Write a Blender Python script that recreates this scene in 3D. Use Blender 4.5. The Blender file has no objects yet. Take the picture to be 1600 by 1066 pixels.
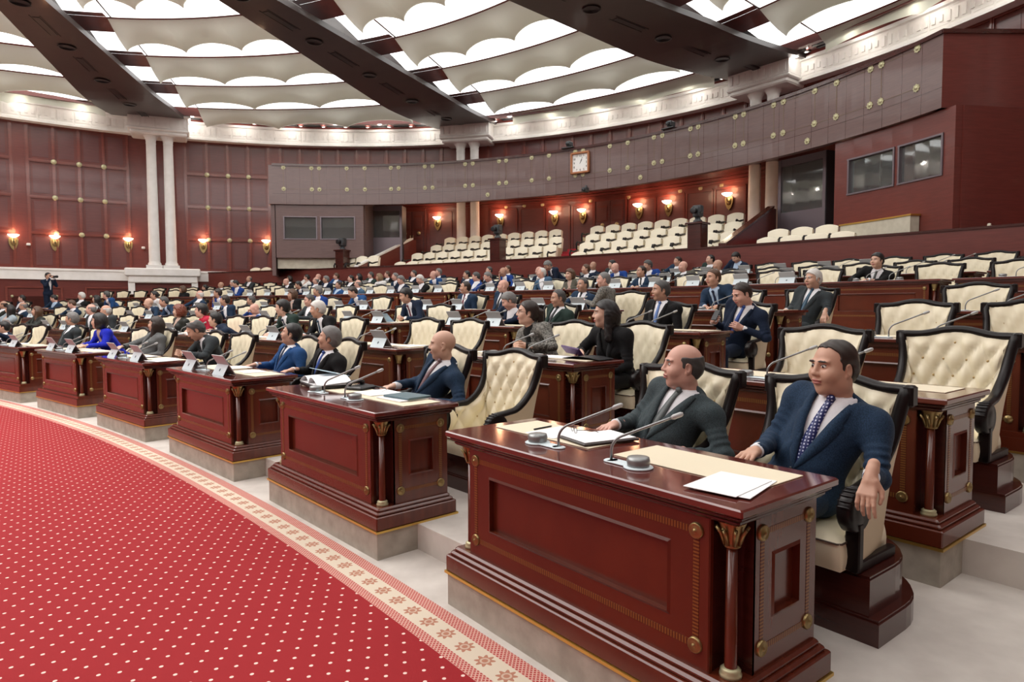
import bpy, math, random
import numpy as np
from mathutils import Vector, Matrix
random.seed(7)
S = bpy.context.scene
PI = math.pi

# ------------------------------------------------------------------ camera, world, lights, exposure
cam = bpy.data.cameras.new('camera')
cam.sensor_width = 36.0
cam.lens = 1024.67 / 1600 * 36.0
cam.clip_start = 0.05
cam.clip_end = 200
camo = bpy.data.objects.new('camera', cam)
S.collection.objects.link(camo)
camo.matrix_world = (Matrix.Translation((0, 0, 1.667)) @ Matrix.Rotation(PI / 2 - 0.0534165, 4, 'X')
                     @ Matrix.Rotation(-0.0038417, 4, 'Z'))
S.camera = camo

world = bpy.data.worlds.new('world')
S.world = world
world.use_nodes = True
world.node_tree.nodes['Background'].inputs[0].default_value = (1.0, 0.95, 0.9, 1)
world.node_tree.nodes['Background'].inputs[1].default_value = 0.25

S.view_settings.view_transform = 'Standard'
S.view_settings.look = 'None'
S.view_settings.gamma = 1.0
S.view_settings.use_curve_mapping = False
S.view_settings.exposure = 0.70

CEIL_EMIT = 1.6
FILL_EMIT = 2.5  # strength of the added fill disc at the ceiling centre
SPOT_EMIT = 30.0         # small downlights
LAMP_EMIT = 10.0         # wall lamp bowls
WASH = 8.0              # downlight wash on the cornice


def add_light(name, kind, loc, energy, color=(1, 1, 1), size=0.2, rot=(0, 0, 0), spot=None):
    l = bpy.data.lights.new(name, kind)
    l.energy = energy
    l.color = color
    if kind == 'AREA':
        l.size = size
        l.shape = 'DISK'
    elif kind in ('POINT', 'SPOT'):
        l.shadow_soft_size = size
    if spot:
        l.spot_size = spot
        l.spot_blend = 0.8
    o = bpy.data.objects.new(name, l)
    o.location = loc
    o.rotation_euler = rot
    S.collection.objects.link(o)
    return o


# ------------------------------------------------------------------ frames of the hall
PX, PY = -35.8454, -25.6278          # centre of the desk rows
OX, OY = -6.9, 11.5                  # centre of the round hall
BX, BY = -10.4, 8.0                  # centre of the ceiling
TH0, DTH = 0.66914, 0.05741
ROWS = [(45.95, 0.179), (47.85, 0.375), (49.80, 0.585), (51.72, 0.80), (55.15, 1.25), (56.95, 1.42), (58.68, 1.63)]


def rowpt(R, th, z=0.0):
    return Vector((PX + R * math.cos(th), PY + R * math.sin(th), z))


def hpt(R, deg, z=0.0):
    a = math.radians(deg)
    return Vector((OX + R * math.cos(a), OY + R * math.sin(a), z))


def hdist(v):
    return math.hypot(v[0] - OX, v[1] - OY)


# ------------------------------------------------------------------ materials
MATS = {}


def mat(name, color, rough=0.5, metal=0.0, coat=0.0, emit=None, estr=0.0, spec=0.5, sheen=0.0, alpha=1.0, trans=0.0):
    m = bpy.data.materials.new(name)
    m.use_nodes = True
    b = m.node_tree.nodes['Principled BSDF']
    b.inputs['Base Color'].default_value = (*color, 1)
    b.inputs['Roughness'].default_value = rough
    b.inputs['Metallic'].default_value = metal
    b.inputs['Coat Weight'].default_value = coat
    b.inputs['Coat Roughness'].default_value = 0.08
    b.inputs['Specular IOR Level'].default_value = spec
    b.inputs['Sheen Weight'].default_value = sheen
    if trans:
        b.inputs['Transmission Weight'].default_value = trans
    if emit:
        b.inputs['Emission Color'].default_value = (*emit, 1)
        b.inputs['Emission Strength'].default_value = estr
    m.diffuse_color = (*color, 1)
    MATS[name] = m
    return m


def nd(m, t, **kw):
    n = m.node_tree.nodes.new(t)
    for k, v in kw.items():
        setattr(n, k, v)
    return n


def lk(m, a, b):
    m.node_tree.links.new(a, b)


def noise_color(m, c1, c2, scale=5.0, stretch=(1, 1, 1), detail=4, lo=0.3, hi=0.7, bump=0.0, coords='Object'):
    tc = nd(m, 'ShaderNodeTexCoord')
    mp = nd(m, 'ShaderNodeMapping')
    mp.inputs['Scale'].default_value = stretch
    n = nd(m, 'ShaderNodeTexNoise')
    n.inputs['Scale'].default_value = scale
    n.inputs['Detail'].default_value = detail
    r = nd(m, 'ShaderNodeValToRGB')
    r.color_ramp.elements[0].position = lo
    r.color_ramp.elements[1].position = hi
    r.color_ramp.elements[0].color = (*c1, 1)
    r.color_ramp.elements[1].color = (*c2, 1)
    lk(m, tc.outputs[coords], mp.inputs[0])
    lk(m, mp.outputs[0], n.inputs['Vector'])
    lk(m, n.outputs['Fac'], r.inputs[0])
    b = m.node_tree.nodes['Principled BSDF']
    lk(m, r.outputs[0], b.inputs['Base Color'])
    if bump:
        bp = nd(m, 'ShaderNodeBump')
        bp.inputs['Strength'].default_value = bump
        bp.inputs['Distance'].default_value = 0.01
        lk(m, n.outputs['Fac'], bp.inputs['Height'])
        lk(m, bp.outputs[0], b.inputs['Normal'])
    return n, r


def wood(name, c1, c2, rough=0.28, coat=0.35, stretch=(1.2, 1.2, 14), scale=2.2):
    m = mat(name, c2, rough, 0, coat)
    noise_color(m, c1, c2, scale, stretch, 6, 0.25, 0.75)
    return m


WOOD = wood('desk_mahogany', (0.085, 0.0150, 0.0068), (0.130, 0.0235, 0.0095), 0.25, 0.3, (10, 1.2, 1.2))
WOOD_TOP = wood('desk_top_mahogany', (0.095, 0.018, 0.013), (0.135, 0.026, 0.018), 0.12, 0.8, (12, 1, 1))
WOOD_DARK = wood('dark_mahogany', (0.042, 0.0085, 0.0060), (0.070, 0.014, 0.0095), 0.25, 0.4)
WALLW = wood('wall_mahogany', (0.125, 0.026, 0.020), (0.180, 0.038, 0.029), 0.33, 0.25)
PANELW = wood('wall_panel_mahogany', (0.110, 0.036, 0.035), (0.155, 0.050, 0.047), 0.38, 0.3)
FASCW = wood('gallery_veneer', (0.135, 0.082, 0.077), (0.180, 0.108, 0.100), 0.42, 0.3)
BEAMW = wood('ceiling_beam_wood', (0.030, 0.021, 0.020), (0.044, 0.031, 0.029), 0.38, 0.2)
MOULD = wood('wall_moulding_mahogany', (0.17, 0.046, 0.036), (0.24, 0.066, 0.050), 0.22, 0.4)
LACQ = mat('black_lacquered_wood', (0.009, 0.006, 0.006), 0.34, 0, 0.0, spec=0.25)
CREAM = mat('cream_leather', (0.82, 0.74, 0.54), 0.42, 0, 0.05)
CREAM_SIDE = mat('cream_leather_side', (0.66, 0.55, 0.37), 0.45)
SEATCR = mat('gallery_seat_cream', (0.92, 0.85, 0.68), 0.6)
PIPING = mat('dark_piping', (0.06, 0.035, 0.025), 0.5)
BRASS = mat('brass', (0.34, 0.25, 0.11), 0.36, 0.85)
ROSE_BR = mat('pale_brass', (0.52, 0.49, 0.30), 0.45, 0.4)
GOLD = mat('gold_strip', (0.70, 0.46, 0.12), 0.3, 0.85)
BLACK = mat('black_plastic', (0.012, 0.012, 0.014), 0.35)
DGREY = mat('dark_grey_plastic', (0.05, 0.055, 0.06), 0.4)
GREYM = mat('grey_metal', (0.30, 0.31, 0.31), 0.32, 0.6)
TABGREY = mat('tablet_grey', (0.48, 0.50, 0.50), 0.6)
TABWHITE = mat('tablet_stand_white', (0.66, 0.76, 0.80), 0.45)
PAPER = mat('white_paper', (0.90, 0.90, 0.91), 0.7)
BLUEFOLD = mat('pale_blue_folder', (0.42, 0.58, 0.68), 0.5)
SLATE = mat('slate_blue_cover', (0.10, 0.17, 0.20), 0.4)
PURPLE = mat('purple_cover', (0.11, 0.05, 0.17), 0.4)
PAD = mat('beige_leather_pad', (0.80, 0.71, 0.53), 0.5)
STONE = mat('cream_stone', (0.88, 0.86, 0.82), 0.5)
noise_color(STONE, (0.84, 0.82, 0.78), (0.93, 0.91, 0.88), 3.0)
WHITE = mat('white_plastic', (0.82, 0.82, 0.80), 0.4)
GLASS = mat('booth_glass', (0.75, 0.80, 0.79), 0.03, 0, 0, spec=1.0, trans=0.92)
GLASS.node_tree.nodes['Principled BSDF'].inputs['IOR'].default_value = 1.65
ALU = mat('dark_aluminium', (0.20, 0.17, 0.19), 0.35, 0.6)
BEIGEB = mat('beige_block', (0.62, 0.58, 0.46), 0.6)
noise_color(BEIGEB, (0.56, 0.52, 0.41), (0.68, 0.64, 0.52), 6.0)
REDCARP = mat('red_stair_carpet', (0.30, 0.012, 0.020), 0.9)
CLOCKW = mat('clock_wood', (0.42, 0.15, 0.05), 0.35, 0, 0.3)
FLOORC = mat('beige_floor_carpet', (0.60, 0.55, 0.50), 0.95)
noise_color(FLOORC, (0.53, 0.48, 0.44), (0.67, 0.62, 0.57), 4.0, bump=0.15)
BLOCKC = mat('grey_beige_step_carpet', (0.40, 0.37, 0.31), 0.95)
noise_color(BLOCKC, (0.33, 0.30, 0.25), (0.46, 0.42, 0.36), 9.0, bump=0.2)
WAVE = mat('stretched_cream_ceiling_cloth', (0.70, 0.71, 0.63), 0.6)
_b = WAVE.node_tree.nodes['Principled BSDF']
_t = nd(WAVE, 'ShaderNodeBsdfTranslucent')
_t.inputs[0].default_value = (0.90, 0.90, 0.82, 1)
_m = nd(WAVE, 'ShaderNodeMixShader')
_m.inputs[0].default_value = 0.24
lk(WAVE, _b.outputs[0], _m.inputs[1])
lk(WAVE, _t.outputs[0], _m.inputs[2])
lk(WAVE, _m.outputs[0], WAVE.node_tree.nodes['Material Output'].inputs[0])
GLOW = mat('luminous_ceiling_sheet', (0.9, 0.92, 0.9), 0.6, emit=(1.0, 1.0, 0.985), estr=CEIL_EMIT)
FILLG = mat('added_fill_glow', (0.9, 0.92, 0.9), 0.6, emit=(1.0, 0.99, 0.96), estr=FILL_EMIT)
SPOTG = mat('downlight_glow', (1, 1, 1), 0.5, emit=(1.0, 0.95, 0.85), estr=SPOT_EMIT)
LAMPG = mat('lamp_bowl_glow', (1, 0.9, 0.8), 0.5, emit=(1.0, 0.72, 0.48), estr=LAMP_EMIT)


def inlay_material(name, axes):
    """thin gilt ladder band; the rungs run across the band"""
    m = mat(name, (0.25, 0.10, 0.03), 0.35, 0.3)
    b = m.node_tree.nodes['Principled BSDF']
    tc = nd(m, 'ShaderNodeTexCoord')
    dt = nd(m, 'ShaderNodeVectorMath', operation='DOT_PRODUCT')
    dt.inputs[1].default_value = tuple(75.0 * a for a in axes)
    lk(m, tc.outputs['Object'], dt.inputs[0])
    fr = nd(m, 'ShaderNodeMath', operation='FRACT')
    lk(m, dt.outputs['Value'], fr.inputs[0])
    gt = nd(m, 'ShaderNodeMath', operation='GREATER_THAN')
    gt.inputs[1].default_value = 0.5
    lk(m, fr.outputs[0], gt.inputs[0])
    mx = nd(m, 'ShaderNodeMix', data_type='RGBA')
    mx.inputs[6].default_value = (0.10, 0.020, 0.010, 1)
    mx.inputs[7].default_value = (0.26, 0.115, 0.030, 1)
    lk(m, gt.outputs[0], mx.inputs[0])
    lk(m, mx.outputs[2], b.inputs['Base Color'])
    return m


INLAY_H = inlay_material('gilt_band_level', (1, 1, 0))
INLAY_V = inlay_material('gilt_band_upright', (0, 0, 1))


def rug_material():
    """red carpet with a lattice of white dots and a patterned border along its round edge"""
    m = mat('red_rug', (0.5, 0.02, 0.03), 0.95)
    b = m.node_tree.nodes['Principled BSDF']
    geo = nd(m, 'ShaderNodeNewGeometry')
    sx = nd(m, 'ShaderNodeSeparateXYZ')
    lk(m, geo.outputs['Position'], sx.inputs[0])

    def M(op, a, bb=None, c=None):
        n = nd(m, 'ShaderNodeMath', operation=op)
        for i, v in enumerate((a, bb, c)):
            if v is None:
                continue
            if isinstance(v, (int, float)):
                n.inputs[i].default_value = v
            else:
                lk(m, v, n.inputs[i])
        return n.outputs[0]
    x, y = sx.outputs[0], sx.outputs[1]
    ax, ay, cx, cy = 0.099, -0.067, 0.0166, -0.0898
    det = ax * cy - ay * cx
    u = M('ADD', M('MULTIPLY', x, cy / det), M('MULTIPLY', y, -cx / det))
    v = M('ADD', M('MULTIPLY', x, -ay / det), M('MULTIPLY', y, ax / det))
    fu = M('SUBTRACT', M('FRACT', u), 0.5)
    fv = M('SUBTRACT', M('FRACT', v), 0.5)
    dx = M('ADD', M('MULTIPLY', fu, ax), M('MULTIPLY', fv, cx))
    dy = M('ADD', M('MULTIPLY', fu, ay), M('MULTIPLY', fv, cy))
    d = M('SQRT', M('ADD', M('MULTIPLY', dx, dx), M('MULTIPLY', dy, dy)))
    dot = M('LESS_THAN', d, 0.0092)
    rx = M('SUBTRACT', x, PX)
    ry = M('SUBTRACT', y, PY)
    R = M('SQRT', M('ADD', M('MULTIPLY', rx, rx), M('MULTIPLY', ry, ry)))
    th = M('ARCTAN2', ry, rx)
    s = M('MULTIPLY', th, 45.8)
    # chain pattern bands
    ch1 = M('LESS_THAN', M('ABSOLUTE', M('SINE', M('MULTIPLY', M('ADD', s, R), 130.0))), 0.5)
    ch2 = M('LESS_THAN', M('ABSOLUTE', M('SINE', M('MULTIPLY', M('SUBTRACT', s, R), 130.0))), 0.5)
    chain = M('MAXIMUM', ch1, ch2)
    # flower motifs
    ms = M('SUBTRACT', M('FRACT', M('DIVIDE', s, 0.165)), 0.5)
    mxx = M('MULTIPLY', ms, 0.165)
    myy = M('SUBTRACT', R, 45.762)
    md = M('SQRT', M('ADD', M('MULTIPLY', mxx, mxx), M('MULTIPLY', myy, myy)))
    ma = M('ARCTAN2', myy, mxx)
    rad = M('ADD', M('MULTIPLY', M('COSINE', M('MULTIPLY', ma, 8.0)), 0.010), 0.042)
    fl = M('LESS_THAN', md, rad)
    fl2 = M('LESS_THAN', M('ABSOLUTE', M('SUBTRACT', md, 0.020)), 0.005)
    flower = M('SUBTRACT', fl, M('MULTIPLY', fl2, 0.6))

    def mix(f, c1, c2):
        n = nd(m, 'ShaderNodeMix', data_type='RGBA')
        if isinstance(f, (int, float)):
            n.inputs[0].default_value = f
        else:
            lk(m, f, n.inputs[0])
        for i, c in ((6, c1), (7, c2)):
            if isinstance(c, tuple):
                n.inputs[i].default_value = (*c, 1)
            else:
                lk(m, c, n.inputs[i])
        return n.outputs[2]
    red = (0.31, 0.008, 0.013)
    cream = (0.68, 0.58, 0.46)
    field = mix(dot, red, (0.86, 0.62, 0.55))
    band = mix(chain, (0.42, 0.035, 0.035), (0.66, 0.40, 0.33))
    mid = mix(flower, cream, (0.45, 0.20, 0.13))
    c = mix(M('GREATER_THAN', R, 45.63), field, band)
    c = mix(M('GREATER_THAN', R, 45.69), c, mid)
    c = mix(M('GREATER_THAN', R, 45.825), c, band)
    lk(m, c, b.inputs['Base Color'])
    nz = nd(m, 'ShaderNodeTexNoise')
    nz.inputs['Scale'].default_value = 300
    lk(m, geo.outputs['Position'], nz.inputs['Vector'])
    bp = nd(m, 'ShaderNodeBump')
    bp.inputs['Strength'].default_value = 0.25
    bp.inputs['Distance'].default_value = 0.003
    lk(m, nz.outputs['Fac'], bp.inputs['Height'])
    lk(m, bp.outputs[0], b.inputs['Normal'])
    return m


RUG = rug_material()


def ornament_material():
    """cream stone frieze with shallow carved relief running along it"""
    m = mat('carved_cream_frieze', (0.86, 0.82, 0.77), 0.5)
    b = m.node_tree.nodes['Principled BSDF']
    geo = nd(m, 'ShaderNodeNewGeometry')
    sx = nd(m, 'ShaderNodeSeparateXYZ')
    lk(m, geo.outputs['Position'], sx.inputs[0])
    a = nd(m, 'ShaderNodeMath', operation='SUBTRACT')
    a.inputs[1].default_value = OX
    lk(m, sx.outputs[0], a.inputs[0])
    c = nd(m, 'ShaderNodeMath', operation='SUBTRACT')
    c.inputs[1].default_value = OY
    lk(m, sx.outputs[1], c.inputs[0])
    t = nd(m, 'ShaderNodeMath', operation='ARCTAN2')
    lk(m, c.outputs[0], t.inputs[0])
    lk(m, a.outputs[0], t.inputs[1])
    s = nd(m, 'ShaderNodeMath', operation='MULTIPLY')
    s.inputs[1].default_value = 20.5
    lk(m, t.outputs[0], s.inputs[0])
    cb = nd(m, 'ShaderNodeCombineXYZ')
    lk(m, s.outputs[0], cb.inputs[0])
    lk(m, sx.outputs[2], cb.inputs[1])
    br = nd(m, 'ShaderNodeTexBrick')
    br.inputs['Scale'].default_value = 1.0
    br.inputs['Brick Width'].default_value = 0.62
    br.inputs['Row Height'].default_value = 0.50
    br.offset = 0.0
    br.inputs['Mortar Size'].default_value = 0.05
    br.inputs['Mortar Smooth'].default_value = 0.6
    br.inputs['Color1'].default_value = (0.92, 0.90, 0.87, 1)
    br.inputs['Color2'].default_value = (0.89, 0.87, 0.83, 1)
    br.inputs['Mortar'].default_value = (0.86, 0.84, 0.80, 1)
    lk(m, cb.outputs[0], br.inputs['Vector'])
    lk(m, br.outputs['Color'], b.inputs['Base Color'])
    bp = nd(m, 'ShaderNodeBump')
    bp.inputs['Strength'].default_value = 0.45
    bp.inputs['Distance'].default_value = 0.03
    bp.invert = True
    lk(m, br.outputs['Fac'], bp.inputs['Height'])
    lk(m, bp.outputs[0], b.inputs['Normal'])
    return m


FRIEZE = ornament_material()


# ------------------------------------------------------------------ mesh helpers
class MB:
    """collects geometry and links it as one mesh object"""

    def __init__(self):
        self.v = []
        self.f = []
        self.m = []
        self.s = []

    def add(self, verts, faces, mi=0, smooth=False):
        o = len(self.v)
        self.v.extend([tuple(q) for q in verts])
        for f in faces:
            self.f.append(tuple(i + o for i in f))
            self.m.append(mi)
            self.s.append(smooth)
        return self

    def box(self, x0, x1, y0, y1, z0, z1, mi=0, M=None):
        vs = [Vector((x, y, z)) for z in (z0, z1) for y in (y0, y1) for x in (x0, x1)]
        if M is not None:
            vs = [M @ q for q in vs]
        return self.add(vs, [(0, 2, 3, 1), (4, 5, 7, 6), (0, 1, 5, 4), (1, 3, 7, 5), (3, 2, 6, 7), (2, 0, 4, 6)], mi)

    def bevbox(self, x0, x1, y0, y1, z0, z1, b, mi=0, M=None):
        """box with chamfered edges along x, y and z"""
        rings = []
        for z, i in ((z0, b), (z0 + b, 0), (z1 - b, 0), (z1, b)):
            X0, X1, Y0, Y1 = x0 + i, x1 - i, y0 + i, y1 - i
            c = b
            rings.append([(X0 + c, Y0, z), (X1 - c, Y0, z), (X1, Y0 + c, z), (X1, Y1 - c, z),
                          (X1 - c, Y1, z), (X0 + c, Y1, z), (X0, Y1 - c, z), (X0, Y0 + c, z)])
        vs = [Vector(q) for r in rings for q in r]
        if M is not None:
            vs = [M @ q for q in vs]
        fs = [tuple(range(7, -1, -1)), tuple(range(24, 32))]
        for k in range(3):
            for i in range(8):
                j = (i + 1) % 8
                fs.append((k * 8 + i, k * 8 + j, k * 8 + 8 + j, k * 8 + 8 + i))
        return self.add(vs, fs, mi)

    def lathe(self, prof, n=16, c=(0, 0, 0), mi=0, M=None, cap=True, a0=0.0, a1=2 * PI):
        full = abs(a1 - a0 - 2 * PI) < 1e-6
        vs = []
        m = n if full else n + 1
        for r, z in prof:
            for i in range(m):
                a = a0 + (a1 - a0) * i / n
                vs.append(Vector((c[0] + r * math.cos(a), c[1] + r * math.sin(a), c[2] + z)))
        if M is not None:
            vs = [M @ q for q in vs]
        fs = []
        for k in range(len(prof) - 1):
            for i in range(n):
                j = (i + 1) % m
                fs.append((k * m + i, k * m + j, (k + 1) * m + j, (k + 1) * m + i))
        if cap and full:
            fs.append(tuple(range(m - 1, -1, -1)))
            fs.append(tuple(range((len(prof) - 1) * m, len(prof) * m)))
        return self.add(vs, fs, mi, True)

    def tube(self, pts, r, n=8, mi=0, closed=False, flat=1.0):
        pts = [Vector(q) for q in pts]
        rs = r if isinstance(r, (list, tuple)) else [r] * len(pts)
        vs = []
        up = Vector((0, 0, 1))
        prev = None
        for i, q in enumerate(pts):
            a = pts[max(i - 1, 0)] if not closed else pts[i - 1]
            b = pts[min(i + 1, len(pts) - 1)] if not closed else pts[(i + 1) % len(pts)]
            t = (b - a)
            if t.length < 1e-9:
                t = Vector((0, 0, 1))
            t.normalize()
            if prev is None:
                s = t.cross(up)
                if s.length < 0.05:
                    s = t.cross(Vector((1, 0, 0)))
            else:
                s = prev - t * prev.dot(t)
                if s.length < 1e-5:
                    s = t.cross(up)
            s.normalize()
            prev = s
            w = s.cross(t)
            for k in range(n):
                g = 2 * PI * k / n
                vs.append(q + (s * math.cos(g) + w * math.sin(g) * flat) * rs[i])
        fs = []
        L = len(pts)
        for i in range(L - 1 if not closed else L):
            for k in range(n):
                k2 = (k + 1) % n
                i2 = (i + 1) % L
                fs.append((i * n + k, i * n + k2, i2 * n + k2, i2 * n + k))
        if not closed:
            fs.append(tuple(range(n - 1, -1, -1)))
            fs.append(tuple(range((L - 1) * n, L * n)))
        return self.add(vs, fs, mi, True)

    def ball(self, c, r, n=10, m=6, mi=0, M=None):
        rr = r if isinstance(r, (list, tuple)) else (r, r, r)
        vs = [Vector((c[0], c[1], c[2] - rr[2]))]
        for j in range(1, m):
            p = PI * j / m
            for i in range(n):
                a = 2 * PI * i / n
                vs.append(Vector((c[0] + rr[0] * math.sin(p) * math.cos(a), c[1] + rr[1] * math.sin(p) * math.sin(a),
                                  c[2] - rr[2] * math.cos(p))))
        vs.append(Vector((c[0], c[1], c[2] + rr[2])))
        if M is not None:
            vs = [M @ q for q in vs]
        fs = [(0, 1 + (i + 1) % n, 1 + i) for i in range(n)]
        for j in range(m - 2):
            for i in range(n):
                k = (i + 1) % n
                fs.append((1 + j * n + i, 1 + j * n + k, 1 + (j + 1) * n + k, 1 + (j + 1) * n + i))
        e = len(vs) - 1
        fs += [(e, 1 + (m - 2) * n + i, 1 + (m - 2) * n + (i + 1) % n) for i in range(n)]
        return self.add(vs, fs, mi, True)

    def grid(self, fn, nu, nv, mi=0, smooth=True, closeu=False):
        vs = []
        nu1 = nu if closeu else nu + 1
        for j in range(nv + 1):
            for i in range(nu1):
                vs.append(fn(i / nu, j / nv))
        fs = []
        for j in range(nv):
            for i in range(nu):
                i2 = (i + 1) % nu1 if closeu else i + 1
                fs.append((j * nu1 + i, j * nu1 + i2, (j + 1) * nu1 + i2, (j + 1) * nu1 + i))
        return self.add(vs, fs, mi, smooth)

    def prism(self, poly, z0, z1, mi=0, M=None):
        n = len(poly)
        vs = [Vector((x, y, z0)) for x, y in poly] + [Vector((x, y, z1)) for x, y in poly]
        if M is not None:
            vs = [M @ q for q in vs]
        fs = [tuple(range(n - 1, -1, -1)), tuple(range(n, 2 * n))]
        for i in range(n):
            j = (i + 1) % n
            fs.append((i, j, n + j, n + i))
        return self.add(vs, fs, mi)

    def arc(self, cx, cy, r0, r1, a0, a1, z0, z1, n, mi=0):
        """curved box between radii r0 < r1 and angles a0..a1 (radians)"""
        vs = []
        for i in range(n + 1):
            a = a0 + (a1 - a0) * i / n
            c, s = math.cos(a), math.sin(a)
            for r, z in ((r0, z0), (r1, z0), (r1, z1), (r0, z1)):
                vs.append((cx + r * c, cy + r * s, z))
        fs = [(0, 1, 2, 3), (n * 4 + 3, n * 4 + 2, n * 4 + 1, n * 4)]
        for i in range(n):
            for k in range(4):
                k2 = (k + 1) % 4
                fs.append((i * 4 + k, i * 4 + 4 + k, i * 4 + 4 + k2, i * 4 + k2))
        return self.add(vs, fs, mi)

    def harc(self, r0, r1, d0, d1, z0, z1, n=None, mi=0):
        n = n or max(1, int(abs(d1 - d0) / 2.0) + 1)
        return self.arc(OX, OY, r0, r1, math.radians(d0), math.radians(d1), z0, z1, n, mi)

    def mesh(self, name, mats):
        me = bpy.data.meshes.new(name)
        me.from_pydata(self.v, [], self.f)
        mats = mats if isinstance(mats, (list, tuple)) else [mats]
        for q in mats:
            me.materials.append(q)
        me.polygons.foreach_set('material_index', self.m)
        me.polygons.foreach_set('use_smooth', self.s)
        me.update()
        return me

    def build(self, name, mats, parent=None, M=None, fix=True):
        me = self.mesh(name, mats)
        if fix:
            fix_normals(me)
        return link(name, me, parent, M)


def fix_normals(me):
    import bmesh
    bm = bmesh.new()
    bm.from_mesh(me)
    bmesh.ops.recalc_face_normals(bm, faces=bm.faces)
    bm.to_mesh(me)
    bm.free()


def link(name, data, parent=None, M=None):
    o = bpy.data.objects.new(name, data)
    S.collection.objects.link(o)
    if parent is not None:
        o.parent = parent
    if M is not None:
        o.matrix_basis = M
    return o


def tag(o, label=None, cat=None, group=None, kind=None):
    if label:
        o['label'] = label
    if cat:
        o['category'] = cat
    if group:
        o['group'] = group
    if kind:
        o['kind'] = kind
    return o


def empty(name, label, cat, M=None, group=None):
    o = link(name, None, None, M)
    o.empty_display_size = 0.1
    return tag(o, label, cat, group)


def struct(o):
    o['kind'] = 'structure'
    return o


def frame_at(loc, ang):
    return Matrix.Translation(loc) @ Matrix.Rotation(ang, 4, 'Z')


class Proto:
    """a thing built once: meshes of its parts, spawned many times with shared mesh data"""

    def __init__(self, name, cat):
        self.name = name
        self.cat = cat
        self.parts = []          # (name, mesh, matrix, label, subparts)

    def part(self, name, mb, mats, M=None, label=None, fix=True):
        me = mb.mesh(self.name + '_' + name, mats)
        if fix:
            fix_normals(me)
        e = [name, me, M, label, []]
        self.parts.append(e)
        return e

    def sub(self, part, name, mb, mats, M=None, label=None):
        me = mb.mesh(self.name + '_' + name, mats)
        fix_normals(me)
        part[4].append([name, me, M, label, []])

    def spawn(self, M, label, group=None, skip=()):
        root = empty(self.name, label, self.cat, M, group)
        for nm, me, m, lb, subs in self.parts:
            if nm in skip:
                continue
            o = link(nm, me, root, m)
            if lb:
                o['label'] = lb
            for nm2, me2, m2, lb2, _ in subs:
                o2 = link(nm2, me2, o, m2)
                if lb2:
                    o2['label'] = lb2
        return root

# ================================================================== the hall
WR = 20.9            # radius of the wall
WZ0, WZ1 = 3.31, 9.34


def wall_bay(mb, d0, d1, z0, z1, rows, cols, bosses=True):
    """moulded panel grid on the round wall between two angles; material 0 moulding, 1 panel, 2 brass"""
    cw = (d1 - d0) / cols
    rh = (z1 - z0) / rows
    g = 0.12
    for i in range(cols + 1):
        a = d0 + cw * i
        w = g / WR * 180 / PI / 2
        mb.harc(WR - 0.06, WR + 0.02, a - w, a + w, z0, z1, 1, 3)
        mb.harc(WR - 0.085, WR - 0.05, a - w * 0.35, a + w * 0.35, z0, z1, 1, 3)
    for j in range(rows + 1):
        z = z0 + rh * j
        mb.harc(WR - 0.06, WR + 0.02, d0, d1, max(z0, z - g / 2), min(z1, z + g / 2), cols, 3)
        mb.harc(WR - 0.085, WR - 0.05, d0, d1, max(z0, z - g / 6), min(z1, z + g / 6), cols, 3)
    for i in range(cols):
        for j in range(rows):
            a0 = d0 + cw * i
            z = z0 + rh * j
            e = 0.17 / WR * 180 / PI
            mb.harc(WR - 0.012, WR + 0.02, a0 + e, a0 + cw - e, z + 0.17, z + rh - 0.17, 1, 1)
    if bosses:
        for i in range(1, cols):
            for j in range(1, rows):
                c = hpt(WR - 0.09, d0 + cw * i, z0 + rh * j)
                a = math.radians(d0 + cw * i)
                M = Matrix.Translation(c) @ Matrix.Rotation(a, 4, 'Z') @ Matrix.Rotation(-PI / 2, 4, 'Y')
                mb.lathe([(0.11, 0), (0.10, 0.02), (0.05, 0.035), (0.0, 0.045)], 10, mi=2, M=M, cap=False)


# round wall behind everything, and its moulded facing
COLS_DEG = [38.0 + 39.2 * k for k in range(-4, 5)]


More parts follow.
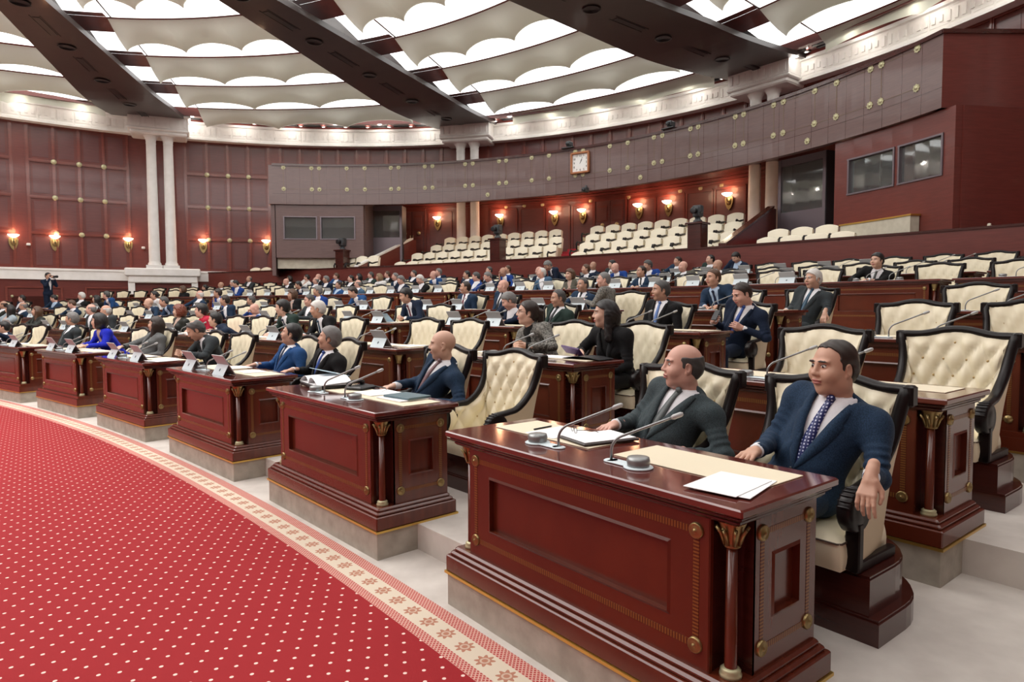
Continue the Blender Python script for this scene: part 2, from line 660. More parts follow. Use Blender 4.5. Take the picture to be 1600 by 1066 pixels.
def build_walls():
    names = {'back': (37, 116), 'left': (116, 236), 'front': (236, 316), 'right': (-44, 37)}
    for nm, (d0, d1) in names.items():
        mb = MB()
        mb.harc(WR, WR + 0.35, d0, d1, -0.3, 10.6, None, 0)
        for k, c in enumerate(COLS_DEG):
            b0 = c + 3.0
            for q in range(3):
                a0 = b0 + q * 11.45
                a1 = a0 + 9.95
                mid = (a0 + a1) / 2 % 360
                lo, hi = d0 % 360, d1 % 360
                inside = (lo <= mid < hi) if lo < hi else (mid >= lo or mid < hi)
                if inside and c + 39 < 237 + 20 and a1 < COLS_DEG[0] + 360 - 2:
                    wall_bay(mb, a0, a1, WZ0, WZ1, 4, 4)
                    # pilaster strip beside the group
                    mb.harc(WR - 0.05, WR + 0.02, a1 + 0.12, a1 + 1.38, WZ0, WZ1, 1, 0)
        o = struct(mb.build('wall_' + nm, [WALLW, PANELW, ROSE_BR, MOULD], fix=False))
    # stone dado band and lower wooden dado, left of the parapet
    mb = MB()
    mb.harc(WR - 0.22, WR, 108, 236, 2.86, 3.31, None, 0)
    mb.harc(WR - 0.26, WR, 108, 236, 3.25, 3.34, None, 0)
    struct(mb.build('trim_1', STONE))
    mb = MB()
    mb.harc(WR - 0.12, WR, 108, 236, 0.0, 2.86, None, 0)
    for k in range(10):
        a0 = 119 + k * 7.6
        for z0, z1 in ((1.3, 1.36), (2.5, 2.56)):
            mb.harc(WR - 0.18, WR - 0.1, a0, a0 + 5.2, z0, z1, 3, 3)
        for aa in (a0, a0 + 5.2):
            mb.harc(WR - 0.18, WR - 0.1, aa - 0.1, aa + 0.1, 1.3, 2.56, 1, 3)
        mb.harc(WR - 0.15, WR - 0.1, a0 + 0.5, a0 + 4.7, 1.5, 2.15, 3, 1)
        for aa in (a0 + 0.5, a0 + 4.7):
            c = hpt(WR - 0.16, aa, 2.15)
            mb.ball(c, 0.06, 8, 5, 2)
    struct(mb.build('trim_2', [WALLW, WOOD_DARK, ROSE_BR, MOULD], fix=False))
    # lower wall around the rest of the room
    mb = MB()
    mb.harc(WR - 0.12, WR, -44, 37, 0.0, 3.3, None, 0)
    mb.harc(WR - 0.12, WR, 236, 316, 0.0, 3.3, None, 0)
    struct(mb.build('trim_3', WALLW, fix=False))
    # cornice
    mb = MB()
    CZ0, CZ1 = 9.34, 10.12
    prof = [(20.50, CZ0), (20.42, CZ0 + 0.06), (20.50, CZ0 + 0.12), (20.55, CZ0 + 0.18)]
    mb.harc(20.42, WR + 0.1, -44, 316, CZ0, CZ0 + 0.09, 180, 0)
    mb.harc(20.50, WR + 0.1, -44, 316, CZ0 + 0.09, CZ1 - 0.1, 180, 1)
    mb.harc(20.36, WR + 0.1, -44, 316, CZ1 - 0.1, CZ1, 180, 0)
    # carved drops along the frieze
    for i in range(0, 250):
        a = 12 + i * 0.62
        if a > 150:
            break
        ph = i % 9
        h = 0.30 if ph in (3, 4, 5) else 0.18
        zc = CZ0 + 0.40
        mb.harc(20.465, 20.51, a, a + 0.30, zc - h / 2, zc + h / 2, 1, 0)
    struct(mb.build('trim_4', [STONE, FRIEZE], fix=False))
    # dark slotted band above the cornice, and the roof
    mb = MB()
    mb.harc(19.75, 20.9, -44, 316, 10.22, 10.34, 180, 0)
    mb.harc(19.55, 19.75, -44, 316, 10.15, 10.62, 180, 0)
    mb.harc(20.35, 20.9, -44, 316, 10.12, 10.22, 180, 0)
    for i in range(60):
        a = 12 + i * 3.0
        mb.harc(19.85, 20.0, a, a + 2.2, 10.17, 10.215, 2, 1)
        mb.harc(20.12, 20.27, a, a + 2.2, 10.17, 10.215, 2, 1)
    struct(mb.build('trim_5', [WALLW, BLACK], fix=False))
    mb = MB()
    n = 72
    vs = [hpt(22.0, i * 360 / n, 11.9) for i in range(n)]
    vs2 = [hpt(22.0, i * 360 / n, 12.1) for i in range(n)]
    mb.add(vs + vs2, [tuple(range(n)), tuple(range(2 * n - 1, n - 1, -1))] +
           [(i, (i + 1) % n, n + (i + 1) % n, n + i) for i in range(n)])
    mb.harc(WR + 0.2, WR + 0.6, -44, 316, 10.0, 12.0, 90, 0)
    struct(mb.build('ceiling', BEAMW, fix=False))


build_walls()

# ---- floor: base slab, red rug, stepped terraces
mb = MB()
n = 96
mb.add([hpt(WR + 0.2, i * 360 / n, 0.0) for i in range(n)] + [hpt(WR + 0.2, i * 360 / n, -0.3) for i in range(n)],
       [tuple(range(n)), tuple(range(2 * n - 1, n - 1, -1))] + [(i, (i + 1) % n, n + (i + 1) % n, n + i) for i in range(n)])
struct(mb.build('floor', FLOORC, fix=False))


def clip_disc(th, Rmax, Rhall=WR - 0.12):
    """largest radius along th from the row centre that stays inside the hall"""
    lo, hi = 0.0, Rmax
    d = Vector((math.cos(th), math.sin(th)))
    # march inwards
    r = Rmax
    while r > 10 and hdist((PX + d.x * r, PY + d.y * r)) > Rhall:
        r -= 0.02
    return r


def thick_sector(mb, r0, r1, z0, z1, t0, t1, n, mi=0):
    """terrace block between two radii about the row centre, clipped by the round hall"""
    cols = []
    for i in range(n + 1):
        t = t0 + (t1 - t0) * i / n
        b = min(r1, clip_disc(t, r1))
        if b <= r0 + 0.05:
            cols.append(None)
            continue
        cols.append([(PX + r * math.cos(t), PY + r * math.sin(t)) for r in (r0, b)])
    for i in range(n):
        a, b = cols[i], cols[i + 1]
        if a is None or b is None:
            continue
        vs = []
        for p in (a[0], a[1], b[1], b[0]):
            vs += [(p[0], p[1], z0), (p[0], p[1], z1)]
        mb.add(vs, [(1, 3, 5, 7), (0, 2, 3, 1), (6, 7, 5, 4), (2, 4, 5, 3), (0, 1, 7, 6)], mi)


# rug: a thin disc sector in front of the desks
mb = MB()
ts = [0.52 + 0.0085 * i for i in range(80)]
vs, fs = [], []
for t in ts:
    for r in (45.905, 38.0):
        x, y = PX + r * math.cos(t), PY + r * math.sin(t)
        d = hdist((x, y))
        if d > WR - 0.4:
            k = (WR - 0.4) / d
            x, y = OX + (x - OX) * k, OY + (y - OY) * k
        vs.append((x, y, 0.008))
for i in range(len(ts) - 1):
    fs.append((i * 2, i * 2 + 2, i * 2 + 3, i * 2 + 1))
nv = len(vs)
vs += [(x, y, 0.0) for x, y, z in vs]
for i in range(len(ts) - 1):
    fs.append((i * 2, i * 2 + nv, i * 2 + 2 + nv, i * 2 + 2))
mb.add(vs, fs)
tag(mb.build('red_carpet', RUG, fix=False), 'round red carpet with white dots and a patterned cream border before the front desks',
    'carpet')

# terraces
mb = MB()
F = [r[1] for r in ROWS]
for m in range(len(ROWS)):
    R = ROWS[m][0]
    r0 = R + 0.33
    r1 = ROWS[m + 1][0] + 0.40 if m + 1 < len(ROWS) else 61.0
    if m == 3:
        r1 = ROWS[4][0] + 0.1
    thick_sector(mb, r0, r1, -0.05, F[m], 0.50, 1.30, 60)
struct(mb.build('floor', FLOORC, fix=False))


# ---- columns in pairs on the cornice blocks
def column_mesh(z0, z1):
    mb = MB()
    r = 0.215
    prof = [(r * 1.35, 0.0), (r * 1.35, 0.10), (r * 1.22, 0.13), (r * 1.25, 0.19), (r * 1.05, 0.27)]
    H = z1 - z0
    for i in range(9):
        t = i / 8
        prof.append((r * (1.05 - 0.14 * t), 0.30 + (H - 0.75) * t))
    prof += [(r * 0.98, H - 0.42), (r * 0.9, H - 0.38), (r * 1.0, H - 0.25), (r * 1.35, H - 0.12), (r * 1.4, H - 0.1), (r * 1.4, H)]
    mb.lathe(prof, 24)
    mb.box(-r * 1.5, r * 1.5, -r * 1.5, r * 1.5, -0.02, 0.12)
    return mb.mesh('column_shaft', STONE)


col_me = column_mesh(3.42, 9.34)
pos_words = {116: 'left', 77: 'middle', 38: 'right'}
for k, c in enumerate(COLS_DEG):
    c = {2: 38.0 - 0, 3: 77.2}.get(k - 2, c)
for k, c in enumerate([37.7, 76.05, 115.8, 155.0, 194.0, 233.0, -1.0]):
    # entablature block with its own carved face
    mb = MB()
    w = 2.55
    a = math.radians(c)
    M = Matrix.Translation(hpt(19.55, c, 0)) @ Matrix.Rotation(a, 4, 'Z')
    mb.bevbox(0.12, 1.4, -w / 2 + 0.16, w / 2 - 0.16, 9.24, 9.42, 0.05, 0, M)
    mb.bevbox(0.06, 1.4, -w / 2 + 0.06, w / 2 - 0.06, 9.40, 9.52, 0.04, 0, M)
    mb.box(0.10, 1.4, -w / 2 + 0.10, w / 2 - 0.10, 9.50, 10.06, 1, M)
    mb.bevbox(0.0, 1.4, -w / 2, w / 2, 10.04, 10.16, 0.04, 0, M)
    for i in range(9):
        y = -w / 2 + 0.25 + i * (w - 0.5) / 8
        mb.box(0.065, 0.11, y - 0.05, y + 0.05, 9.62, 9.92, 0, M)
    struct(mb.build('trim_%d' % (10 + k), [STONE, FRIEZE], fix=False))
    for s in (-1, 1):
        off = s * 0.96
        base_z = 3.42
        o = link('stone_column', col_me, None, frame_at(hpt(20.15, c + off, base_z), a))
        side = 'left' if s > 0 else 'right'
        nm = {0: 'the pair beside the right glass booth', 1: 'the middle pair behind the gallery front',
              2: 'the tall pair on the left wall', 3: 'the pair far left outside the picture',
              4: 'a rear pair', 5: 'another rear pair', 6: 'the pair right outside the picture'}[k]
        tag(o, 'white stone column, the %s one of %s' % (side, nm), 'column')
    # pedestal
    if c > 100 and c < 240:
        mb = MB()
        mb.bevbox(0.22, 1.35, -1.5, 1.5, 3.05, 3.40, 0.04, 0, M)
        mb.bevbox(0.30, 1.35, -1.38, 1.38, 2.75, 3.06, 0.04, 0, M)
        mb.box(0.36, 1.35, -1.38, -1.12, 0.2, 2.8, 0, M)
        mb.box(0.36, 1.35, 1.12, 1.38, 0.2, 2.8, 0, M)
        mb.box(0.5, 1.35, -1.12, 1.12, 0.2, 2.8, 1, M)
        mb.box(0.46, 0.52, -0.95, 0.95, 2.2, 2.26, 1, M)
        tag(mb.build('column_pedestal', [STONE, WALLW], fix=False),
            'white stone pedestal under %s' % nm, 'pedestal')


# ---- ceiling: radial beams and drape-like rings
BEAM_B = [(7.5, 'b'), (39.2, 'b'), (70.3, 'b'), (104.6, 'b'), (141.0, 'b'), (180.0, 'b'), (221.0, 'b'), (262.0, 'b'), (300.0, 'b'),
          (335.0, 'b')]
RINGS = [9, 12, 15, 18, 21, 24]


def bpt(r, deg, z):
    a = math.radians(deg)
    return Vector((BX + r * math.cos(a), BY + r * math.sin(a), z))


def bmax(deg, R=19.7):
    """distance from the ceiling centre to the outer band along an angle"""
    lo, hi = 0.0, 40.0
    for _ in range(40):
        m = (lo + hi) / 2
        p = bpt(m, deg, 0)
        if hdist(p) < R:
            lo = m
        else:
            hi = m
    return lo


def bz(r):
    return 0.0


def build_beam(i, deg):
    R1 = bmax(deg, 20.45)
    mb = MB()
    n = 30
    vs = []
    rr = [6.5 + (R1 - 6.5) * q / n for q in range(n + 1)]
    a = math.radians(deg)
    ux, uy = math.cos(a), math.sin(a)
    for r in rr:
        w = 0.62 + max(0, 0.078 * (r - 9)) + 0.50 * max(0, (r - (R1 - 3.2)) / 3.2) ** 2
        w = min(w, 1.45)
        zb = 9.72
        if r > R1 - 5:
            zb += 0.36 * ((r - R1 + 5) / 5) ** 1.5
        cx, cy = BX + ux * r, BY + uy * r
        vs += [(cx - uy * w, cy + ux * w, zb), (cx + uy * w, cy - ux * w, zb),
               (cx + uy * w, cy - ux * w, zb + 0.16), (cx - uy * w, cy + ux * w, zb + 0.16)]
    fs = []
    for q in range(n):
        for k in range(4):
            k2 = (k + 1) % 4
            fs.append((q * 4 + k, q * 4 + k2, q * 4 + 4 + k2, q * 4 + 4 + k))
    fs += [(3, 2, 1, 0), (n * 4, n * 4 + 1, n * 4 + 2, n * 4 + 3)]
    mb.add(vs, fs)
    r = 8.5
    q = 0
    while r < R1 - 0.8:
        zb = 9.72 + (0.36 * ((r - R1 + 5) / 5) ** 1.5 if r > R1 - 5 else 0)
        M = Matrix.Translation(bpt(r, deg, zb)) @ Matrix.Rotation(a, 4, 'Z')
        if q % 2 == 0:
            mb.box(-0.6, 0.6, -0.09, 0.09, -0.012, 0.02, 1, M)
            mb.box(-0.7, 0.7, 0.12, 0.14, -0.01, 0.02, 1, M)
            mb.box(-0.7, 0.7, -0.14, -0.12, -0.01, 0.02, 1, M)
        else:
            mb.lathe([(0.26, -0.03), (0.22, -0.035), (0.20, 0.0)], 16, mi=1, M=M, cap=True)
        r += 1.55
        q += 1
    struct(mb.build('beam_%d' % (i + 1), [BEAMW, BLACK], fix=False))


for i, (d, _) in enumerate(BEAM_B):
    build_beam(i, d)

ring_no = 0
for i, (d0, _) in enumerate(BEAM_B):
    d1 = BEAM_B[(i + 1) % len(BEAM_B)][0]
    if d1 < d0:
        d1 += 360
    glow = MB()
    wave = MB()
    frame = MB()
    for ri, a in enumerate(RINGS):
        vis = (i in (0, 1, 2, 3))
        N = 60 if vis else 16

        def half(r):
            return math.degrees((0.55 + max(0, 0.078 * (r - 9))) / r)
        e = half(a + 1)
        lo, hi = d0 + e * 0.97, d1 - e * 1.0 - math.degrees(0.75 / (a + 1))
        glo, ghi = d0 + e * 0.5, d1 - e * 0.5
        big = [bmax(lo + (hi - lo) * q / N) for q in range(N + 1)]
        if max(big) < a + 0.2:
            continue

        def prm(q):
            return lo + (hi - lo) * q

        def lipf(q):
            return 1 - abs(math.sin(PI * 3 * q)) ** 0.62

        def wf(u, v):
            d = prm(u)
            R = bmax(d)
            p = lipf(u)
            r = min(a + v * (1.05 + 0.30 * p), max(R, a - 0.3))
            z = 10.26 - (0.34 + 0.17 * p) * (v ** 1.4) - 0.10 * math.sin(PI * v) * (0.2 + p)
            return bpt(r, d, z)
        wave.grid(wf, N, 10)

        def wb(u, v):       # rolled back edge of the drape, turning upwards
            d = prm(u)
            R = bmax(d)
            p = lipf(u)
            r = min(a + 1.02 + 0.30 * p + 0.10 * math.sin(PI * v) - 0.35 * v, max(R, a - 0.3))
            z = 9.92 - 0.17 * p + 0.50 * v
            return bpt(r, d, z)
        wave.grid(wb, N, 4)

        def gf(u, v):
            d = glo + (ghi - glo) * u
            R = bmax(d)
            r = min(a + 0.7 + 2.3 * v, max(R, a - 0.2))
            z = 10.62 - 0.36 * v ** 1.5
            return bpt(r, d, z)
        glow.grid(gf, N, 4)

        def ef(u, v):       # thin dark edge where the next ring starts
            d = prm(u)
            r = min(a + 0.0 + 0.03 * v, bmax(d))
            return bpt(r, d, 10.22 + 0.05 * (1 - v))
        frame.grid(ef, N, 1)
        R_ = bmax(hi + 0.5)
        if R_ > a + 1.2:
            def bf(u, v):
                d = hi + (ghi - hi + 0.5) * u
                return bpt(a - 0.25 + 1.1 * v, d, 10.27 - 0.12 * v * v)
            frame.grid(bf, 3, 3, 1)
        if bmax(hi) > a + 2.9:      # dark upright divider beside the beam
            frame.tube([bpt(a + 2.97, hi + 0.15, 10.24), bpt(a + 1.7, hi + 0.15, 10.42)], 0.025, 5)
    if glow.v:
        ring_no += 1
        struct(wave.build('ceiling_drape_%d' % ring_no, WAVE, fix=False))
        struct(glow.build('ceiling_light_%d' % ring_no, GLOW, fix=False))
        struct(frame.build('ceiling_edge_%d' % ring_no, [WOOD_DARK, WALLW], fix=False))

# added glowing disc at the unseen ceiling centre, fill light for the hall
mb = MB()
mb.lathe([(0.01, 0.9), (3.0, 0.75), (6.0, 0.4), (8.8, 0.0)], 48, (BX, BY, 10.3), cap=False)
struct(mb.build('ceiling_added_fill', FILLG, fix=False))
mb = MB()
mb.lathe([(8.7, 10.15), (9.0, 10.05), (9.15, 10.3)], 64, (BX, BY, 0), cap=False)
struct(mb.build('trim_6', BEAMW, fix=False))

# downlights in the dark band above the cornice and at the beam feet
mb = MB()
mb.lathe([(0.085, 0.0), (0.085, -0.03), (0.05, -0.035), (0.05, -0.01)], 14, mi=0, cap=False)
mb.lathe([(0.05, -0.012), (0.0, -0.012)], 12, mi=1, cap=False)
dl_me = mb.mesh('downlight', [WHITE, SPOTG])
dl_spots = []
for c in (37.7, 76.05, 115.8):
    for k in range(1, 12):
        dl_spots.append((20.1, c + 1.9 + k * 2.95, 10.17))
for k in range(12):
    dl_spots.append((20.1, 35.8 - k * 2.6, 10.17))
for i, (r, d, z) in enumerate(sorted(dl_spots, key=lambda q: q[1])):
    if 6 < d < 148:
        o = link('downlight', dl_me, None, Matrix.Translation(hpt(r, d, z)))
        tag(o, 'small ceiling downlight above the carved cornice, number %d from the right' % (i + 1), 'light',
            'downlights above the cornice')


for d in range(10, 152, 6):
    if min(abs(d - 37.7), abs(d - 76.05), abs(d - 115.8)) > 3.5:
        add_light('cornice_light', 'POINT', hpt(19.95, d, 10.0), WASH, (1.0, 0.93, 0.85), 0.1)

# ================================================================== gallery
FR = 16.7
G0, G1 = 11.1, 100.9
SOF = 6.72
mb = MB()
mb.harc(FR, FR + 0.22, G0, G1, 6.0, 7.62, 60, 0)
mb.harc(FR - 0.04, FR + 0.26, G0, G1, 7.60, 7.69, 60, 1)
seams = [G0 + (G1 - G0) * i / 47 for i in range(1, 47)]
for s in seams:
    mb.harc(FR - 0.003, FR + 0.01, s - 0.018, s + 0.018, 6.0, 7.62, 1, 1)
mb.harc(FR - 0.003, FR + 0.01, G0, G1, 6.44, 6.452, 60, 1)
# gallery slab and soffit
vis_slab = MB()
mb.harc(FR + 0.2, WR, G0, G1, SOF, 6.95, 45, 2)
struct(mb.build('gallery_front', [FASCW, WOOD_DARK, WOOD_DARK], fix=False))

ros = [99.33, 95.38, 94.29, 90.32, 87.69, 83.8, 82.66, 78.71, 77.55, 72.6, 71.43, 67.44, 66.37, 62.5, 59.9, 55.98, 54.84, 50.91,
       48.33, 44.61, 43.45, 39.6, 38.56, 33.71, 32.66, 28.94, 27.78, 24.13, 21.7, 18.09, 16.98, 13.47]
mb = MB()
star = []
for k in range(16):
    a = 2 * PI * k / 16
    r = 0.098 if k % 2 == 0 else 0.076
    star.append((r * math.cos(a), r * math.sin(a)))
mb.prism(star, 0, 0.018)
mb.lathe([(0.045, 0.018), (0.04, 0.03), (0, 0.035)], 10, cap=False)
star_me = mb.mesh('rosette', ROSE_BR)
pts = [(a, z, '%s' % ('upper' if z > 7 else 'lower')) for a in ros for z in (7.53, 6.64)] + [(69.2, 6.22, 'low'), (46.5, 6.22, 'low'), (24.9, 6.22, 'low')]
pts.sort(key=lambda q: (q[1], q[0]))
cnt = {}
for a, z, w in pts:
    cnt[w] = cnt.get(w, 0) + 1
    M = Matrix.Translation(hpt(FR - 0.002, a, z)) @ Matrix.Rotation(math.radians(a), 4, 'Z') @ Matrix.Rotation(-PI / 2, 4, 'Y')
    o = link('brass_rosette', star_me, None, M)
    tag(o, 'pale brass rosette on the gallery front, %s row, number %d from the right' % (w, cnt[w]), 'rosette',
        'brass rosettes on the gallery front')
# thin gold lines between rosettes
mb = MB()
for i in range(0, len(ros) - 1):
    a, b = ros[i], ros[i + 1]
    if a - b > 2:
        for z in (7.53, 6.64):
            mb.harc(FR - 0.006, FR + 0.005, b, a, z - 0.004, z + 0.004, 3, 0)
    for z0, z1 in ((6.64, 7.53),):
        mb.harc(FR - 0.006, FR + 0.005, a - 0.02, a + 0.02, z0, z1, 1, 0)
struct(mb.build('trim_7', mat('dull_gold_line', (0.22, 0.16, 0.10), 0.4, 0.5), fix=False))

# end of the gallery: right-hand wall running off to the right
cr = hpt(FR, G0)
mb = MB()
M = Matrix.Translation((cr.x, cr.y, 0)) @ Matrix.Rotation(0.02, 4, 'Z')
mb.box(0.0, 8.0, 0.0, 0.3, 6.0, 7.62, 0, M)
mb.box(-0.03, 8.0, -0.04, 0.34, 7.60, 7.69, 1, M)
mb.box(0.0, 8.0, 0.95, 1.3, 2.0, 6.02, 0, M)
struct(mb.build('wall_side', [WALLW, WOOD_DARK], fix=False))

# gallery end on the left
cl = hpt(FR, G1)
mb = MB()
a = math.radians(G1)
M = Matrix.Translation((cl.x, cl.y, 0)) @ Matrix.Rotation(a, 4, 'Z')
mb.box(0.0, 4.2, 0.0, 0.15, 6.0, 7.62, 0, M)
mb.box(0.15, 4.2, -0.05, 0.10, 3.0, 6.0, 0, M)
struct(mb.build('wall_gallery_end', [FASCW], fix=False))


# ---- booths under the gallery: window walls flush with the gallery front
def booth(d0, d1, windows, name, wz0, wz1, RB, top):
    mb = MB()
    R0, R1 = RB, RB + 0.18
    mb.harc(R0, R1, d0, d1, wz1, top, None, 0)
    zb = 3.76 if name.endswith('left') else 3.0
    mb.harc(R0, R1, d0, d1, zb, wz0, None, 0)
    mb.harc(R1, R1 + 1.7, d0, d1, zb + 0.01, zb + 0.08, None, 3)
    prev = d0
    for a, b in windows:
        mb.harc(R0, R1, prev, a, wz0, wz1, None, 0)
        prev = b
    mb.harc(R0, R1, prev, d1, wz0, wz1, None, 0)
    for a, b in windows:     # frames
        t = 0.03 / FR * 180 / PI
        for z in (wz0, wz1):
            mb.harc(R0 - 0.03, R1, a - t, b + t, z - 0.025, z + 0.015, None, 1)
        for x in (a, b):
            mb.harc(R0 - 0.03, R1, x - t, x + t / 2, wz0, wz1, 1, 1)
    # dim interior
    mb.harc(R1 + 1.6, R1 + 1.7, d0, d1, zb, top, None, 2)
    mb.harc(R1, R1 + 1.7, d0, d1, wz0 - 0.5, wz0 - 0.4, None, 3)
    mb.harc(R1, R1 + 1.7, d0 - 0.1, d0, zb, top, 1, 0)
    mb.harc(R1, R1 + 1.7, d1, d1 + 0.2, zb, top, 1, 0)
    struct(mb.build(name, [FASCW if name.endswith('left') else WALLW, ALU, mat('booth_grey_curtain', (0.36, 0.38, 0.37), 0.8), DGREY],
                    fix=False))
    for k, (a, b) in enumerate(windows):
        g = MB()
        g.harc(R0 + 0.05, R0 + 0.07, a, b, wz0, wz1, None, 0)
        q = struct(g.build('window_%d' % (len([o for o in bpy.data.objects if o.name.startswith('window_')]) + 1), GLASS, fix=False))


booth(88.1, G1 - 0.3, [(89.4, 94.3), (94.9, 99.5)], 'wall_booth_left', 4.56, 5.5, FR + 0.12, 6.72)
booth(10.2, 22.1, [(11.3, 15.4), (15.9, 20.6)], 'wall_booth_right', 4.56, 5.46, FR + 0.12, 5.99)

# recessed glass cabins beside the booths
for (d0, d1, r, nm, z0, z1) in ((83.9, 88.6, 18.4, 'left', 4.78, 5.98), (26.3, 31.6, 18.0, 'right', 4.55, 5.98)):
    mb = MB()
    mb.harc(r, r + 0.08, d0, d1, 3.2, z0, None, 0)
    mb.harc(r, r + 0.08, d0, d1, z1, 6.2, None, 0)
    t = 0.10 / r * 180 / PI
    mb.harc(r - 0.02, r + 0.10, d0, d0 + t, 3.2, 6.2, 1, 0)
    mb.harc(r - 0.02, r + 0.10, d1 - t, d1, 3.2, 6.2, 1, 0)
    mb.harc(r, r + 0.7, d0 - 0.05, d0 + 0.15, 3.2, 6.2, 1, 1)
    mb.harc(r, r + 0.7, d1 - 0.15, d1 + 0.05, 3.2, 6.2, 1, 1)
    mb.harc(r + 0.6, r + 0.7, d0, d1, 3.2, 6.2, 2, 1)
    struct(mb.build('wall_cabin_' + nm, [ALU, DGREY], fix=False))
    g = MB()
    g.harc(r + 0.03, r + 0.05, d0 + t, d1 - t, z0, z1, None, 0)
    struct(g.build('window_%d' % (7 if nm == 'left' else 8), GLASS, fix=False))

# low pale partition blocks in front of the booths
for (d0, d1, nm, r0, zt) in ((88.5, 100.6, 'left', 17.05, 3.80), (13.2, 20.5, 'right', 16.55, 3.74)):
    mb = MB()
    mb.harc(r0, r0 + 0.25, d0, d1, 3.31 if nm == 'left' else 2.8, zt - 0.02, None, 0)
    mb.harc(r0 - 0.02, r0 + 0.26, d0 - 0.1, d1 + 0.1, zt - 0.02, zt + 0.02, None, 1)
    tag(mb.build('low_partition', [BEIGEB, GOLD], fix=False), 'pale beige low partition in front of the %s interpreters booth' % nm,
        'partition')

# ---- under-gallery wall facing: panels, doors, pilasters, crown moulding
mb = MB()
URi = WR - 0.13


def upanel(d0, d1, z0, z1, doors=False):
    mb.harc(URi, WR, d0, d1, z0, z1, 2, 1)
    for z in (z0, z1):
        mb.harc(URi - 0.04, URi + 0.02, d0, d1, z - 0.04, z + 0.04, 2, 0)
    for a in (d0, d1):
        mb.harc(URi - 0.04, URi + 0.02, a - 0.11, a + 0.11, z0, z1, 1, 0)


mb.harc(URi + 0.02, WR, 22, 88, 3.4, SOF, 30, 0)
for z, d in ((6.62, 0.16), (6.5, 0.10), (6.38, 0.05)):
    mb.harc(URi - d, WR, 22, 88, z, z + 0.10, 40, 0)
a = 80.0
segs = [(78.9, 82.0), (66.1, 69.4), (69.9, 73.4), (62.7, 65.7), (59.5, 62.3), (51.5, 54.8), (47.9, 51.1), (44.5, 47.6), (40.7, 44.2),
        (31.8, 35.2)]
for d0, d1 in segs:
    upanel(d0, d1, 3.6, 6.2)
struct(mb.build('wall_gallery', [WALLW, PANELW], fix=False))

for k, (d0, d1) in enumerate(((55.3, 59.2), (82.6, 86.0))):
    md = (d0 + d1) / 2
    mb = MB()
    mb.harc(URi - 0.10, WR, d0 - 0.2, d1 + 0.2, 6.25, 6.38, 2, 0)
    mb.harc(URi - 0.08, WR, d0 - 0.2, d0, 3.4, 6.3, 1, 0)
    mb.harc(URi - 0.08, WR, d1, d1 + 0.2, 3.4, 6.3, 1, 0)
    for s0, s1 in ((d0, md - 0.03), (md + 0.03, d1)):
        mb.harc(URi - 0.05, WR, s0, s1, 3.4, 6.25, 1, 1)
        mb.harc(URi - 0.07, WR, s0 + 0.3, s1 - 0.3, 5.35, 6.05, 1, 0)
        mb.harc(URi - 0.08, WR, s0 + 0.38, s1 - 0.38, 5.42, 5.98, 1, 1)
        mb.harc(URi - 0.07, WR, s0 + 0.3, s1 - 0.3, 3.7, 5.0, 1, 0)
        mb.harc(URi - 0.08, WR, s0 + 0.38, s1 - 0.38, 3.77, 4.93, 1, 1)
    o = struct(mb.build('door_%d' % (k + 1), [WALLW, PANELW], fix=False))
    for s in (-1, 1):
        h = MB()
        c = hpt(URi - 0.12, md + s * 0.18, 0)
        h.tube([(c.x, c.y, 4.4), (c.x, c.y, 5.1)], 0.02, 6)
        h.ball(hpt(URi - 0.09, md + s * 0.95, 5.2), 0.09, 8, 6)
        h.build('door_handle', ROSE_BR, o)

# ---- downlights under the gallery
mb = MB()
mb.lathe([(0.08, 0.0), (0.08, -0.02), (0.045, -0.025)], 12, mi=0, cap=False)
mb.lathe([(0.045, -0.012), (0.0, -0.012)], 10, mi=1, cap=False)
dls = mb.mesh('small_downlight', [WHITE, SPOTG])
mb = MB()
mb.lathe([(0.30, 0.0), (0.30, -0.03), (0.24, -0.035)], 20, mi=0, cap=False)
mb.lathe([(0.24, -0.02), (0.0, -0.02)], 20, mi=1, cap=False)
dlb = mb.mesh('round_lamp', [ROSE_BR, mat('round_lamp_glow', (1, .9, .7), .5, emit=(1, 0.85, 0.62), estr=9.0)])
i = 0
for k in range(24):
    a = 24.5 + k * 2.6
    if a > 87:
        break
    i += 1
    o = link('small_downlight', dls, None, Matrix.Translation(hpt(FR + 0.75 + 0.5 * (k % 2), a, SOF)))
    tag(o, 'tiny round downlight under the gallery, number %d from the right' % i, 'light', 'small downlights under the gallery')
for k, a in enumerate((27.0, 40.5, 47.0, 52.8, 65.0, 72.2, 81.0)):
    o = link('round_ceiling_lamp', dlb, None, Matrix.Translation(hpt(FR + 1.9, a, SOF)))
    tag(o, 'broad round lamp under the gallery ceiling, number %d from the right' % (k + 1), 'lamp',
        'round lamps under the gallery')
    if k % 2 == 0:
        add_light('gallery_lamp_light', 'POINT', hpt(FR + 2.3, a, SOF - 0.5), 16, (1, 0.62, 0.40), 0.25)

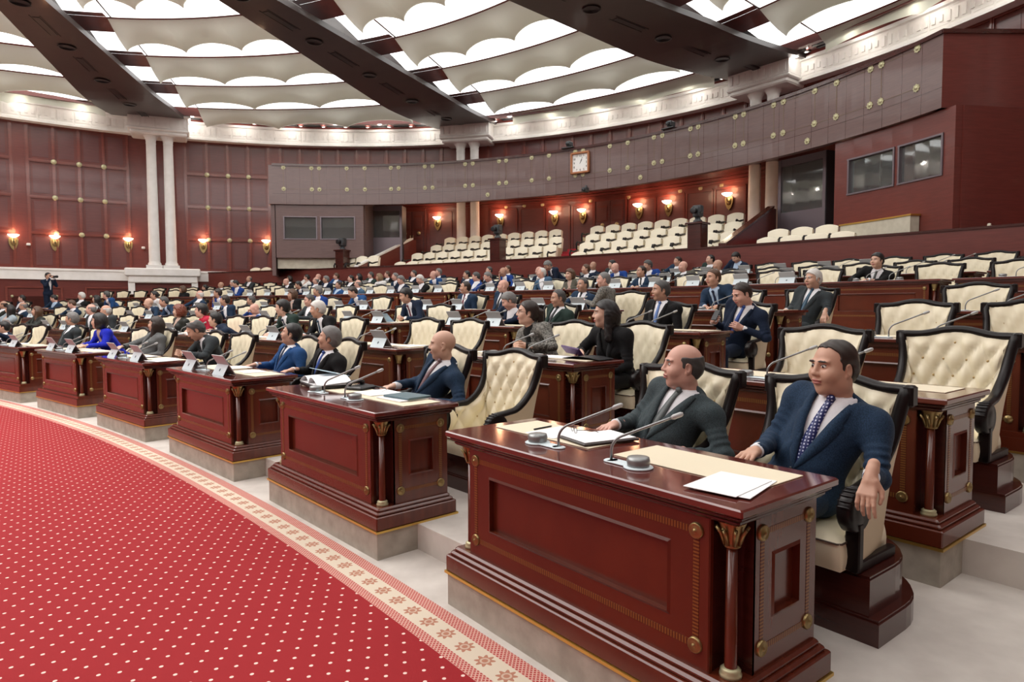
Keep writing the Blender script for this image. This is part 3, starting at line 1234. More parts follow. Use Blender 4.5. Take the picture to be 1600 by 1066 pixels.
# ---- wall lamps: brass shield with glowing bowl
sc = Proto('wall_lamp', 'lamp')
mb = MB()
poly = []
for k in range(17):
    t = k / 16
    a = PI * t
    poly.append((0.17 * math.cos(a), 0.02 + 0.13 * math.sin(a)))
poly += [(-0.15, -0.15), (-0.08, -0.32), (0.0, -0.40), (0.08, -0.32), (0.15, -0.15)]
mb.prism(poly, 0, 0.06, 0, Matrix.Rotation(PI / 2, 4, 'Z') @ Matrix.Rotation(PI / 2, 4, 'X'))
mb.ball((0.07, 0, -0.08), (0.05, 0.10, 0.14), 10, 7)
sc.part('backplate', mb, BRASS)
mb = MB()
mb.tube([(0.06, 0, -0.05), (0.16, 0, -0.08), (0.20, 0, 0.02), (0.20, 0, 0.10)], 0.018, 6)
sc.part('arm', mb, BLACK)
mb = MB()
mb.lathe([(0.03, 0.10), (0.13, 0.15), (0.20, 0.22), (0.19, 0.23), (0.1, 0.17), (0.0, 0.15)], 16, (0.20, 0, 0), cap=False)
sc.part('glass_bowl', mb, LAMPG)
spots = [(a, z, 0) for a, z in ((130.94, 4.45), (127.06, 4.48), (119.61, 4.52), (111.24, 4.58), (103.58, 4.62))]
spots += [(a, 5.72, 1) for a in (80.73, 72.07, 64.62, 60.83, 53.46, 49.75, 42.46)]
nL = nU = 0
for a, z, w in spots:
    M = Matrix.Translation(hpt(WR - (0.16 if w else 0.02), a, z)) @ Matrix.Rotation(math.radians(a) + PI, 4, 'Z')
    if w:
        nU += 1
        lb = 'brass wall lamp with lit bowl under the gallery, number %d from the left' % nU
    else:
        nL += 1
        lb = 'brass wall lamp with lit bowl on the tall left wall, number %d from the left' % nL
    sc.spawn(M, lb, 'wall lamps')
    add_light('wall_lamp_light', 'POINT', hpt(WR - 0.45, a, z + 0.42), 8 if w else 6, (1, 0.42, 0.20), 0.12)
M = Matrix.Translation((cr.x + 2.68, cr.y + 0.98, 4.62)) @ Matrix.Rotation(-PI / 2, 4, 'Z')
sc.spawn(M, 'brass wall lamp at the right edge of the picture on the red wall', 'wall lamps')
add_light('wall_lamp_light', 'POINT', (cr.x + 2.60, cr.y + 0.60, 4.95), 22, (1, 0.42, 0.20), 0.12)

# wall cameras, white and small, on the left wall
for k, (a, z) in enumerate(((129.6, 4.3), (118.0, 4.35))):
    mb = MB()
    mb.bevbox(-0.10, 0.12, -0.07, 0.07, -0.05, 0.05, 0.02)
    mb.tube([(0.10, 0, 0), (0.2, 0, 0.0)], 0.03, 6)
    o = mb.build('security_camera', WHITE, None, Matrix.Translation(hpt(WR - 0.22, a, z)) @ Matrix.Rotation(math.radians(a), 4, 'Z'))
    tag(o, 'small white security camera on the left wall, the %s one' % ('left' if k == 0 else 'right'), 'camera')

# clock on the gallery front
ck = empty('wall_clock', 'square wall clock in a light brown frame on the gallery front', 'clock',
           Matrix.Translation(hpt(FR - 0.03, 55.13, 7.07)) @ Matrix.Rotation(math.radians(55.13) + PI, 4, 'Z'))
mb = MB()
h = 0.40
for (y0, y1, z0, z1) in ((-h, h, h - 0.07, h), (-h, h, -h, -h + 0.07), (-h, -h + 0.07, -h, h), (h - 0.07, h, -h, h)):
    mb.bevbox(0, 0.11, y0, y1, z0, z1, 0.012)
mb.build('frame', CLOCKW, ck)
mb = MB()
mb.box(0, 0.04, -h + 0.06, h - 0.06, -h + 0.06, h - 0.06)
face = mb.build('dial', mat('white_dial', (0.9, 0.9, 0.88), 0.4), ck)
INK = mat('black_ink', (0.02, 0.02, 0.02), 0.6)


def text_mesh(body, size, extrude=0.002):
    cu = bpy.data.curves.new('text', 'FONT')
    cu.body = body
    cu.size = size
    cu.extrude = extrude
    cu.align_x = 'CENTER'
    cu.align_y = 'CENTER'
    o = bpy.data.objects.new('text', cu)
    S.collection.objects.link(o)
    dg = bpy.context.evaluated_depsgraph_get()
    me = bpy.data.meshes.new_from_object(o.evaluated_get(dg))
    bpy.data.objects.remove(o)
    return me


for k in range(1, 13):
    a = PI / 2 - 2 * PI * k / 12
    q = 0.26 / max(abs(math.cos(a)), abs(math.sin(a)))
    q = min(q, 0.33)
    me = text_mesh(str(k), 0.11)
    me.materials.clear()
    me.materials.append(INK)
    o = link('numeral', me, face)
    # dial plane: local -y is to the right when seen from the front
    o.matrix_basis = Matrix.Translation((0.043, q * math.cos(a), q * math.sin(a))) @ Matrix(
        ((0, 0, 1, 0), (1, 0, 0, 0), (0, 1, 0, 0), (0, 0, 0, 1)))
mb = MB()
for ang, L, w in ((PI / 2 - 2 * PI * 4 / 60, 0.22, 0.010), (PI / 2 - 2 * PI * 1.07 / 12, 0.14, 0.015)):
    M = Matrix(((0, 0, 1, 0.05), (1, 0, 0, 0), (0, 1, 0, 0), (0, 0, 0, 1))) @ Matrix.Rotation(ang, 4, 'Z')
    mb.box(-0.03, L, -w / 2, w / 2, 0, 0.004, 0, M)
mb.build('clock_hands', INK, ck)

# small spot cameras on / under the gallery front
for k, (a, z, up) in enumerate(((57.0, 7.86, 1), (54.3, 6.02, 0), (42.5, 7.86, 1))):
    mb = MB()
    mb.tube([(0, 0, -0.15 if up else 0.18), (0, 0, 0)], 0.035, 8)
    mb.bevbox(-0.16, 0.12, -0.09, 0.09, -0.08, 0.10, 0.02)
    mb.lathe([(0.07, 0), (0.06, 0.1)], 10, mi=0, M=Matrix.Translation((-0.15, 0, 0)) @ Matrix.Rotation(-PI / 2, 4, 'Y'))
    if up:
        mb.box(-0.25, 0.25, -0.25, 0.25, -0.17, -0.14)
    o = mb.build('gallery_camera', DGREY, None,
                 Matrix.Translation(hpt(FR + (0.1 if up else -0.05), a, z)) @ Matrix.Rotation(math.radians(a), 4, 'Z'))
    tag(o, ['small dark camera standing on the gallery rail above the clock', 'small dark camera fixed below the clock',
            'small dark camera on the gallery rail right of the clock'][k], 'camera')

# ---- parapet behind the last desk row
def par_r(t):
    k = min(1, max(0, (t - 1.03) / 0.10))
    return 60.45 - 0.0 * k


PR = 60.45
mb = MB()
ts = [0.7005 + 0.006 * i for i in range(90)]
ts = [t for t in ts if hdist(rowpt(par_r(t), t)) < WR - 0.02]


def par_strip(r0, r1, z0, z1, mi, dz=0.0):
    vs = []
    for t in ts:
        R = par_r(t)
        zz = z1 - 0.055 * (60.45 - R) + dz
        for r in (R + r0, R + r1):
            for z in (z0 if z0 < 2 else zz - (z1 - z0), zz):
                vs.append(rowpt(r, t, z))
    fs = []
    for i in range(len(ts) - 1):
        a = i * 4
        for p_, q_ in ((0, 1), (1, 3), (3, 2), (2, 0)):
            fs.append((a + p_, a + q_, a + 4 + q_, a + 4 + p_))
    fs += [(0, 1, 3, 2), (len(vs) - 4, len(vs) - 2, len(vs) - 1, len(vs) - 3)]
    mb.add(vs, fs, mi)


par_strip(0, 0.2, 1.0, 3.26, 0)
par_strip(-0.03, 0.23, 3.25, 3.30, 1)
struct(mb.build('wall_parapet', [WALLW, WOOD_DARK]))

# stepped floor of the gallery seating
mb = MB()
TR = [(61.7, 2.55), (62.6, 2.97), (63.5, 3.37), (64.4, 3.78)]
for i, (R, z) in enumerate(TR):
    thick_sector(mb, R - 0.55 if i else PR + 0.2, 66.5 if i == 3 else TR[i + 1][0] - 0.55, 1.0, z, 0.66, 1.2, 60)
struct(mb.build('floor', REDCARP, fix=False))


# gallery seats: cream upholstered armchairs
def gseat():
    p = Proto('auditorium_armchair', 'armchair')
    mb = MB()

    def back(u, v):
        y = (u - 0.5) * 0.58
        z = 0.30 + v * (0.66 + 0.045 * math.cos((u - 0.5) * PI) - 0.02 * abs(u - 0.5) ** 3 * 8)
        x = 0.30 + 0.10 * v - 0.05 * math.sin(PI * v) * math.cos((u - 0.5) * PI)
        return Vector((x, y, z))

    def backr(u, v):
        q = back(u, v)
        return Vector((q.x + 0.13, q.y, q.z - 0.01))
    mb.grid(back, 8, 6)
    mb.grid(backr, 8, 3)
    mb.grid(lambda u, v: back(u, 1).lerp(backr(u, 1), v) + Vector((0, 0, 0.03 * math.sin(PI * v))), 8, 3)
    for s in (0, 1):
        mb.grid(lambda u, v: back(s, v).lerp(backr(s, v), u), 2, 4)
    p.part('backrest', mb, SEATCR)
    mb = MB()
    mb.bevbox(-0.18, 0.36, -0.27, 0.27, 0.24, 0.42, 0.05)
    p.part('seat', mb, SEATCR)
    mb = MB()
    for s in (-1, 1):
        mb = MB()
        mb.bevbox(-0.16, 0.40, s * 0.305 - 0.025, s * 0.305 + 0.025, 0.0, 0.55, 0.01)
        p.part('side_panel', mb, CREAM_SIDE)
    for s in (-1, 1):
        mb = MB()
        y = s * 0.303
        mb.tube([(-0.22, y, 0.36), (-0.25, y, 0.60), (-0.20, y, 0.69), (-0.02, y, 0.66), (0.14, y, 0.70), (0.32, y, 0.74)], [0.026, 0.036, 0.040, 0.034, 0.034, 0.026], 6)
        p.part('armrest', mb, LACQ)
    return p


GS = gseat()


def seat_row(R, z, t_list, rowname):
    for i, t in enumerate(t_list):
        if hdist(rowpt(R, t)) > 20.3:
            continue
        M = frame_at(rowpt(R, t, z), t)
        GS.spawn(M, 'cream gallery armchair, %s, number %d from the right' % (rowname, i + 1), 'cream gallery armchairs')


def trange(t0, t1, R=62.5):
    step = 0.665 / R
    n = int(round((t1 - t0) / step)) + 1
    return [t0 + step * i for i in range(n)]


seat_row(60.98, 2.48, trange(0.7185, 0.7285), 'at the far right by the red wall')
seat_row(60.95, 2.52, trange(0.7645, 0.7945), 'first row before the right booth')
seat_row(TR[0][0], TR[0][1], trange(0.823, 0.905), 'first row of the right block')
seat_row(TR[0][0], TR[0][1], trange(0.9405, 1.050), 'first row of the middle block')
seat_row(61.15, 2.50, trange(1.165, 1.178), 'at the far left end')
seat_row(TR[1][0], TR[1][1], trange(0.8265, 0.912), 'second row of the right block')
seat_row(TR[1][0], TR[1][1], trange(0.937, 1.042), 'second row of the middle block')
seat_row(TR[2][0], TR[2][1], trange(0.831, 0.913), 'third row of the right block')
seat_row(TR[2][0], TR[2][1], trange(0.942, 1.038), 'third row of the middle block')
seat_row(TR[3][0], TR[3][1], trange(0.836, 0.922), 'rear row of the right block')
seat_row(TR[3][0], TR[3][1], trange(0.951, 1.036), 'rear row of the middle block')
seat_row(61.65, 2.80, trange(0.775, 0.797), 'second row before the right booth')
seat_row(60.95, 2.80, trange(1.060, 1.083), 'row before the left booth')

# red carpeted steps between the blocks
for k, (t, w, n, r0) in enumerate(((0.9255, 0.0105, 6, 61.5), (0.8055, 0.010, 2, 61.3))):
    mb = MB()
    for i in range(n):
        z = 2.55 + 0.21 * (i + 1)
        mb.arc(PX, PY, r0 + i * 0.42, 65.0 if n > 3 else 62.0, t - w / 2, t + w / 2, 2.5, z + 0.03, 2, 0)
    tag(mb.build('carpeted_steps', REDCARP, fix=False),
        ['red carpeted steps between the two big blocks of gallery armchairs', 'red carpeted steps beside the right sloping wall'][k], 'steps')

# sloping stair walls
for k, (ta, tb, lb) in enumerate(((1.0653, 1.0646, 'left'), (0.8124, 0.8148, 'right'))):
    mb = MB()
    A = rowpt(60.7, ta)
    B = rowpt(64.6, tb)
    d = (B - A)
    L = d.length
    M = Matrix.Translation((A.x, A.y, 0)) @ Matrix.Rotation(math.atan2(d.y, d.x), 4, 'Z')
    poly = [(0, 2.4), (L, 2.4), (L, 4.75), (L - 0.25, 4.75), (0.0, 3.32)]
    poly = [(x, z) for x, z in poly]
    mb.prism(poly, -0.08, 0.08, 0, M @ Matrix.Rotation(PI / 2, 4, 'X'))
    poly = [(-0.05, 3.32), (L - 0.25, 4.76), (L - 0.25, 4.83), (-0.05, 3.39)]
    mb.prism(poly, -0.11, 0.11, 1, M @ Matrix.Rotation(PI / 2, 4, 'X'))
    tag(mb.build('ramp_wall', [WALLW, STONE if k == 0 else WOOD_DARK]), 'sloping red-brown stair wall at the %s end of the gallery seats' % lb,
        'stair wall')

# camera pedestals with video cameras
for k, (t, z) in enumerate(((1.0828, 4.05), (0.9528, 4.08), (0.8276, 4.03))):
    M = frame_at(rowpt(61.0, t, 0), t)
    mb = MB()
    mb.bevbox(-0.22, 0.22, -0.22, 0.22, 2.3, z, 0.02, 0, M)
    mb.bevbox(-0.27, 0.27, -0.27, 0.27, z - 0.02, z + 0.04, 0.01, 0, M)
    w = ['left', 'middle', 'right'][k]
    tag(mb.build('camera_pedestal', WOOD_DARK), 'dark wooden post carrying the %s video camera above the parapet' % w, 'post')
    e = empty('video_camera', 'black video camera on the %s wooden post' % w, 'camera', M @ Matrix.Translation((0, 0, z + 0.04)))
    mb = MB()
    mb.lathe([(0.13, 0), (0.13, 0.06), (0.08, 0.10), (0.08, 0.2)], 12)
    mb.build('base', DGREY, e)
    mb = MB()
    mb.bevbox(-0.14, 0.16, -0.11, 0.11, 0.16, 0.46, 0.03)
    mb.bevbox(-0.1, 0.1, -0.14, 0.14, 0.28, 0.50, 0.02)
    mb.build('body', DGREY, e)
    mb = MB()
    mb.lathe([(0.07, 0.0), (0.08, 0.12), (0.10, 0.18), (0.07, 0.185)], 12,
             M=Matrix.Translation((-0.12, 0.0, 0.33)) @ Matrix.Rotation(-PI / 2, 4, 'Y'))
    mb.build('lens', BLACK, e)

# ================================================================== desks
W2 = 0.92        # half width
DD = 0.68        # depth


def make_desk(lod):
    p = Proto('desk', 'desk')
    H = 0.80
    # top slab with moulded edge
    mb = MB()
    mb.bevbox(0.0, DD, -W2, W2, H - 0.032, H, 0.006)
    tp = p.part('tabletop', mb, WOOD_TOP)
    mb = MB()
    if lod == 0:
        mb.bevbox(0.018, DD - 0.015, -W2 + 0.018, W2 - 0.018, H - 0.052, H - 0.031, 0.008)
        mb.bevbox(0.036, DD - 0.03, -W2 + 0.036, W2 - 0.036, H - 0.075, H - 0.050, 0.009)
    else:
        mb.box(0.03, DD - 0.02, -W2 + 0.03, W2 - 0.03, H - 0.07, H - 0.031)
    p.part('cornice_moulding', mb, WOOD_DARK)
    # plinth
    mb = MB()
    if lod == 0:
        mb.bevbox(0.0, DD - 0.03, -W2, W2, 0.014, 0.105, 0.006)
        mb.bevbox(0.016, DD - 0.045, -W2 + 0.016, W2 - 0.016, 0.10, 0.128, 0.010)
        mb.bevbox(0.034, DD - 0.06, -W2 + 0.034, W2 - 0.034, 0.122, 0.150, 0.010)
    else:
        mb.box(0.0, DD - 0.03, -W2, W2, 0.014, 0.11)
        mb.box(0.02, DD - 0.05, -W2 + 0.02, W2 - 0.02, 0.11, 0.15)
    p.part('plinth', mb, WOOD)
    mb = MB()
    mb.box(-0.006, DD - 0.02, -W2 - 0.006, W2 + 0.006, 0.0, 0.014)
    p.part('gold_strip', mb, GOLD)
    # body: front board between the corner niches, side boards
    B0, B1 = 0.055, DD - 0.07
    fy = W2 - 0.165
    z0, z1 = 0.15, H - 0.07
    mb = MB()

    def framed(P, u0, u1, v0, v1, p0, p1, q0, q1, dep):
        """board with a sunken field; P maps (u, v, depth) to local space"""
        def quad(a, b, c, d):
            mb.add([a, b, c, d], [(0, 1, 2, 3)])
        # face with hole
        quad(P(u0, v0, 0), P(u1, v0, 0), P(p1, q0, 0), P(p0, q0, 0))
        quad(P(u1, v0, 0), P(u1, v1, 0), P(p1, q1, 0), P(p1, q0, 0))
        quad(P(u1, v1, 0), P(u0, v1, 0), P(p0, q1, 0), P(p1, q1, 0))
        quad(P(u0, v1, 0), P(u0, v0, 0), P(p0, q0, 0), P(p0, q1, 0))
        e = 0.012
        # ovolo rim down to the field
        a = [P(p0, q0, 0), P(p1, q0, 0), P(p1, q1, 0), P(p0, q1, 0)]
        r1 = [P(p0 + e, q0 + e, -0.006), P(p1 - e, q0 + e, -0.006), P(p1 - e, q1 - e, -0.006), P(p0 + e, q1 - e, -0.006)]
        b = [P(p0 + e, q0 + e, dep), P(p1 - e, q0 + e, dep), P(p1 - e, q1 - e, dep), P(p0 + e, q1 - e, dep)]
        for i in range(4):
            j = (i + 1) % 4
            quad(a[i], a[j], r1[j], r1[i])
            quad(r1[i], r1[j], b[j], b[i])
        quad(*b)
    framed(lambda u, v, d: Vector((B0 + d, u, v)), -fy, fy, z0, z1, -fy + 0.17, fy - 0.17, 0.305, 0.60, 0.022)
    for s in (-1, 1):
        yo = s * (W2 - 0.055)
        framed(lambda u, v, d: Vector((u, yo - s * d, v)), B0 + 0.11, B1, z0, z1, B0 + 0.23, B1 - 0.12, 0.33, 0.58, 0.022)
    # niche walls and back
    for s in (-1, 1):
        mb.box(B0 + 0.002, B0 + 0.02, s * fy - 0.004, s * fy + 0.004, z0, z1)
        mb.box(B0 + 0.11, B0 + 0.122, min(s * fy, s * (W2 - 0.055)), max(s * fy, s * (W2 - 0.055)), z0, z1, 1)
        mb.box(B0 + 0.01, B0 + 0.112, min(s * (fy - 0.005), s * fy), max(s * (fy - 0.005), s * fy), z0, z1, 1)
    mb.box(B1 - 0.02, B1, -W2 + 0.056, W2 - 0.056, z0, z1)
    body = p.part('panelled_body', mb, [WOOD, WOOD_DARK], fix=False)
    # corner columns
    for s in (-1, 1):
        mb = MB()
        n = 14 if lod == 0 else 8
        cx, cy = B0 + 0.052, s * (W2 - 0.105)
        mb.lathe([(0.026, z0), (0.023, z0 + 0.02), (0.020, z1 - 0.10)], n, (cx, cy, 0))
        c = p.part('corner_column', mb, WOOD)
        mb = MB()
        mb.lathe([(0.040, 0.0), (0.040, 0.012), (0.034, 0.018), (0.037, 0.026), (0.028, 0.034)], n, (cx, cy, z0))
        mb2 = MB()
        mb2.lathe([(0.026, 0.0), (0.031, 0.004), (0.026, 0.010), (0.030, 0.03), (0.043, 0.075), (0.052, 0.095), (0.052, 0.105)],
                  n, (cx, cy, z1 - 0.105))
        if lod == 0:
            for k in range(8):
                a = 2 * PI * k / 8
                mb2.tube([(cx + 0.028 * math.cos(a), cy + 0.028 * math.sin(a), z1 - 0.095),
                          (cx + 0.040 * math.cos(a), cy + 0.040 * math.sin(a), z1 - 0.055),
                          (cx + 0.058 * math.cos(a), cy + 0.058 * math.sin(a), z1 - 0.030),
                          (cx + 0.054 * math.cos(a), cy + 0.054 * math.sin(a), z1 - 0.042)], [0.006, 0.008, 0.007, 0.003], 5)
        p.sub(c, 'column_base', mb, ROSE_BR)
        p.sub(c, 'column_capital', mb2, BRASS)
    # rosettes, inlay bands
    zr = (0.665, 0.235)
    yr = fy - 0.055
    inl = MB()
    t = 0.0015
    for z in zr:
        inl.box(B0 - t, B0 + 0.001, -yr + 0.03, yr - 0.03, z - 0.013, z + 0.013)
    for y in (-yr, yr):
        inl.box(B0 - t, B0 + 0.001, y - 0.013, y + 0.013, zr[1] + 0.03, zr[0] - 0.03, 1)
    xr = (B0 + 0.165, B1 - 0.06)
    for s in (-1, 1):
        yo = s * (W2 - 0.055)
        for z in zr:
            inl.box(xr[0] + 0.02, xr[1] - 0.02, min(yo, yo + s * t), max(yo, yo + s * t), z - 0.011, z + 0.011)
        for x in xr:
            inl.box(x - 0.012, x + 0.012, min(yo, yo + s * t), max(yo, yo + s * t), zr[1] + 0.03, zr[0] - 0.03, 1)

    def rosette(M):
        mb = MB()
        n = 18 if lod == 0 else 8
        if lod == 0:
            mb.lathe([(0.031, 0), (0.030, 0.008), (0.025, 0.012), (0.020, 0.008), (0.016, 0.013), (0.011, 0.010), (0.007, 0.016), (0, 0.018)],
                     n, M=M, cap=False)
        else:
            mb.lathe([(0.031, 0), (0.026, 0.012), (0.0, 0.016)], n, M=M, cap=False)
        return mb
    Mf = Matrix.Rotation(-PI / 2, 4, 'Y')
    spots_ = [Matrix.Translation((B0, y, z)) @ Mf for z in zr for y in (-yr, yr)]
    spots_ += [Matrix.Translation((x, s * (W2 - 0.055), z)) @ Matrix.Rotation(-s * PI / 2, 4, 'X') for s in (-1, 1) for z in zr for x in xr]
    for M in spots_:
        if lod == 0:
            p.part('rosette', rosette(M), BRASS)
        else:
            q = rosette(M)
            inl.add(q.v, q.f, 2, True)
    p.part('gold_inlay', inl, [INLAY_H, INLAY_V, BRASS])
    return p


DESK = [make_desk(0), make_desk(1)]

# beige leather pads set in the top, their own things
pad_mb = MB()
pad_mb.bevbox(0.0, 0.31, -0.37, 0.37, 0.0, 0.004, 0.001)
PAD_ME = pad_mb.mesh('desk_pad', PAD)


def make_mic(mirror):
    p = Proto('desk_microphone', 'microphone')
    s = -1 if mirror else 1
    mb = MB()
    poly = []
    for k in range(12):
        a = PI / 2 + PI * k / 11
        poly.append((0.055 * math.cos(a + PI / 2) * 0.9, 0.08 * s + 0.060 * math.sin(a + PI / 2) * 1.0))
    mb.lathe([(0.062, 0), (0.064, 0.005), (0.058, 0.008)], 20, (0, 0.085 * s, 0))
    mb.bevbox(-0.032, 0.032, min(-0.075 * s, 0.06 * s), max(-0.075 * s, 0.06 * s), 0, 0.0075, 0.003)
    mb.lathe([(0.033, 0), (0.035, 0.004), (0.030, 0.0075)], 14, (0, -0.07 * s, 0))
    p.part('base_plate', mb, TABWHITE)
    mb = MB()
    mb.lathe([(0.046, 0.007), (0.050, 0.030), (0.046, 0.046), (0.030, 0.050), (0, 0.050)], 22, (0, 0.085 * s, 0), cap=False)
    p.part('speaker_dome', mb, GREYM)
    mb = MB()
    pts = [(0, -0.07 * s, 0.005), (0, -0.07 * s, 0.045)]
    dx, dy = 0.62, -0.78
    for k in range(1, 8):
        a = math.radians(68) * k / 7
        q = 0.075 * (1 - math.cos(a))
        pts.append((dx * q, -0.07 * s + dy * q, 0.045 + 0.075 * math.sin(a)))
    x0 = pts[-1]
    for k in range(1, 8):
        q = 0.030 * k
        pts.append((x0[0] + dx * q, x0[1] + dy * q, x0[2] + 0.0125 * k))
    mb.tube(pts, 0.0062, 8)
    st = p.part('gooseneck', mb, GREYM)
    mb = MB()
    e = Vector(pts[-1])
    dv = Vector((0.62, -0.78, 0.40)) * 0.92
    mb.tube([e, e + dv * 0.012, e + dv * 0.045, e + dv * 0.055],
            [0.007, 0.0115, 0.0115, 0.006], 10)
    p.sub(st, 'microphone_head', mb, mat('pale_grey_mesh', (0.45, 0.46, 0.46), 0.5, 0.3) if 'pale_grey_mesh' not in MATS else MATS['pale_grey_mesh'])
    return p


MIC = [make_mic(False), make_mic(True)]


def make_tablet():
    p = Proto('tablet', 'tablet')
    # local: front (towards the hall) is -x
    t = math.radians(32)
    mb = MB()
    M = Matrix.Translation((0.10, 0, 0.004)) @ Matrix.Rotation(-t, 4, 'Y')
    mb.bevbox(-0.004, 0.005, -0.145, 0.145, 0.0, 0.235, 0.002, 0, M)
    s = p.part('screen_case', mb, [TABGREY])
    mb = MB()
    mb.box(0.005, 0.0056, -0.135, 0.135, 0.012, 0.225, 0, M)
    p.sub(s, 'screen', mb, BLACK)
    mb = MB()
    # kick stand: from mid height of the case forward to the desk
    top = M @ Vector((-0.006, 0, 0.125))
    L = math.hypot(0.055, top.z)
    A = Vector((top.x - 0.055, 0, 0.0))
    vs = []
    for q, o in ((A, 0), (top, 0)):
        for y in (-0.143, 0.143):
            vs.append((q.x, y, q.z))
    vs += [(x + 0.003, y, z) for x, y, z in vs]
    mb.add(vs, [(0, 1, 3, 2), (4, 6, 7, 5), (0, 4, 5, 1), (2, 3, 7, 6), (0, 2, 6, 4), (1, 5, 7, 3)])
    k = p.part('stand_flap', mb, TABWHITE)
    mb = MB()
    c = (A + top) / 2
    dz = (top - A).normalized()
    Me = Matrix.Translation(c + Vector((-0.001, 0, 0))) @ Matrix(((0, dz.x, -dz.z, 0), (1, 0, 0, 0), (0, dz.z, dz.x, 0), (0, 0, 0, 1)))
    star = []
    for q in range(16):
        a = 2 * PI * q / 16
        r = 0.017 if q % 2 == 0 else 0.012
        star.append((r * math.cos(a), r * math.sin(a)))
    mb.prism(star, 0, 0.0015, 0, Me)
    p.sub(k, 'emblem', mb, mat('slate_emblem', (0.10, 0.14, 0.17), 0.5))
    return p


TABLET = make_tablet()


# ================================================================== armchairs
def make_chair(lod):
    p = Proto('armchair', 'chair')
    PZ = 0.29
    n = 22 if lod == 0 else 10
    # pedestal of two curved tiers
    for (w, x0, z0, z1, g) in ((0.455, 0.0, 0.0, 0.115, 0.0), (0.405, 0.02, 0.115, PZ, 0.0)):
        mb = MB()
        poly = [(x0, -w), (x0, w)]
        R = w
        xs = 0.28
        for k in range(n + 1):
            a = PI / 2 - PI * k / n
            poly.append((xs + R * math.cos(a), R * math.sin(a)))
        poly2 = [(x + (0.012 if i < 2 else 0), y * 0.985) for i, (x, y) in enumerate(poly)]
        mb.prism(poly, z0, z1 - 0.012)
        mb.prism(poly2, z1 - 0.012, z1)
        p.part('pedestal_tier', mb, WOOD_DARK)

    def sstep(a, b, x):
        t = min(1, max(0, (x - a) / (b - a)))
        return t * t * (3 - 2 * t)

    def plan(t, f):
        """t 0..1 from the front of one arm round the back to the other; f 0 at the base, 1 at the top"""
        s = -1 if t < 0.5 else 1
        q = abs(t - 0.5) * 2          # 0 centre back .. 1 arm front
        if q < 0.42:
            x, y = 0.410 + 0.03 * math.cos(q / 0.42 * PI / 2), q / 0.42 * 0.225
        elif q < 0.58:
            a = (q - 0.42) / 0.16 * PI / 2
            x, y = 0.325 + 0.085 * math.cos(a), 0.225 + 0.075 * math.sin(a)
        else:
            k = (q - 0.58) / 0.42
            x, y = 0.325 - 0.325 * k, 0.30 + 0.036 * math.sin(k * PI / 2)
        bk = 1 - sstep(0.50, 0.80, q)
        f = max(0.0, min(1.05, f))
        x += f * 0.10 * bk + 0.02 * f
        y += (0.088 * f ** 2.2 * min(1, q / 0.42)) * bk + 0.010 * f
        return x, s * y

    QC = 0.50

    def height(t):
        q = abs(t - 0.5) * 2
        if q <= QC:
            return 1.070 + 0.040 * (0.5 + 0.5 * math.cos(min(1, q / 0.36) * PI))
        k = min(1, (q - QC) / 0.26)
        h = 0.660 + 0.41 * (1 - math.sqrt(max(0, 1 - (1 - k) ** 2)))
        if q > 0.76:
            h -= 0.015 * (q - 0.76) / 0.24
        return h

    def tm(u):
        """parameter warp: many samples just outside the back corners"""
        q = abs(u - 0.5) * 2
        s = -1 if u < 0.5 else 1
        if q < 0.42:
            q2 = q / 0.42 * QC
        elif q < 0.72:
            w_ = (q - 0.42) / 0.30
            q2 = QC + 0.26 * w_ ** 2.2
        else:
            q2 = QC + 0.26 + (0.96 - QC - 0.26) * (q - 0.72) / 0.28
        return 0.5 + s * q2 / 2

    def shell(t, v, off=0.0, tuft=False):
        z0 = PZ + 0.02
        h = height(t)
        z = z0 + (h - z0) * v
        f = max(0, (z - z0)) / 0.80
        x, y = plan(t, f)
        e = 0.004
        xa, ya = plan(max(0, t - e), f)
        xb, yb = plan(min(1, t + e), f)
        tx, ty = xb - xa, yb - ya
        L = math.hypot(tx, ty) or 1
        nx, ny = -ty / L, tx / L       # points inwards?
        if nx * (0.15 - x) + ny * (0 - y) < 0:
            nx, ny = -nx, -ny
        d = off
        if tuft:
            # arc length coordinate
            sarc = (t - 0.5) * 1.50
            a = sarc / 0.155
            b = (z - 0.55) / 0.235
            fpp = abs(math.sin(PI * (a + b) / 1.0 * 0.5 * 1.0 * 1.0 + 0)) if False else 0
            u_ = a + b
            w_ = a - b
            pil = math.sqrt(abs(math.sin(PI * u_)) * abs(math.sin(PI * w_)))
            edge = min(1, (1 - v) / 0.10)
            edge = min(edge, 1.0)
            d += 0.042 * pil * edge - 0.010
        return Vector((x + nx * d, y + ny * d, z))
    nu = 96 if lod == 0 else 48
    nv = 30 if lod == 0 else 14
    mb = MB()
    mb.grid(lambda u, v: shell(tm(u), v, 0.045, True), nu, nv)
    bt = 0
    # buttons where the creases meet
    for i in range(-7, 8):
        for j in range(-4, 8):
            if (i + j) % 2:
                continue
            a, b = i * 0.5, j * 0.5
            t = 0.5 + a * 0.155 / 1.50
            z = 0.55 + b * 0.235
            if t < 0.05 or t > 0.95:
                continue
            if z > height(t) - 0.07 or z < PZ + 0.2:
                continue
            v = (z - PZ - 0.02) / (height(t) - PZ - 0.02)
            c = shell(t, v, 0.040)
            if lod == 0:
                mb.ball(c, 0.009, 8, 5, 1)
            else:
                mb.ball(c, 0.010, 5, 3, 1)
    p.part('tufted_back', mb, [CREAM, mat('button_gold', (0.50, 0.36, 0.17), 0.35, 0.4) if 'button_gold' not in MATS else MATS['button_gold']],
           fix=False)
    mb = MB()
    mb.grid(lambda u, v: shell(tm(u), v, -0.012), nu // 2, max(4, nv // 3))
    mb.grid(lambda u, v: shell(tm(u), 1, -0.012).lerp(shell(tm(u), 1, 0.045), v), nu // 2, 1)
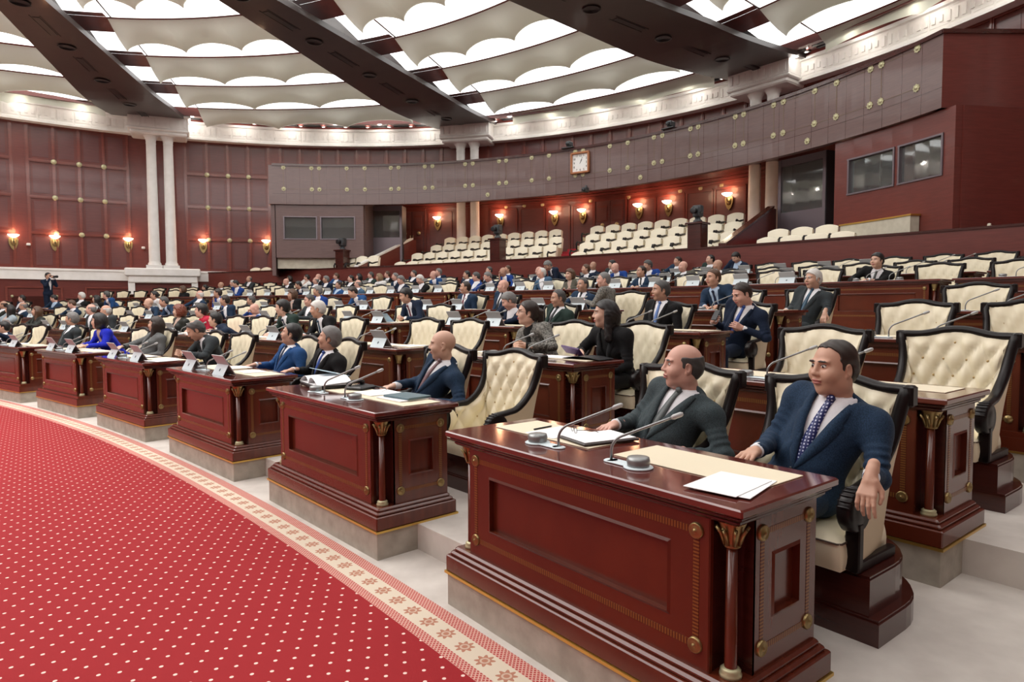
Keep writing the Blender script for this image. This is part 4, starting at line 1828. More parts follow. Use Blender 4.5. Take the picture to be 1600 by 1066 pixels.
    for e in (0.02, 0.98):
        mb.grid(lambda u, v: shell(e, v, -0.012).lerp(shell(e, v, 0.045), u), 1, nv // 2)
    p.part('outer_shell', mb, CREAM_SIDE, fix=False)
    # lacquered frame following the upper edge
    mb = MB()
    m = 72 if lod == 0 else 40
    pts = []
    rs = []
    for k in range(m + 1):
        t = tm(k / m)
        c = shell(t, 1.0, 0.018)
        q = abs(t - 0.5) * 2
        pts.append(c + Vector((-0.006, 0, 0.004)))
        rs.append(0.034 if q > 0.5 else 0.030)
    mb.tube(pts, rs, 10 if lod == 0 else 6, flat=0.85)
    fr = p.part('black_frame', mb, LACQ)
    # corner ears
    for s in (0.5 - 0.246, 0.5 + 0.246):
        mb = MB()
        c = shell(s, 1.0, 0.01)
        sg = -1 if s < 0.5 else 1
        mb.bevbox(c.x - 0.034, c.x + 0.034, c.y - 0.026 + sg * 0.006, c.y + 0.026 + sg * 0.006, c.z - 0.075, c.z + 0.030, 0.010)
        p.part('frame_corner', mb, LACQ)
    # arm volutes and stiles
    for s in (-1, 1):
        mb = MB()
        t = 0.02 if s < 0 else 0.98
        c = shell(t, 1.0, 0.018)
        Mx = Matrix.Translation((c.x - 0.005, c.y, c.z - 0.075)) @ Matrix.Rotation(PI / 2, 4, 'X')
        k = 22 if lod == 0 else 10
        mb.lathe([(0.0, -0.040), (0.05, -0.040), (0.065, -0.032), (0.088, -0.036), (0.100, -0.024), (0.100, 0.024), (0.088, 0.036), (0.065, 0.032),
                  (0.05, 0.040), (0.0, 0.040)], k, M=Mx, cap=False)
        if lod == 0:
            for g in range(5):
                a = math.radians(100 + g * 16)
                q = Vector((c.x - 0.005 + 0.099 * math.cos(a), c.y, c.z - 0.075 + 0.099 * math.sin(a)))
                mb.ball(q, (0.008, 0.036, 0.008), 8, 5)
        p.part('arm_scroll', mb, LACQ)
        mb = MB()
        yb = plan(t, 0.0)[1]
        mb.bevbox(c.x - 0.028, c.x + 0.014, min(c.y, yb) - 0.026, max(c.y, yb) + 0.026, PZ + 0.005, c.z - 0.13, 0.006)
        mb.bevbox(c.x - 0.028, 0.40, min(c.y, yb) - 0.02 * (1 if s < 0 else 0.2), max(c.y, yb) + 0.02 * (1 if s > 0 else 0.2), PZ, PZ + 0.05, 0.006)
        p.part('arm_stile', mb, LACQ)
    # seat cushion with piping
    mb = MB()

    def seat(u, v):
        x = -0.045 + 0.44 * u
        y = (v - 0.5) * 0.60
        e = min(u / 0.12, 1) * min(v / 0.1, 1) * min((1 - v) / 0.1, 1)
        return Vector((x, y, 0.425 + 0.032 * e ** 0.5))
    g = 14 if lod == 0 else 6
    mb.grid(seat, g, g)
    edge = [(0.40, -0.30), (-0.045, -0.30), (-0.045, 0.30), (0.40, 0.30)]

    def side(u, v):
        k = u * 3
        i = min(2, int(k))
        f = k - i
        x = edge[i][0] * (1 - f) + edge[i + 1][0] * f
        y = edge[i][1] * (1 - f) + edge[i + 1][1] * f
        bul = 0.010 * math.sin(PI * v)
        return Vector((x - (bul if i == 1 else 0) + 0.012 * (1 - v), y + (bul * (-1 if i == 0 else 1) if i != 1 else 0), PZ + 0.005 + (0.425 - PZ - 0.005) * v))
    mb.grid(side, g * 3, 4)
    st = p.part('seat_cushion', mb, CREAM, fix=False)
    mb = MB()
    mb.tube([(0.35, -0.305, 0.424), (-0.035, -0.305, 0.424), (-0.05, -0.29, 0.424), (-0.05, 0.29, 0.424), (-0.035, 0.305, 0.424), (0.35, 0.305, 0.424)],
            0.0045, 5)
    p.sub(st, 'piping', mb, PIPING)
    return p


CHAIR = [make_chair(0), make_chair(1)]

_U = ['first', 'second', 'third', 'fourth', 'fifth', 'sixth', 'seventh', 'eighth', 'ninth']
_T = ['tenth', 'eleventh', 'twelfth', 'thirteenth', 'fourteenth', 'fifteenth', 'sixteenth', 'seventeenth', 'eighteenth', 'nineteenth']
ORD = _U + _T
for _a, _b in (('twenty', 'twentieth'), ('thirty', 'thirtieth'), ('forty', 'fortieth'), ('fifty', 'fiftieth')):
    ORD.append(_b)
    ORD += [_a + '-' + q for q in _U]
ROWN = ['front row', 'second row', 'third row', 'fourth row', 'fifth row', 'sixth row', 'rearmost row']
SIDEW = {-1: 'right seat', 1: 'left seat'}

# ---- place desks
from_px = None
DESKS = {}


def th_of(m, k):
    if m < 4:
        return TH0 + DTH * k + 0.0006 * m
    return 0.7150 + (k - 1) * 1.88 / ROWS[m][0] - (0.002 if k < 1 else 0)


def on_screen(v, margin=120):
    """is the point roughly inside the picture (used only to leave out things nobody can see)"""
    x, y, z = v
    c, s = math.cos(0.0534165), math.sin(0.0534165)
    yy = y * c - (z - 1.667) * s
    if yy < 0.3:
        return False
    u = 800 + 1024.67 * x / yy
    return -margin < u < 1600 + margin


for m, (R, Fz) in enumerate(ROWS):
    cnt = 0
    for k in range(-1, 24):
        th = th_of(m, k)
        c = rowpt(R, th, Fz)
        a = rowpt(R + 0.7, th + W2 / R)
        b = rowpt(R + 0.7, th - W2 / R)
        if max(hdist(a), hdist(b), hdist(rowpt(R + 1.7, th))) > WR - (0.25 if m < 5 else 1.2):
            continue
        if not (on_screen(c, 60) or on_screen(rowpt(R, th + W2 / R), 10) or on_screen(rowpt(R + 0.7, th - W2 / R), 10)):
            continue
        lod = 0 if (m == 0 and k <= 3) or (m == 1 and k <= 1) else 1
        cnt += 1
        DESKS[(m, k)] = (c, th, lod, cnt)
for (m, k), (c, th, lod, cnt) in DESKS.items():
    M = frame_at(c, th)
    DESK[lod].spawn(M, 'carved mahogany two-seat desk, %s from the right in the %s' % (ORD[cnt - 1], ROWN[m]), 'two-seat desks')

# carpeted blocks the desks stand on
for (m, k), (c, th, lod, cnt) in DESKS.items():
    prev = 0.0 if m == 0 else ROWS[m - 1][1]
    R, Fz = ROWS[m]
    mb = MB()
    mb.bevbox(0.006, 0.40, -W2 + 0.006, W2 - 0.006, prev - 0.01, Fz - 0.0005, 0.004, 0, frame_at(Vector((c.x, c.y, 0)), th))
    struct(mb.build('trim_%d' % (100 + m * 30 + k + 1), BLOCKC))

CHAIRS_PLACED = {}


def chair_at(m, th, label, lod):
    R, Fz = ROWS[m]
    M = frame_at(rowpt(R + 1.02, th, Fz), th)
    CHAIR[lod].spawn(M, label, 'cream tufted armchairs at the desks')


def desk_local(m, k, x, y, z=0.80):
    c, th, lod, cnt = DESKS[(m, k)]
    return frame_at(c, th) @ Matrix.Translation((x, y, z))


# ---- pads, microphones, tablets
def dname(m, k):
    return '%s desk from right in the %s' % (ORD[DESKS[(m, k)][3] - 1], ROWN[m])


papers_rng = random.Random(3)
for (m, k), (c, th, lod, cnt) in DESKS.items():
    far = c.length > 17
    for s in (-1, 1):
        y = s * 0.45
        if c.length < 16:
            o = link('leather_pad', PAD_ME, None, desk_local(m, k, 0.28, y, 0.8005))
            tag(o, 'beige writing pad, %s, %s' % (SIDEW[s], dname(m, k)), 'desk pad', 'leather writing pads')
        if c.length < 18:
            my = (0.26 if s > 0 else -0.225)
            MIC[0 if s > 0 else 1].spawn(desk_local(m, k, 0.185, my, 0.8005),
                                         'grey gooseneck microphone, %s, %s' % (SIDEW[s], dname(m, k)), 'gooseneck microphones')
        show = (k >= 2) or (m >= 4 and k >= 2)
        if (m, k, s) in ((1, 2, 1),):
            show = False
        if show and c.length < 26:
            TABLET.spawn(desk_local(m, k, 0.10, s * 0.45 + (0.03 if s > 0 else 0.05), 0.8005),
                         'grey tablet in white stand, %s, %s' % (SIDEW[s], dname(m, k)), 'tablets on the desks')


def sheet(name, label, cat, M, sx, sy, t, material, group=None, curl=0.0):
    mb = MB()
    if curl:
        mb.grid(lambda u, v: Vector(((u - .5) * sx, (v - .5) * sy, t + curl * (abs(2 * v - 1) ** 2) + 0.2 * curl * math.sin(5 * u))), 6, 10)
        mb.grid(lambda u, v: Vector(((u - .5) * sx, (v - .5) * sy, curl * (abs(2 * v - 1) ** 2) * 0.9)), 6, 10)
    else:
        mb.bevbox(-sx / 2, sx / 2, -sy / 2, sy / 2, 0, t, min(t * 0.3, 0.002))
    o = mb.build(name, material, None, M)
    tag(o, label, cat, group)
    return o


# things on the nearest desk
Z = 0.8045
RZ = lambda a: Matrix.Rotation(a, 4, 'Z')
sheet('paper_sheet', 'white sheets lying at the right corner of the nearest desk, upper pile', 'paper', desk_local(0, 0, 0.235, -0.71, 0.8085) @ RZ(0.12), 0.30, 0.21, 0.003, PAPER)
sheet('paper_sheet', 'white sheets under the upper pile at the right corner of the nearest desk', 'paper', desk_local(0, 0, 0.25, -0.735, 0.8055) @ RZ(0.22), 0.30, 0.21, 0.003, PAPER)
fo = empty('document_folder', 'open black folder with white pages before the grey-suited bald man', 'folder', desk_local(0, 0, 0.47, 0.20, 0.8055) @ RZ(-0.20))
mb = MB()
mb.bevbox(-0.165, 0.165, -0.125, 0.125, 0, 0.012, 0.003)
mb.build('cover', mat('black_brown_leather', (0.020, 0.010, 0.010), 0.3), fo)
mb = MB()
mb.bevbox(-0.150, 0.155, -0.108, 0.113, 0.012, 0.016, 0.001)
mb.build('pages', PAPER, fo)
sheet('paper_sheet', 'white sheet partly under the spectacles on the nearest desk', 'paper', desk_local(0, 0, 0.43, 0.47, 0.8055) @ RZ(0.05), 0.28, 0.22, 0.0015, PAPER)
pen = MB()
pen.tube([(-0.075, 0, 0), (0.06, 0, 0), (0.07, 0, 0)], [0.0045, 0.0045, 0.002], 8)
tag(pen.build('pen', BLACK, None, desk_local(0, 0, 0.45, 0.605, 0.8095) @ RZ(0.1)), 'black pen lying on the left pad of the nearest desk', 'pen')
gl = empty('spectacles', 'thin framed spectacles lying on white paper on the nearest desk', 'glasses', desk_local(0, 0, 0.47, 0.38, 0.822) @ RZ(-0.5))
for s in (-1, 1):
    mb = MB()
    ring = [(0.0, s * 0.033 + 0.024 * math.cos(2 * PI * k / 14), 0.010 + 0.018 * math.sin(2 * PI * k / 14)) for k in range(14)]
    mb.tube(ring, 0.0016, 5, closed=True)
    mb.build('lens_rim', BLACK, gl)
    mb = MB()
    mb.tube([(0, s * 0.057, 0.014), (0.09, s * 0.062, 0.010), (0.125, s * 0.058, -0.004)], 0.0016, 5)
    mb.build('temple_arm', BLACK, gl)
mb = MB()
mb.tube([(0, -0.010, 0.014), (-0.003, 0, 0.018), (0, 0.010, 0.014)], 0.0016, 5)
mb.build('bridge', BLACK, gl)

# second desk
sheet('closed_laptop', 'closed slate blue laptop in front of the empty chair of the second desk', 'laptop', desk_local(0, 1, 0.50, -0.52, 0.8155) @ RZ(0.10), 0.21, 0.30, 0.016, SLATE)
sheet('paper_sheet', 'white papers under the slate blue laptop on the second desk', 'paper', desk_local(0, 1, 0.47, -0.50, 0.8055) @ RZ(0.02), 0.25, 0.33, 0.009, PAPER)
sheet('paper_sheet', 'white stapled sheets left of the laptop on the second desk', 'paper', desk_local(0, 1, 0.50, -0.10, 0.8055) @ RZ(-0.05), 0.28, 0.30, 0.006, PAPER)
ph = empty('desk_telephone', 'black desk telephone with cord on the second desk', 'telephone', desk_local(0, 1, 0.52, 0.22, 0.801) @ RZ(0.4))
mb = MB()
mb.bevbox(-0.10, 0.10, -0.09, 0.09, 0, 0.035, 0.012)
mb.build('base', BLACK, ph)
mb = MB()
mb.tube([(-0.09, 0.05, 0.05), (-0.05, 0.05, 0.065), (0.05, 0.05, 0.065), (0.09, 0.05, 0.05)], [0.024, 0.016, 0.016, 0.024], 8)
mb.build('handset', BLACK, ph)
mb = MB()
mb.tube([(0.09, 0.05, 0.04), (0.17, -0.02, 0.01), (0.12, -0.16, 0.006), (0.0, -0.26, 0.006), (-0.12, -0.30, 0.006)], 0.006, 5)
mb.build('cord', BLACK, ph)
mag = empty('open_folder', 'open black ring folder with curling white pages at the left end of the second desk', 'folder', desk_local(0, 1, 0.40, 0.62, 0.805) @ RZ(-0.15))
mb = MB()
mb.bevbox(-0.15, 0.15, -0.24, 0.24, 0, 0.03, 0.008)
mb.build('cover', BLACK, mag)
for s in (-1, 1):
    mb = MB()
    mb.grid(lambda u, v: Vector(((u - .5) * 0.29, s * v * 0.26, 0.034 + 0.055 * math.sin(PI * v ** 0.7) + 0.02 * v * u)), 6, 10)
    mb.grid(lambda u, v: Vector(((u - .5) * 0.29, s * v * 0.26, 0.032 + 0.045 * math.sin(PI * v ** 0.7) * u)), 6, 10)
    mb.build('page_block', PAPER, mag, fix=False)
mb = MB()
mb.bevbox(-0.15, 0.13, -0.12, 0.12, 0, 0.004, 0.001)
mb.build('blue_sheet', BLUEFOLD, mag, Matrix.Translation((0.10, 0.14, 0.10)) @ Matrix.Rotation(0.25, 4, 'Y') @ RZ(0.4))

# papers on other desks (row, desk, x, y, size)
extra = [(0, 2, .45, -.35, 0), (0, 2, .50, .25, 1), (0, 3, .45, -.5, 0), (0, 3, .42, .2, 0), (0, 4, .45, -.3, 0), (0, 5, .42, .3, 1), (1, 2, .40, -.15, 0),
         (1, 2, .45, -.60, 1), (2, 1, .45, .5, 0), (2, 3, .4, -.4, 0), (2, 2, .4, .5, 0), (1, 3, .45, .4, 0), (0, 3, .3, -.75, 1),
         (1, 4, .4, .4, 0), (1, 5, .4, .1, 1), (2, 4, .4, .4, 0), (3, 2, .4, .4, 0), (3, 3, .4, -.4, 0)]
for i, (m, k, x, y, w) in enumerate(extra):
    if (m, k) in DESKS:
        sheet('paper_sheet', '%s of white papers on the %s' % ('wide sheet' if w else ('small pile' if i % 2 else 'thin pile'), dname(m, k)),
              'paper', desk_local(m, k, x, y, 0.806) @ RZ(papers_rng.uniform(-.3, .3)), 0.22 + 0.08 * w, 0.30, 0.005, PAPER, 'papers on the desks')
# second row, desk between the two women: folder, papers, purple notebook
sheet('paper_sheet', 'white papers beside the black folder on the desk of the black-haired woman', 'paper', desk_local(1, 1, .40, -.30, 0.806) @ RZ(0.2), 0.25, 0.34, 0.006, PAPER)
sheet('paper_sheet', 'white papers before the woman in the grey blazer', 'paper', desk_local(1, 1, .42, .60, 0.806) @ RZ(-0.1), 0.22, 0.32, 0.006, PAPER)
bf = empty('black_folder', 'open black folder before the woman with long black hair', 'folder', desk_local(1, 1, .47, -.66, 0.806) @ RZ(0.1))
mb = MB()
mb.grid(lambda u, v: Vector(((u - .5) * 0.24, (v - .5) * 0.42, 0.004 + 0.035 * math.sin(PI * v) * 0.6)), 4, 12)
mb.grid(lambda u, v: Vector(((u - .5) * 0.24, (v - .5) * 0.42, 0.0 + 0.03 * math.sin(PI * v) * 0.6)), 4, 12)
mb.build('cover', BLACK, bf, fix=False)
nb = sheet('notebook', 'small purple notebook held up on the second row desk', 'notebook', desk_local(1, 1, .52, -.42, 0.86) @ Matrix.Rotation(0.55, 4, 'Y') @ RZ(0.3), 0.14, 0.19, 0.016, PURPLE)

# ================================================================== people: signed distance modelling
def v3(*a):
    return np.array(a, float)


class SDF:
    def __init__(self):
        self.p = []      # (kind, data, k, op)

    def ell(self, c, r, k=0.03, R=None, op='+'):
        self.p.append(('e', (np.array(c, float), np.array(r, float), None if R is None else np.array(R, float)), k, op))
        return self

    def cone(self, a, b, ra, rb, k=0.02, op='+'):
        self.p.append(('c', (np.array(a, float), np.array(b, float), float(ra), float(rb)), k, op))
        return self

    def cyl(self, a, b, r, k=0.003, op='+'):
        self.p.append(('y', (np.array(a, float), np.array(b, float), float(r)), k, op))
        return self

    def fn(self, f, k=0.0, op='&'):
        self.p.append(('f', f, k, op))
        return self

    @staticmethod
    def dist(kind, dat, P):
        if kind == 'e':
            c, r, R = dat
            q = P - c
            if R is not None:
                q = q @ R
            k0 = np.sqrt(((q / r) ** 2).sum(-1))
            k1 = np.sqrt(((q / (r * r)) ** 2).sum(-1)) + 1e-9
            return k0 * (k0 - 1) / k1
        if kind == 'c':
            a, b, ra, rb = dat
            ab = b - a
            L2 = float(ab @ ab) + 1e-12
            t = np.clip(((P - a) @ ab) / L2, 0, 1)
            return np.sqrt(((P - a - t[..., None] * ab) ** 2).sum(-1)) - (ra + (rb - ra) * t)
        if kind == 'y':
            a, b, r = dat
            ab = b - a
            L = math.sqrt(float(ab @ ab))
            d = ab / L
            q = P - a
            h = q @ d
            rad = np.sqrt(np.maximum((q ** 2).sum(-1) - h * h, 0)) - r
            ax = np.abs(h - L / 2) - L / 2
            return np.minimum(np.maximum(rad, ax), 0) + np.sqrt(np.maximum(rad, 0) ** 2 + np.maximum(ax, 0) ** 2)
        if kind == 'f':
            return dat(P)

    @staticmethod
    def bbox(kind, dat):
        if kind == 'e':
            c, r, R = dat
            m = r.max() if R is not None else r
            return c - m, c + m
        if kind == 'c':
            a, b, ra, rb = dat
            m = max(ra, rb)
            return np.minimum(a, b) - m, np.maximum(a, b) + m
        if kind == 'y':
            a, b, r = dat
            return np.minimum(a, b) - r, np.maximum(a, b) + r

    def eval(self, P):
        d = np.full(P.shape[:-1], 9.0)
        for kind, dat, k, op in self.p:
            e = self.dist(kind, dat, P)
            d = self.comb(d, e, k, op)
        return d

    @staticmethod
    def comb(d, e, k, op):
        if op == '+':
            if k > 0:
                h = np.maximum(k - np.abs(d - e), 0) / k
                return np.minimum(d, e) - h * h * k * 0.25
            return np.minimum(d, e)
        if op == '-':
            if k > 0:
                h = np.maximum(k - np.abs(d + e), 0) / k
                return np.maximum(d, -e) + h * h * k * 0.25
            return np.maximum(d, -e)
        return np.maximum(d, e)

    def mesh(self, res, disp=None):
        """surface nets over the union of the pieces; returns vertices and quads"""
        lo = np.array([9e9] * 3)
        hi = -lo
        for kind, dat, k, op in self.p:
            if kind == 'f' or op != '+':
                continue
            a, b = self.bbox(kind, dat)
            lo = np.minimum(lo, a)
            hi = np.maximum(hi, b)
        lo = lo - 2.5 * res
        n = np.ceil((hi - lo) / res).astype(int) + 4
        ax = [lo[i] + res * np.arange(n[i]) for i in range(3)]
        D = np.full(tuple(n), 1.0, float)
        for kind, dat, k, op in self.p:
            if kind == 'f':
                G = np.stack(np.meshgrid(*ax, indexing='ij'), -1)
                D = self.comb(D, self.dist(kind, dat, G), k, op)
                continue
            a, b = self.bbox(kind, dat)
            pad = k + 2.6 * res
            i0 = np.maximum(np.floor((a - pad - lo) / res).astype(int), 0)
            i1 = np.minimum(np.ceil((b + pad - lo) / res).astype(int) + 1, n)
            sl = tuple(slice(i0[i], i1[i]) for i in range(3))
            G = np.stack(np.meshgrid(*[ax[i][sl[i]] for i in range(3)], indexing='ij'), -1)
            D[sl] = self.comb(D[sl], self.dist(kind, dat, G), k, op)
        if disp is not None:
            band = np.abs(D) < 3 * res
            G = np.stack(np.meshgrid(*ax, indexing='ij'), -1)
            D[band] += disp(G[band])
        return surface_nets(D, lo, res)


def surface_nets(D, lo, res):
    S_ = D < 0
    nx, ny, nz = D.shape
    corners = [(i, j, k) for i in (0, 1) for j in (0, 1) for k in (0, 1)]
    cnt = np.zeros((nx - 1, ny - 1, nz - 1), int)
    for i, j, k in corners:
        cnt += S_[i:nx - 1 + i, j:ny - 1 + j, k:nz - 1 + k]
    act = (cnt > 0) & (cnt < 8)
    idx = np.argwhere(act)
    vid = np.full(act.shape, -1, int)
    vid[act] = np.arange(len(idx))
    acc = np.zeros((len(idx), 3))
    num = np.zeros(len(idx))
    edges = [((a), (b)) for a in corners for b in corners if sum(b) == sum(a) + 1 and sum(abs(b[q] - a[q]) for q in range(3)) == 1]
    for a, b in edges:
        da = D[idx[:, 0] + a[0], idx[:, 1] + a[1], idx[:, 2] + a[2]]
        db = D[idx[:, 0] + b[0], idx[:, 1] + b[1], idx[:, 2] + b[2]]
        cr = (da < 0) != (db < 0)
        t = np.where(cr, da / (da - db + 1e-12), 0)
        for q in range(3):
            acc[:, q] += np.where(cr, a[q] + t * (b[q] - a[q]), 0)
        num += cr
    V = lo + res * (idx + acc / num[:, None])
    quads = []
    for ax_ in range(3):
        sl0 = [slice(None)] * 3
        sl1 = [slice(None)] * 3
        sl0[ax_] = slice(0, -1)
        sl1[ax_] = slice(1, None)
        a = S_[tuple(sl0)]
        b = S_[tuple(sl1)]
        e = np.argwhere(a != b)
        o1, o2 = [(1, 2), (2, 0), (0, 1)][ax_]
        e = e[(e[:, o1] > 0) & (e[:, o2] > 0) & (e[:, o1] < D.shape[o1] - 1) & (e[:, o2] < D.shape[o2] - 1)]
        if len(e) == 0:
            continue
        ins = a[e[:, 0], e[:, 1], e[:, 2]]
        c = []
        for du, dv in ((0, 0), (1, 0), (1, 1), (0, 1)):
            f = e.copy()
            f[:, o1] -= 1 - du
            f[:, o2] -= 1 - dv
            c.append(vid[f[:, 0], f[:, 1], f[:, 2]])
        c = np.stack(c, 1)
        c = np.where(ins[:, None], c, c[:, ::-1])
        c = c[(c >= 0).all(1)]
        quads.append(c)
    Q = np.concatenate(quads) if quads else np.zeros((0, 4), int)
    return V, Q


def np_mesh(name, V, Q, mats, mi=None):
    me = bpy.data.meshes.new(name)
    me.vertices.add(len(V))
    me.vertices.foreach_set('co', np.asarray(V, np.float32).ravel())
    me.loops.add(len(Q) * 4)
    me.loops.foreach_set('vertex_index', np.asarray(Q, np.int32).ravel())
    me.polygons.add(len(Q))
    me.polygons.foreach_set('loop_start', np.arange(len(Q), dtype=np.int32) * 4)
    for q in mats:
        me.materials.append(q)
    if mi is not None:
        me.polygons.foreach_set('material_index', np.asarray(mi, np.int32))
    me.polygons.foreach_set('use_smooth', np.ones(len(Q), bool))
    me.update(calc_edges=True)
    me.validate()
    return me


def rotz(a):
    c, s = math.cos(a), math.sin(a)
    return np.array([[c, -s, 0], [s, c, 0], [0, 0, 1.0]])


def roty(a):
    c, s = math.cos(a), math.sin(a)
    return np.array([[c, 0, s], [0, 1, 0], [-s, 0, c]])


def rotx(a):
    c, s = math.cos(a), math.sin(a)
    return np.array([[1, 0, 0], [0, c, -s], [0, s, c]])


# ---- head: facing -x, origin at the middle of the head
def head_sdf(fem=False, heavy=0.0):
    s = SDF()
    w = 1.0 if not fem else 0.95
    s.ell((0.012, 0, 0.035), (0.100, 0.078 * w, 0.092), 0.02)
    s.ell((-0.020, 0, -0.030), (0.070, 0.064 * w + heavy * 0.6, 0.082), 0.035)
    s.ell((-0.030, 0, -0.078), (0.045, 0.040 * w + heavy * 0.5, 0.032), 0.03)
    s.ell((-0.058, 0, -0.096), (0.022, 0.022, 0.018), 0.02)
    for q in (-1, 1):
        s.ell((-0.056, q * 0.042, -0.024), (0.032, 0.026 + heavy * 0.4, 0.030), 0.025)      # cheeks
        s.ell((0.010, q * (0.052 + heavy * 0.4), -0.062), (0.034, 0.018, 0.030), 0.03)       # jaw
        s.ell((-0.080, q * 0.030, 0.036), (0.016, 0.026, 0.009), 0.014)      # brow
        s.ell((-0.094, q * 0.031, 0.016), (0.015, 0.020, 0.013), 0.016, op='-')
        s.ell((-0.073, q * 0.031, 0.015), (0.0145, 0.0165, 0.0125), 0.003)   # eye ball
    s.cone((-0.086, 0, 0.026), (-0.106, 0, -0.012), 0.0080, 0.0105, 0.016)
    s.ell((-0.102, 0, -0.017), (0.014, 0.013, 0.010), 0.008)
    for q in (-1, 1):
        s.ell((-0.095, q * 0.013, -0.020), (0.011, 0.008, 0.008), 0.007)
        s.ell((0.014, q * 0.080 * w, -0.002), (0.019, 0.009, 0.032), 0.004, R=rotz(q * -0.35) @ roty(-0.2))
        s.ell((0.008, q * (0.087 * w), 0.002), (0.011, 0.006, 0.020), 0.004, op='-')
        s.ell((0.006, q * 0.077 * w, -0.028), (0.008, 0.006, 0.010), 0.005)
    s.ell((-0.092, 0, -0.046), (0.012, 0.026, 0.0065), 0.007)
    s.ell((-0.090, 0, -0.059), (0.012, 0.022, 0.0075), 0.007)
    s.ell((-0.101, 0, -0.0525), (0.006, 0.026, 0.0018), 0.003, op='-')
    # neck stump
    s.cone((0.018, 0, -0.06), (0.050, 0, -0.17), 0.052 * w + heavy, 0.056 * w + heavy, 0.03)
    return s


HEADS = {}
HS = 1.07


def head_mesh(res, fem, heavy):
    key = (res, fem, heavy)
    if key not in HEADS:
        V, Q = head_sdf(fem, heavy).mesh(res)
        C = V[Q].mean(1)
        mi = np.zeros(len(Q), int)
        ax, ay, az = C[:, 0], np.abs(C[:, 1]), C[:, 2]
        eye = (((ay - 0.031) / 0.0135) ** 2 + ((az - 0.015) / 0.0062) ** 2 < 1) & (ax < -0.070)
        iris = (((ay - 0.031) / 0.0062) ** 2 + ((az - 0.015) / 0.0066) ** 2 < 1) & (ax < -0.070)
        lip = (((ay) / 0.025) ** 2 + ((az + 0.0525) / 0.0115) ** 2 < 1) & (ax < -0.080)
        brow = (((ay - 0.031) / 0.023) ** 2 + ((az - 0.0385 + 0.10 * (ay - 0.031) ** 2 / 0.03) / 0.0048) ** 2 < 1) & (ax < -0.055)
        lidline = (((ay - 0.031) / 0.0155) ** 2 + ((az - 0.0165) / 0.0088) ** 2 < 1) & (az > 0.0185) & (ax < -0.066)
        mi[lip] = 1
        mi[brow] = 4
        mi[lidline] = 4 if res < 0.006 else 4
        mi[eye] = 2
        mi[iris] = 3
        HEADS[key] = (V, Q, mi)
    return HEADS[key]


def hair_sdf(kind):
    s = SDF()
    t = {'short': 0.009, 'full': 0.016, 'balding': 0.006, 'receding': 0.0055, 'stubble': 0.004, 'long': 0.016, 'bob': 0.022, 'bun': 0.010,
         'pony': 0.010, 'curly': 0.030, 'crown': 0.010}[kind]
    s.ell((0.014, 0, 0.037), (0.100 + t, 0.079 + t * 0.8, 0.093 + t), 0.02)
    s.ell((0.045, 0, -0.010), (0.065 + t, 0.068 + t * 0.6, 0.060 + t), 0.03)
    if kind in ('long', 'bob', 'curly'):
        s.ell((0.035, 0, -0.02), (0.085 + t, 0.082 + t, 0.10 + t), 0.03)
    if kind == 'long':
        for q in (-1, 1):
            s.cone((0.015, q * 0.070, 0.0), (0.030, q * 0.085, -0.21), 0.032, 0.040, 0.03)
        s.cone((0.075, 0, 0.0), (0.085, 0, -0.26), 0.06, 0.065, 0.04)
    rec = {'short': 0.0, 'full': -0.012, 'balding': 0.03, 'receding': 0.028, 'stubble': 0.0, 'long': -0.010, 'bob': -0.012, 'bun': 0.0,
           'pony': 0.0, 'curly': -0.016, 'crown': 0.012}[kind]

    def cut(P):
        x, y, z = P[..., 0], P[..., 1], P[..., 2]
        line = np.interp(z, [-0.08, -0.05, -0.028, 0.0, 0.03, 0.055, 0.08, 0.105, 0.14],
                         [0.052, 0.040, -0.006, -0.020, -0.022, -0.036, -0.062, -0.085, -0.110])
        if rec > 0:       # temples drawn back
            line = line + rec * np.clip((z - 0.045) / 0.03, 0, 1) * np.where(np.abs(y) > 0.022, 1.0, 0.65)
        else:
            line = line + rec * np.clip((z - 0.045) / 0.03, 0, 1)
        a = line - x
        if kind == 'balding':
            a = np.maximum(a, z - 0.058 - 0.15 * np.maximum(x - 0.04, 0))
        if kind == 'crown':
            a = np.maximum(a, 0.050 - np.sqrt((x - 0.030) ** 2 + y ** 2 + (z - 0.125) ** 2))
        if kind in ('long', 'bob', 'curly'):
            a = np.where(z < 0.05, -x - 0.012, a)
            lim = {'long': -0.30, 'bob': -0.115, 'curly': -0.10}[kind]
            return np.maximum(a, lim - z)
        a = np.maximum(a, -0.078 - z)
        ear = 0.022 - np.sqrt((x - 0.016) ** 2 + ((z + 0.004) * 0.75) ** 2)
        return np.maximum(a, ear)
    s.fn(cut)
    if kind in ('bun', 'pony'):
        s.ell((0.125, 0, 0.02), (0.035, 0.035, 0.035), 0.02)
    if kind == 'pony':
        s.cone((0.135, 0, 0.01), (0.150, 0.02, -0.15), 0.034, 0.030, 0.03)
    return s


HAIRS = {}


def hair_mesh(kind, res):
    key = (kind, res)
    if key not in HAIRS:
        amp = {'curly': 0.006, 'stubble': 0.0003}.get(kind, 0.0018)

        def disp(P):
            return amp * (np.sin(P[:, 1] * 190 + 6 * np.sin(P[:, 2] * 30)) * 0.6 + np.sin(P[:, 2] * 90 + P[:, 0] * 120) * 0.5)
        HAIRS[key] = hair_sdf(kind).mesh(res, disp)
    return HAIRS[key]


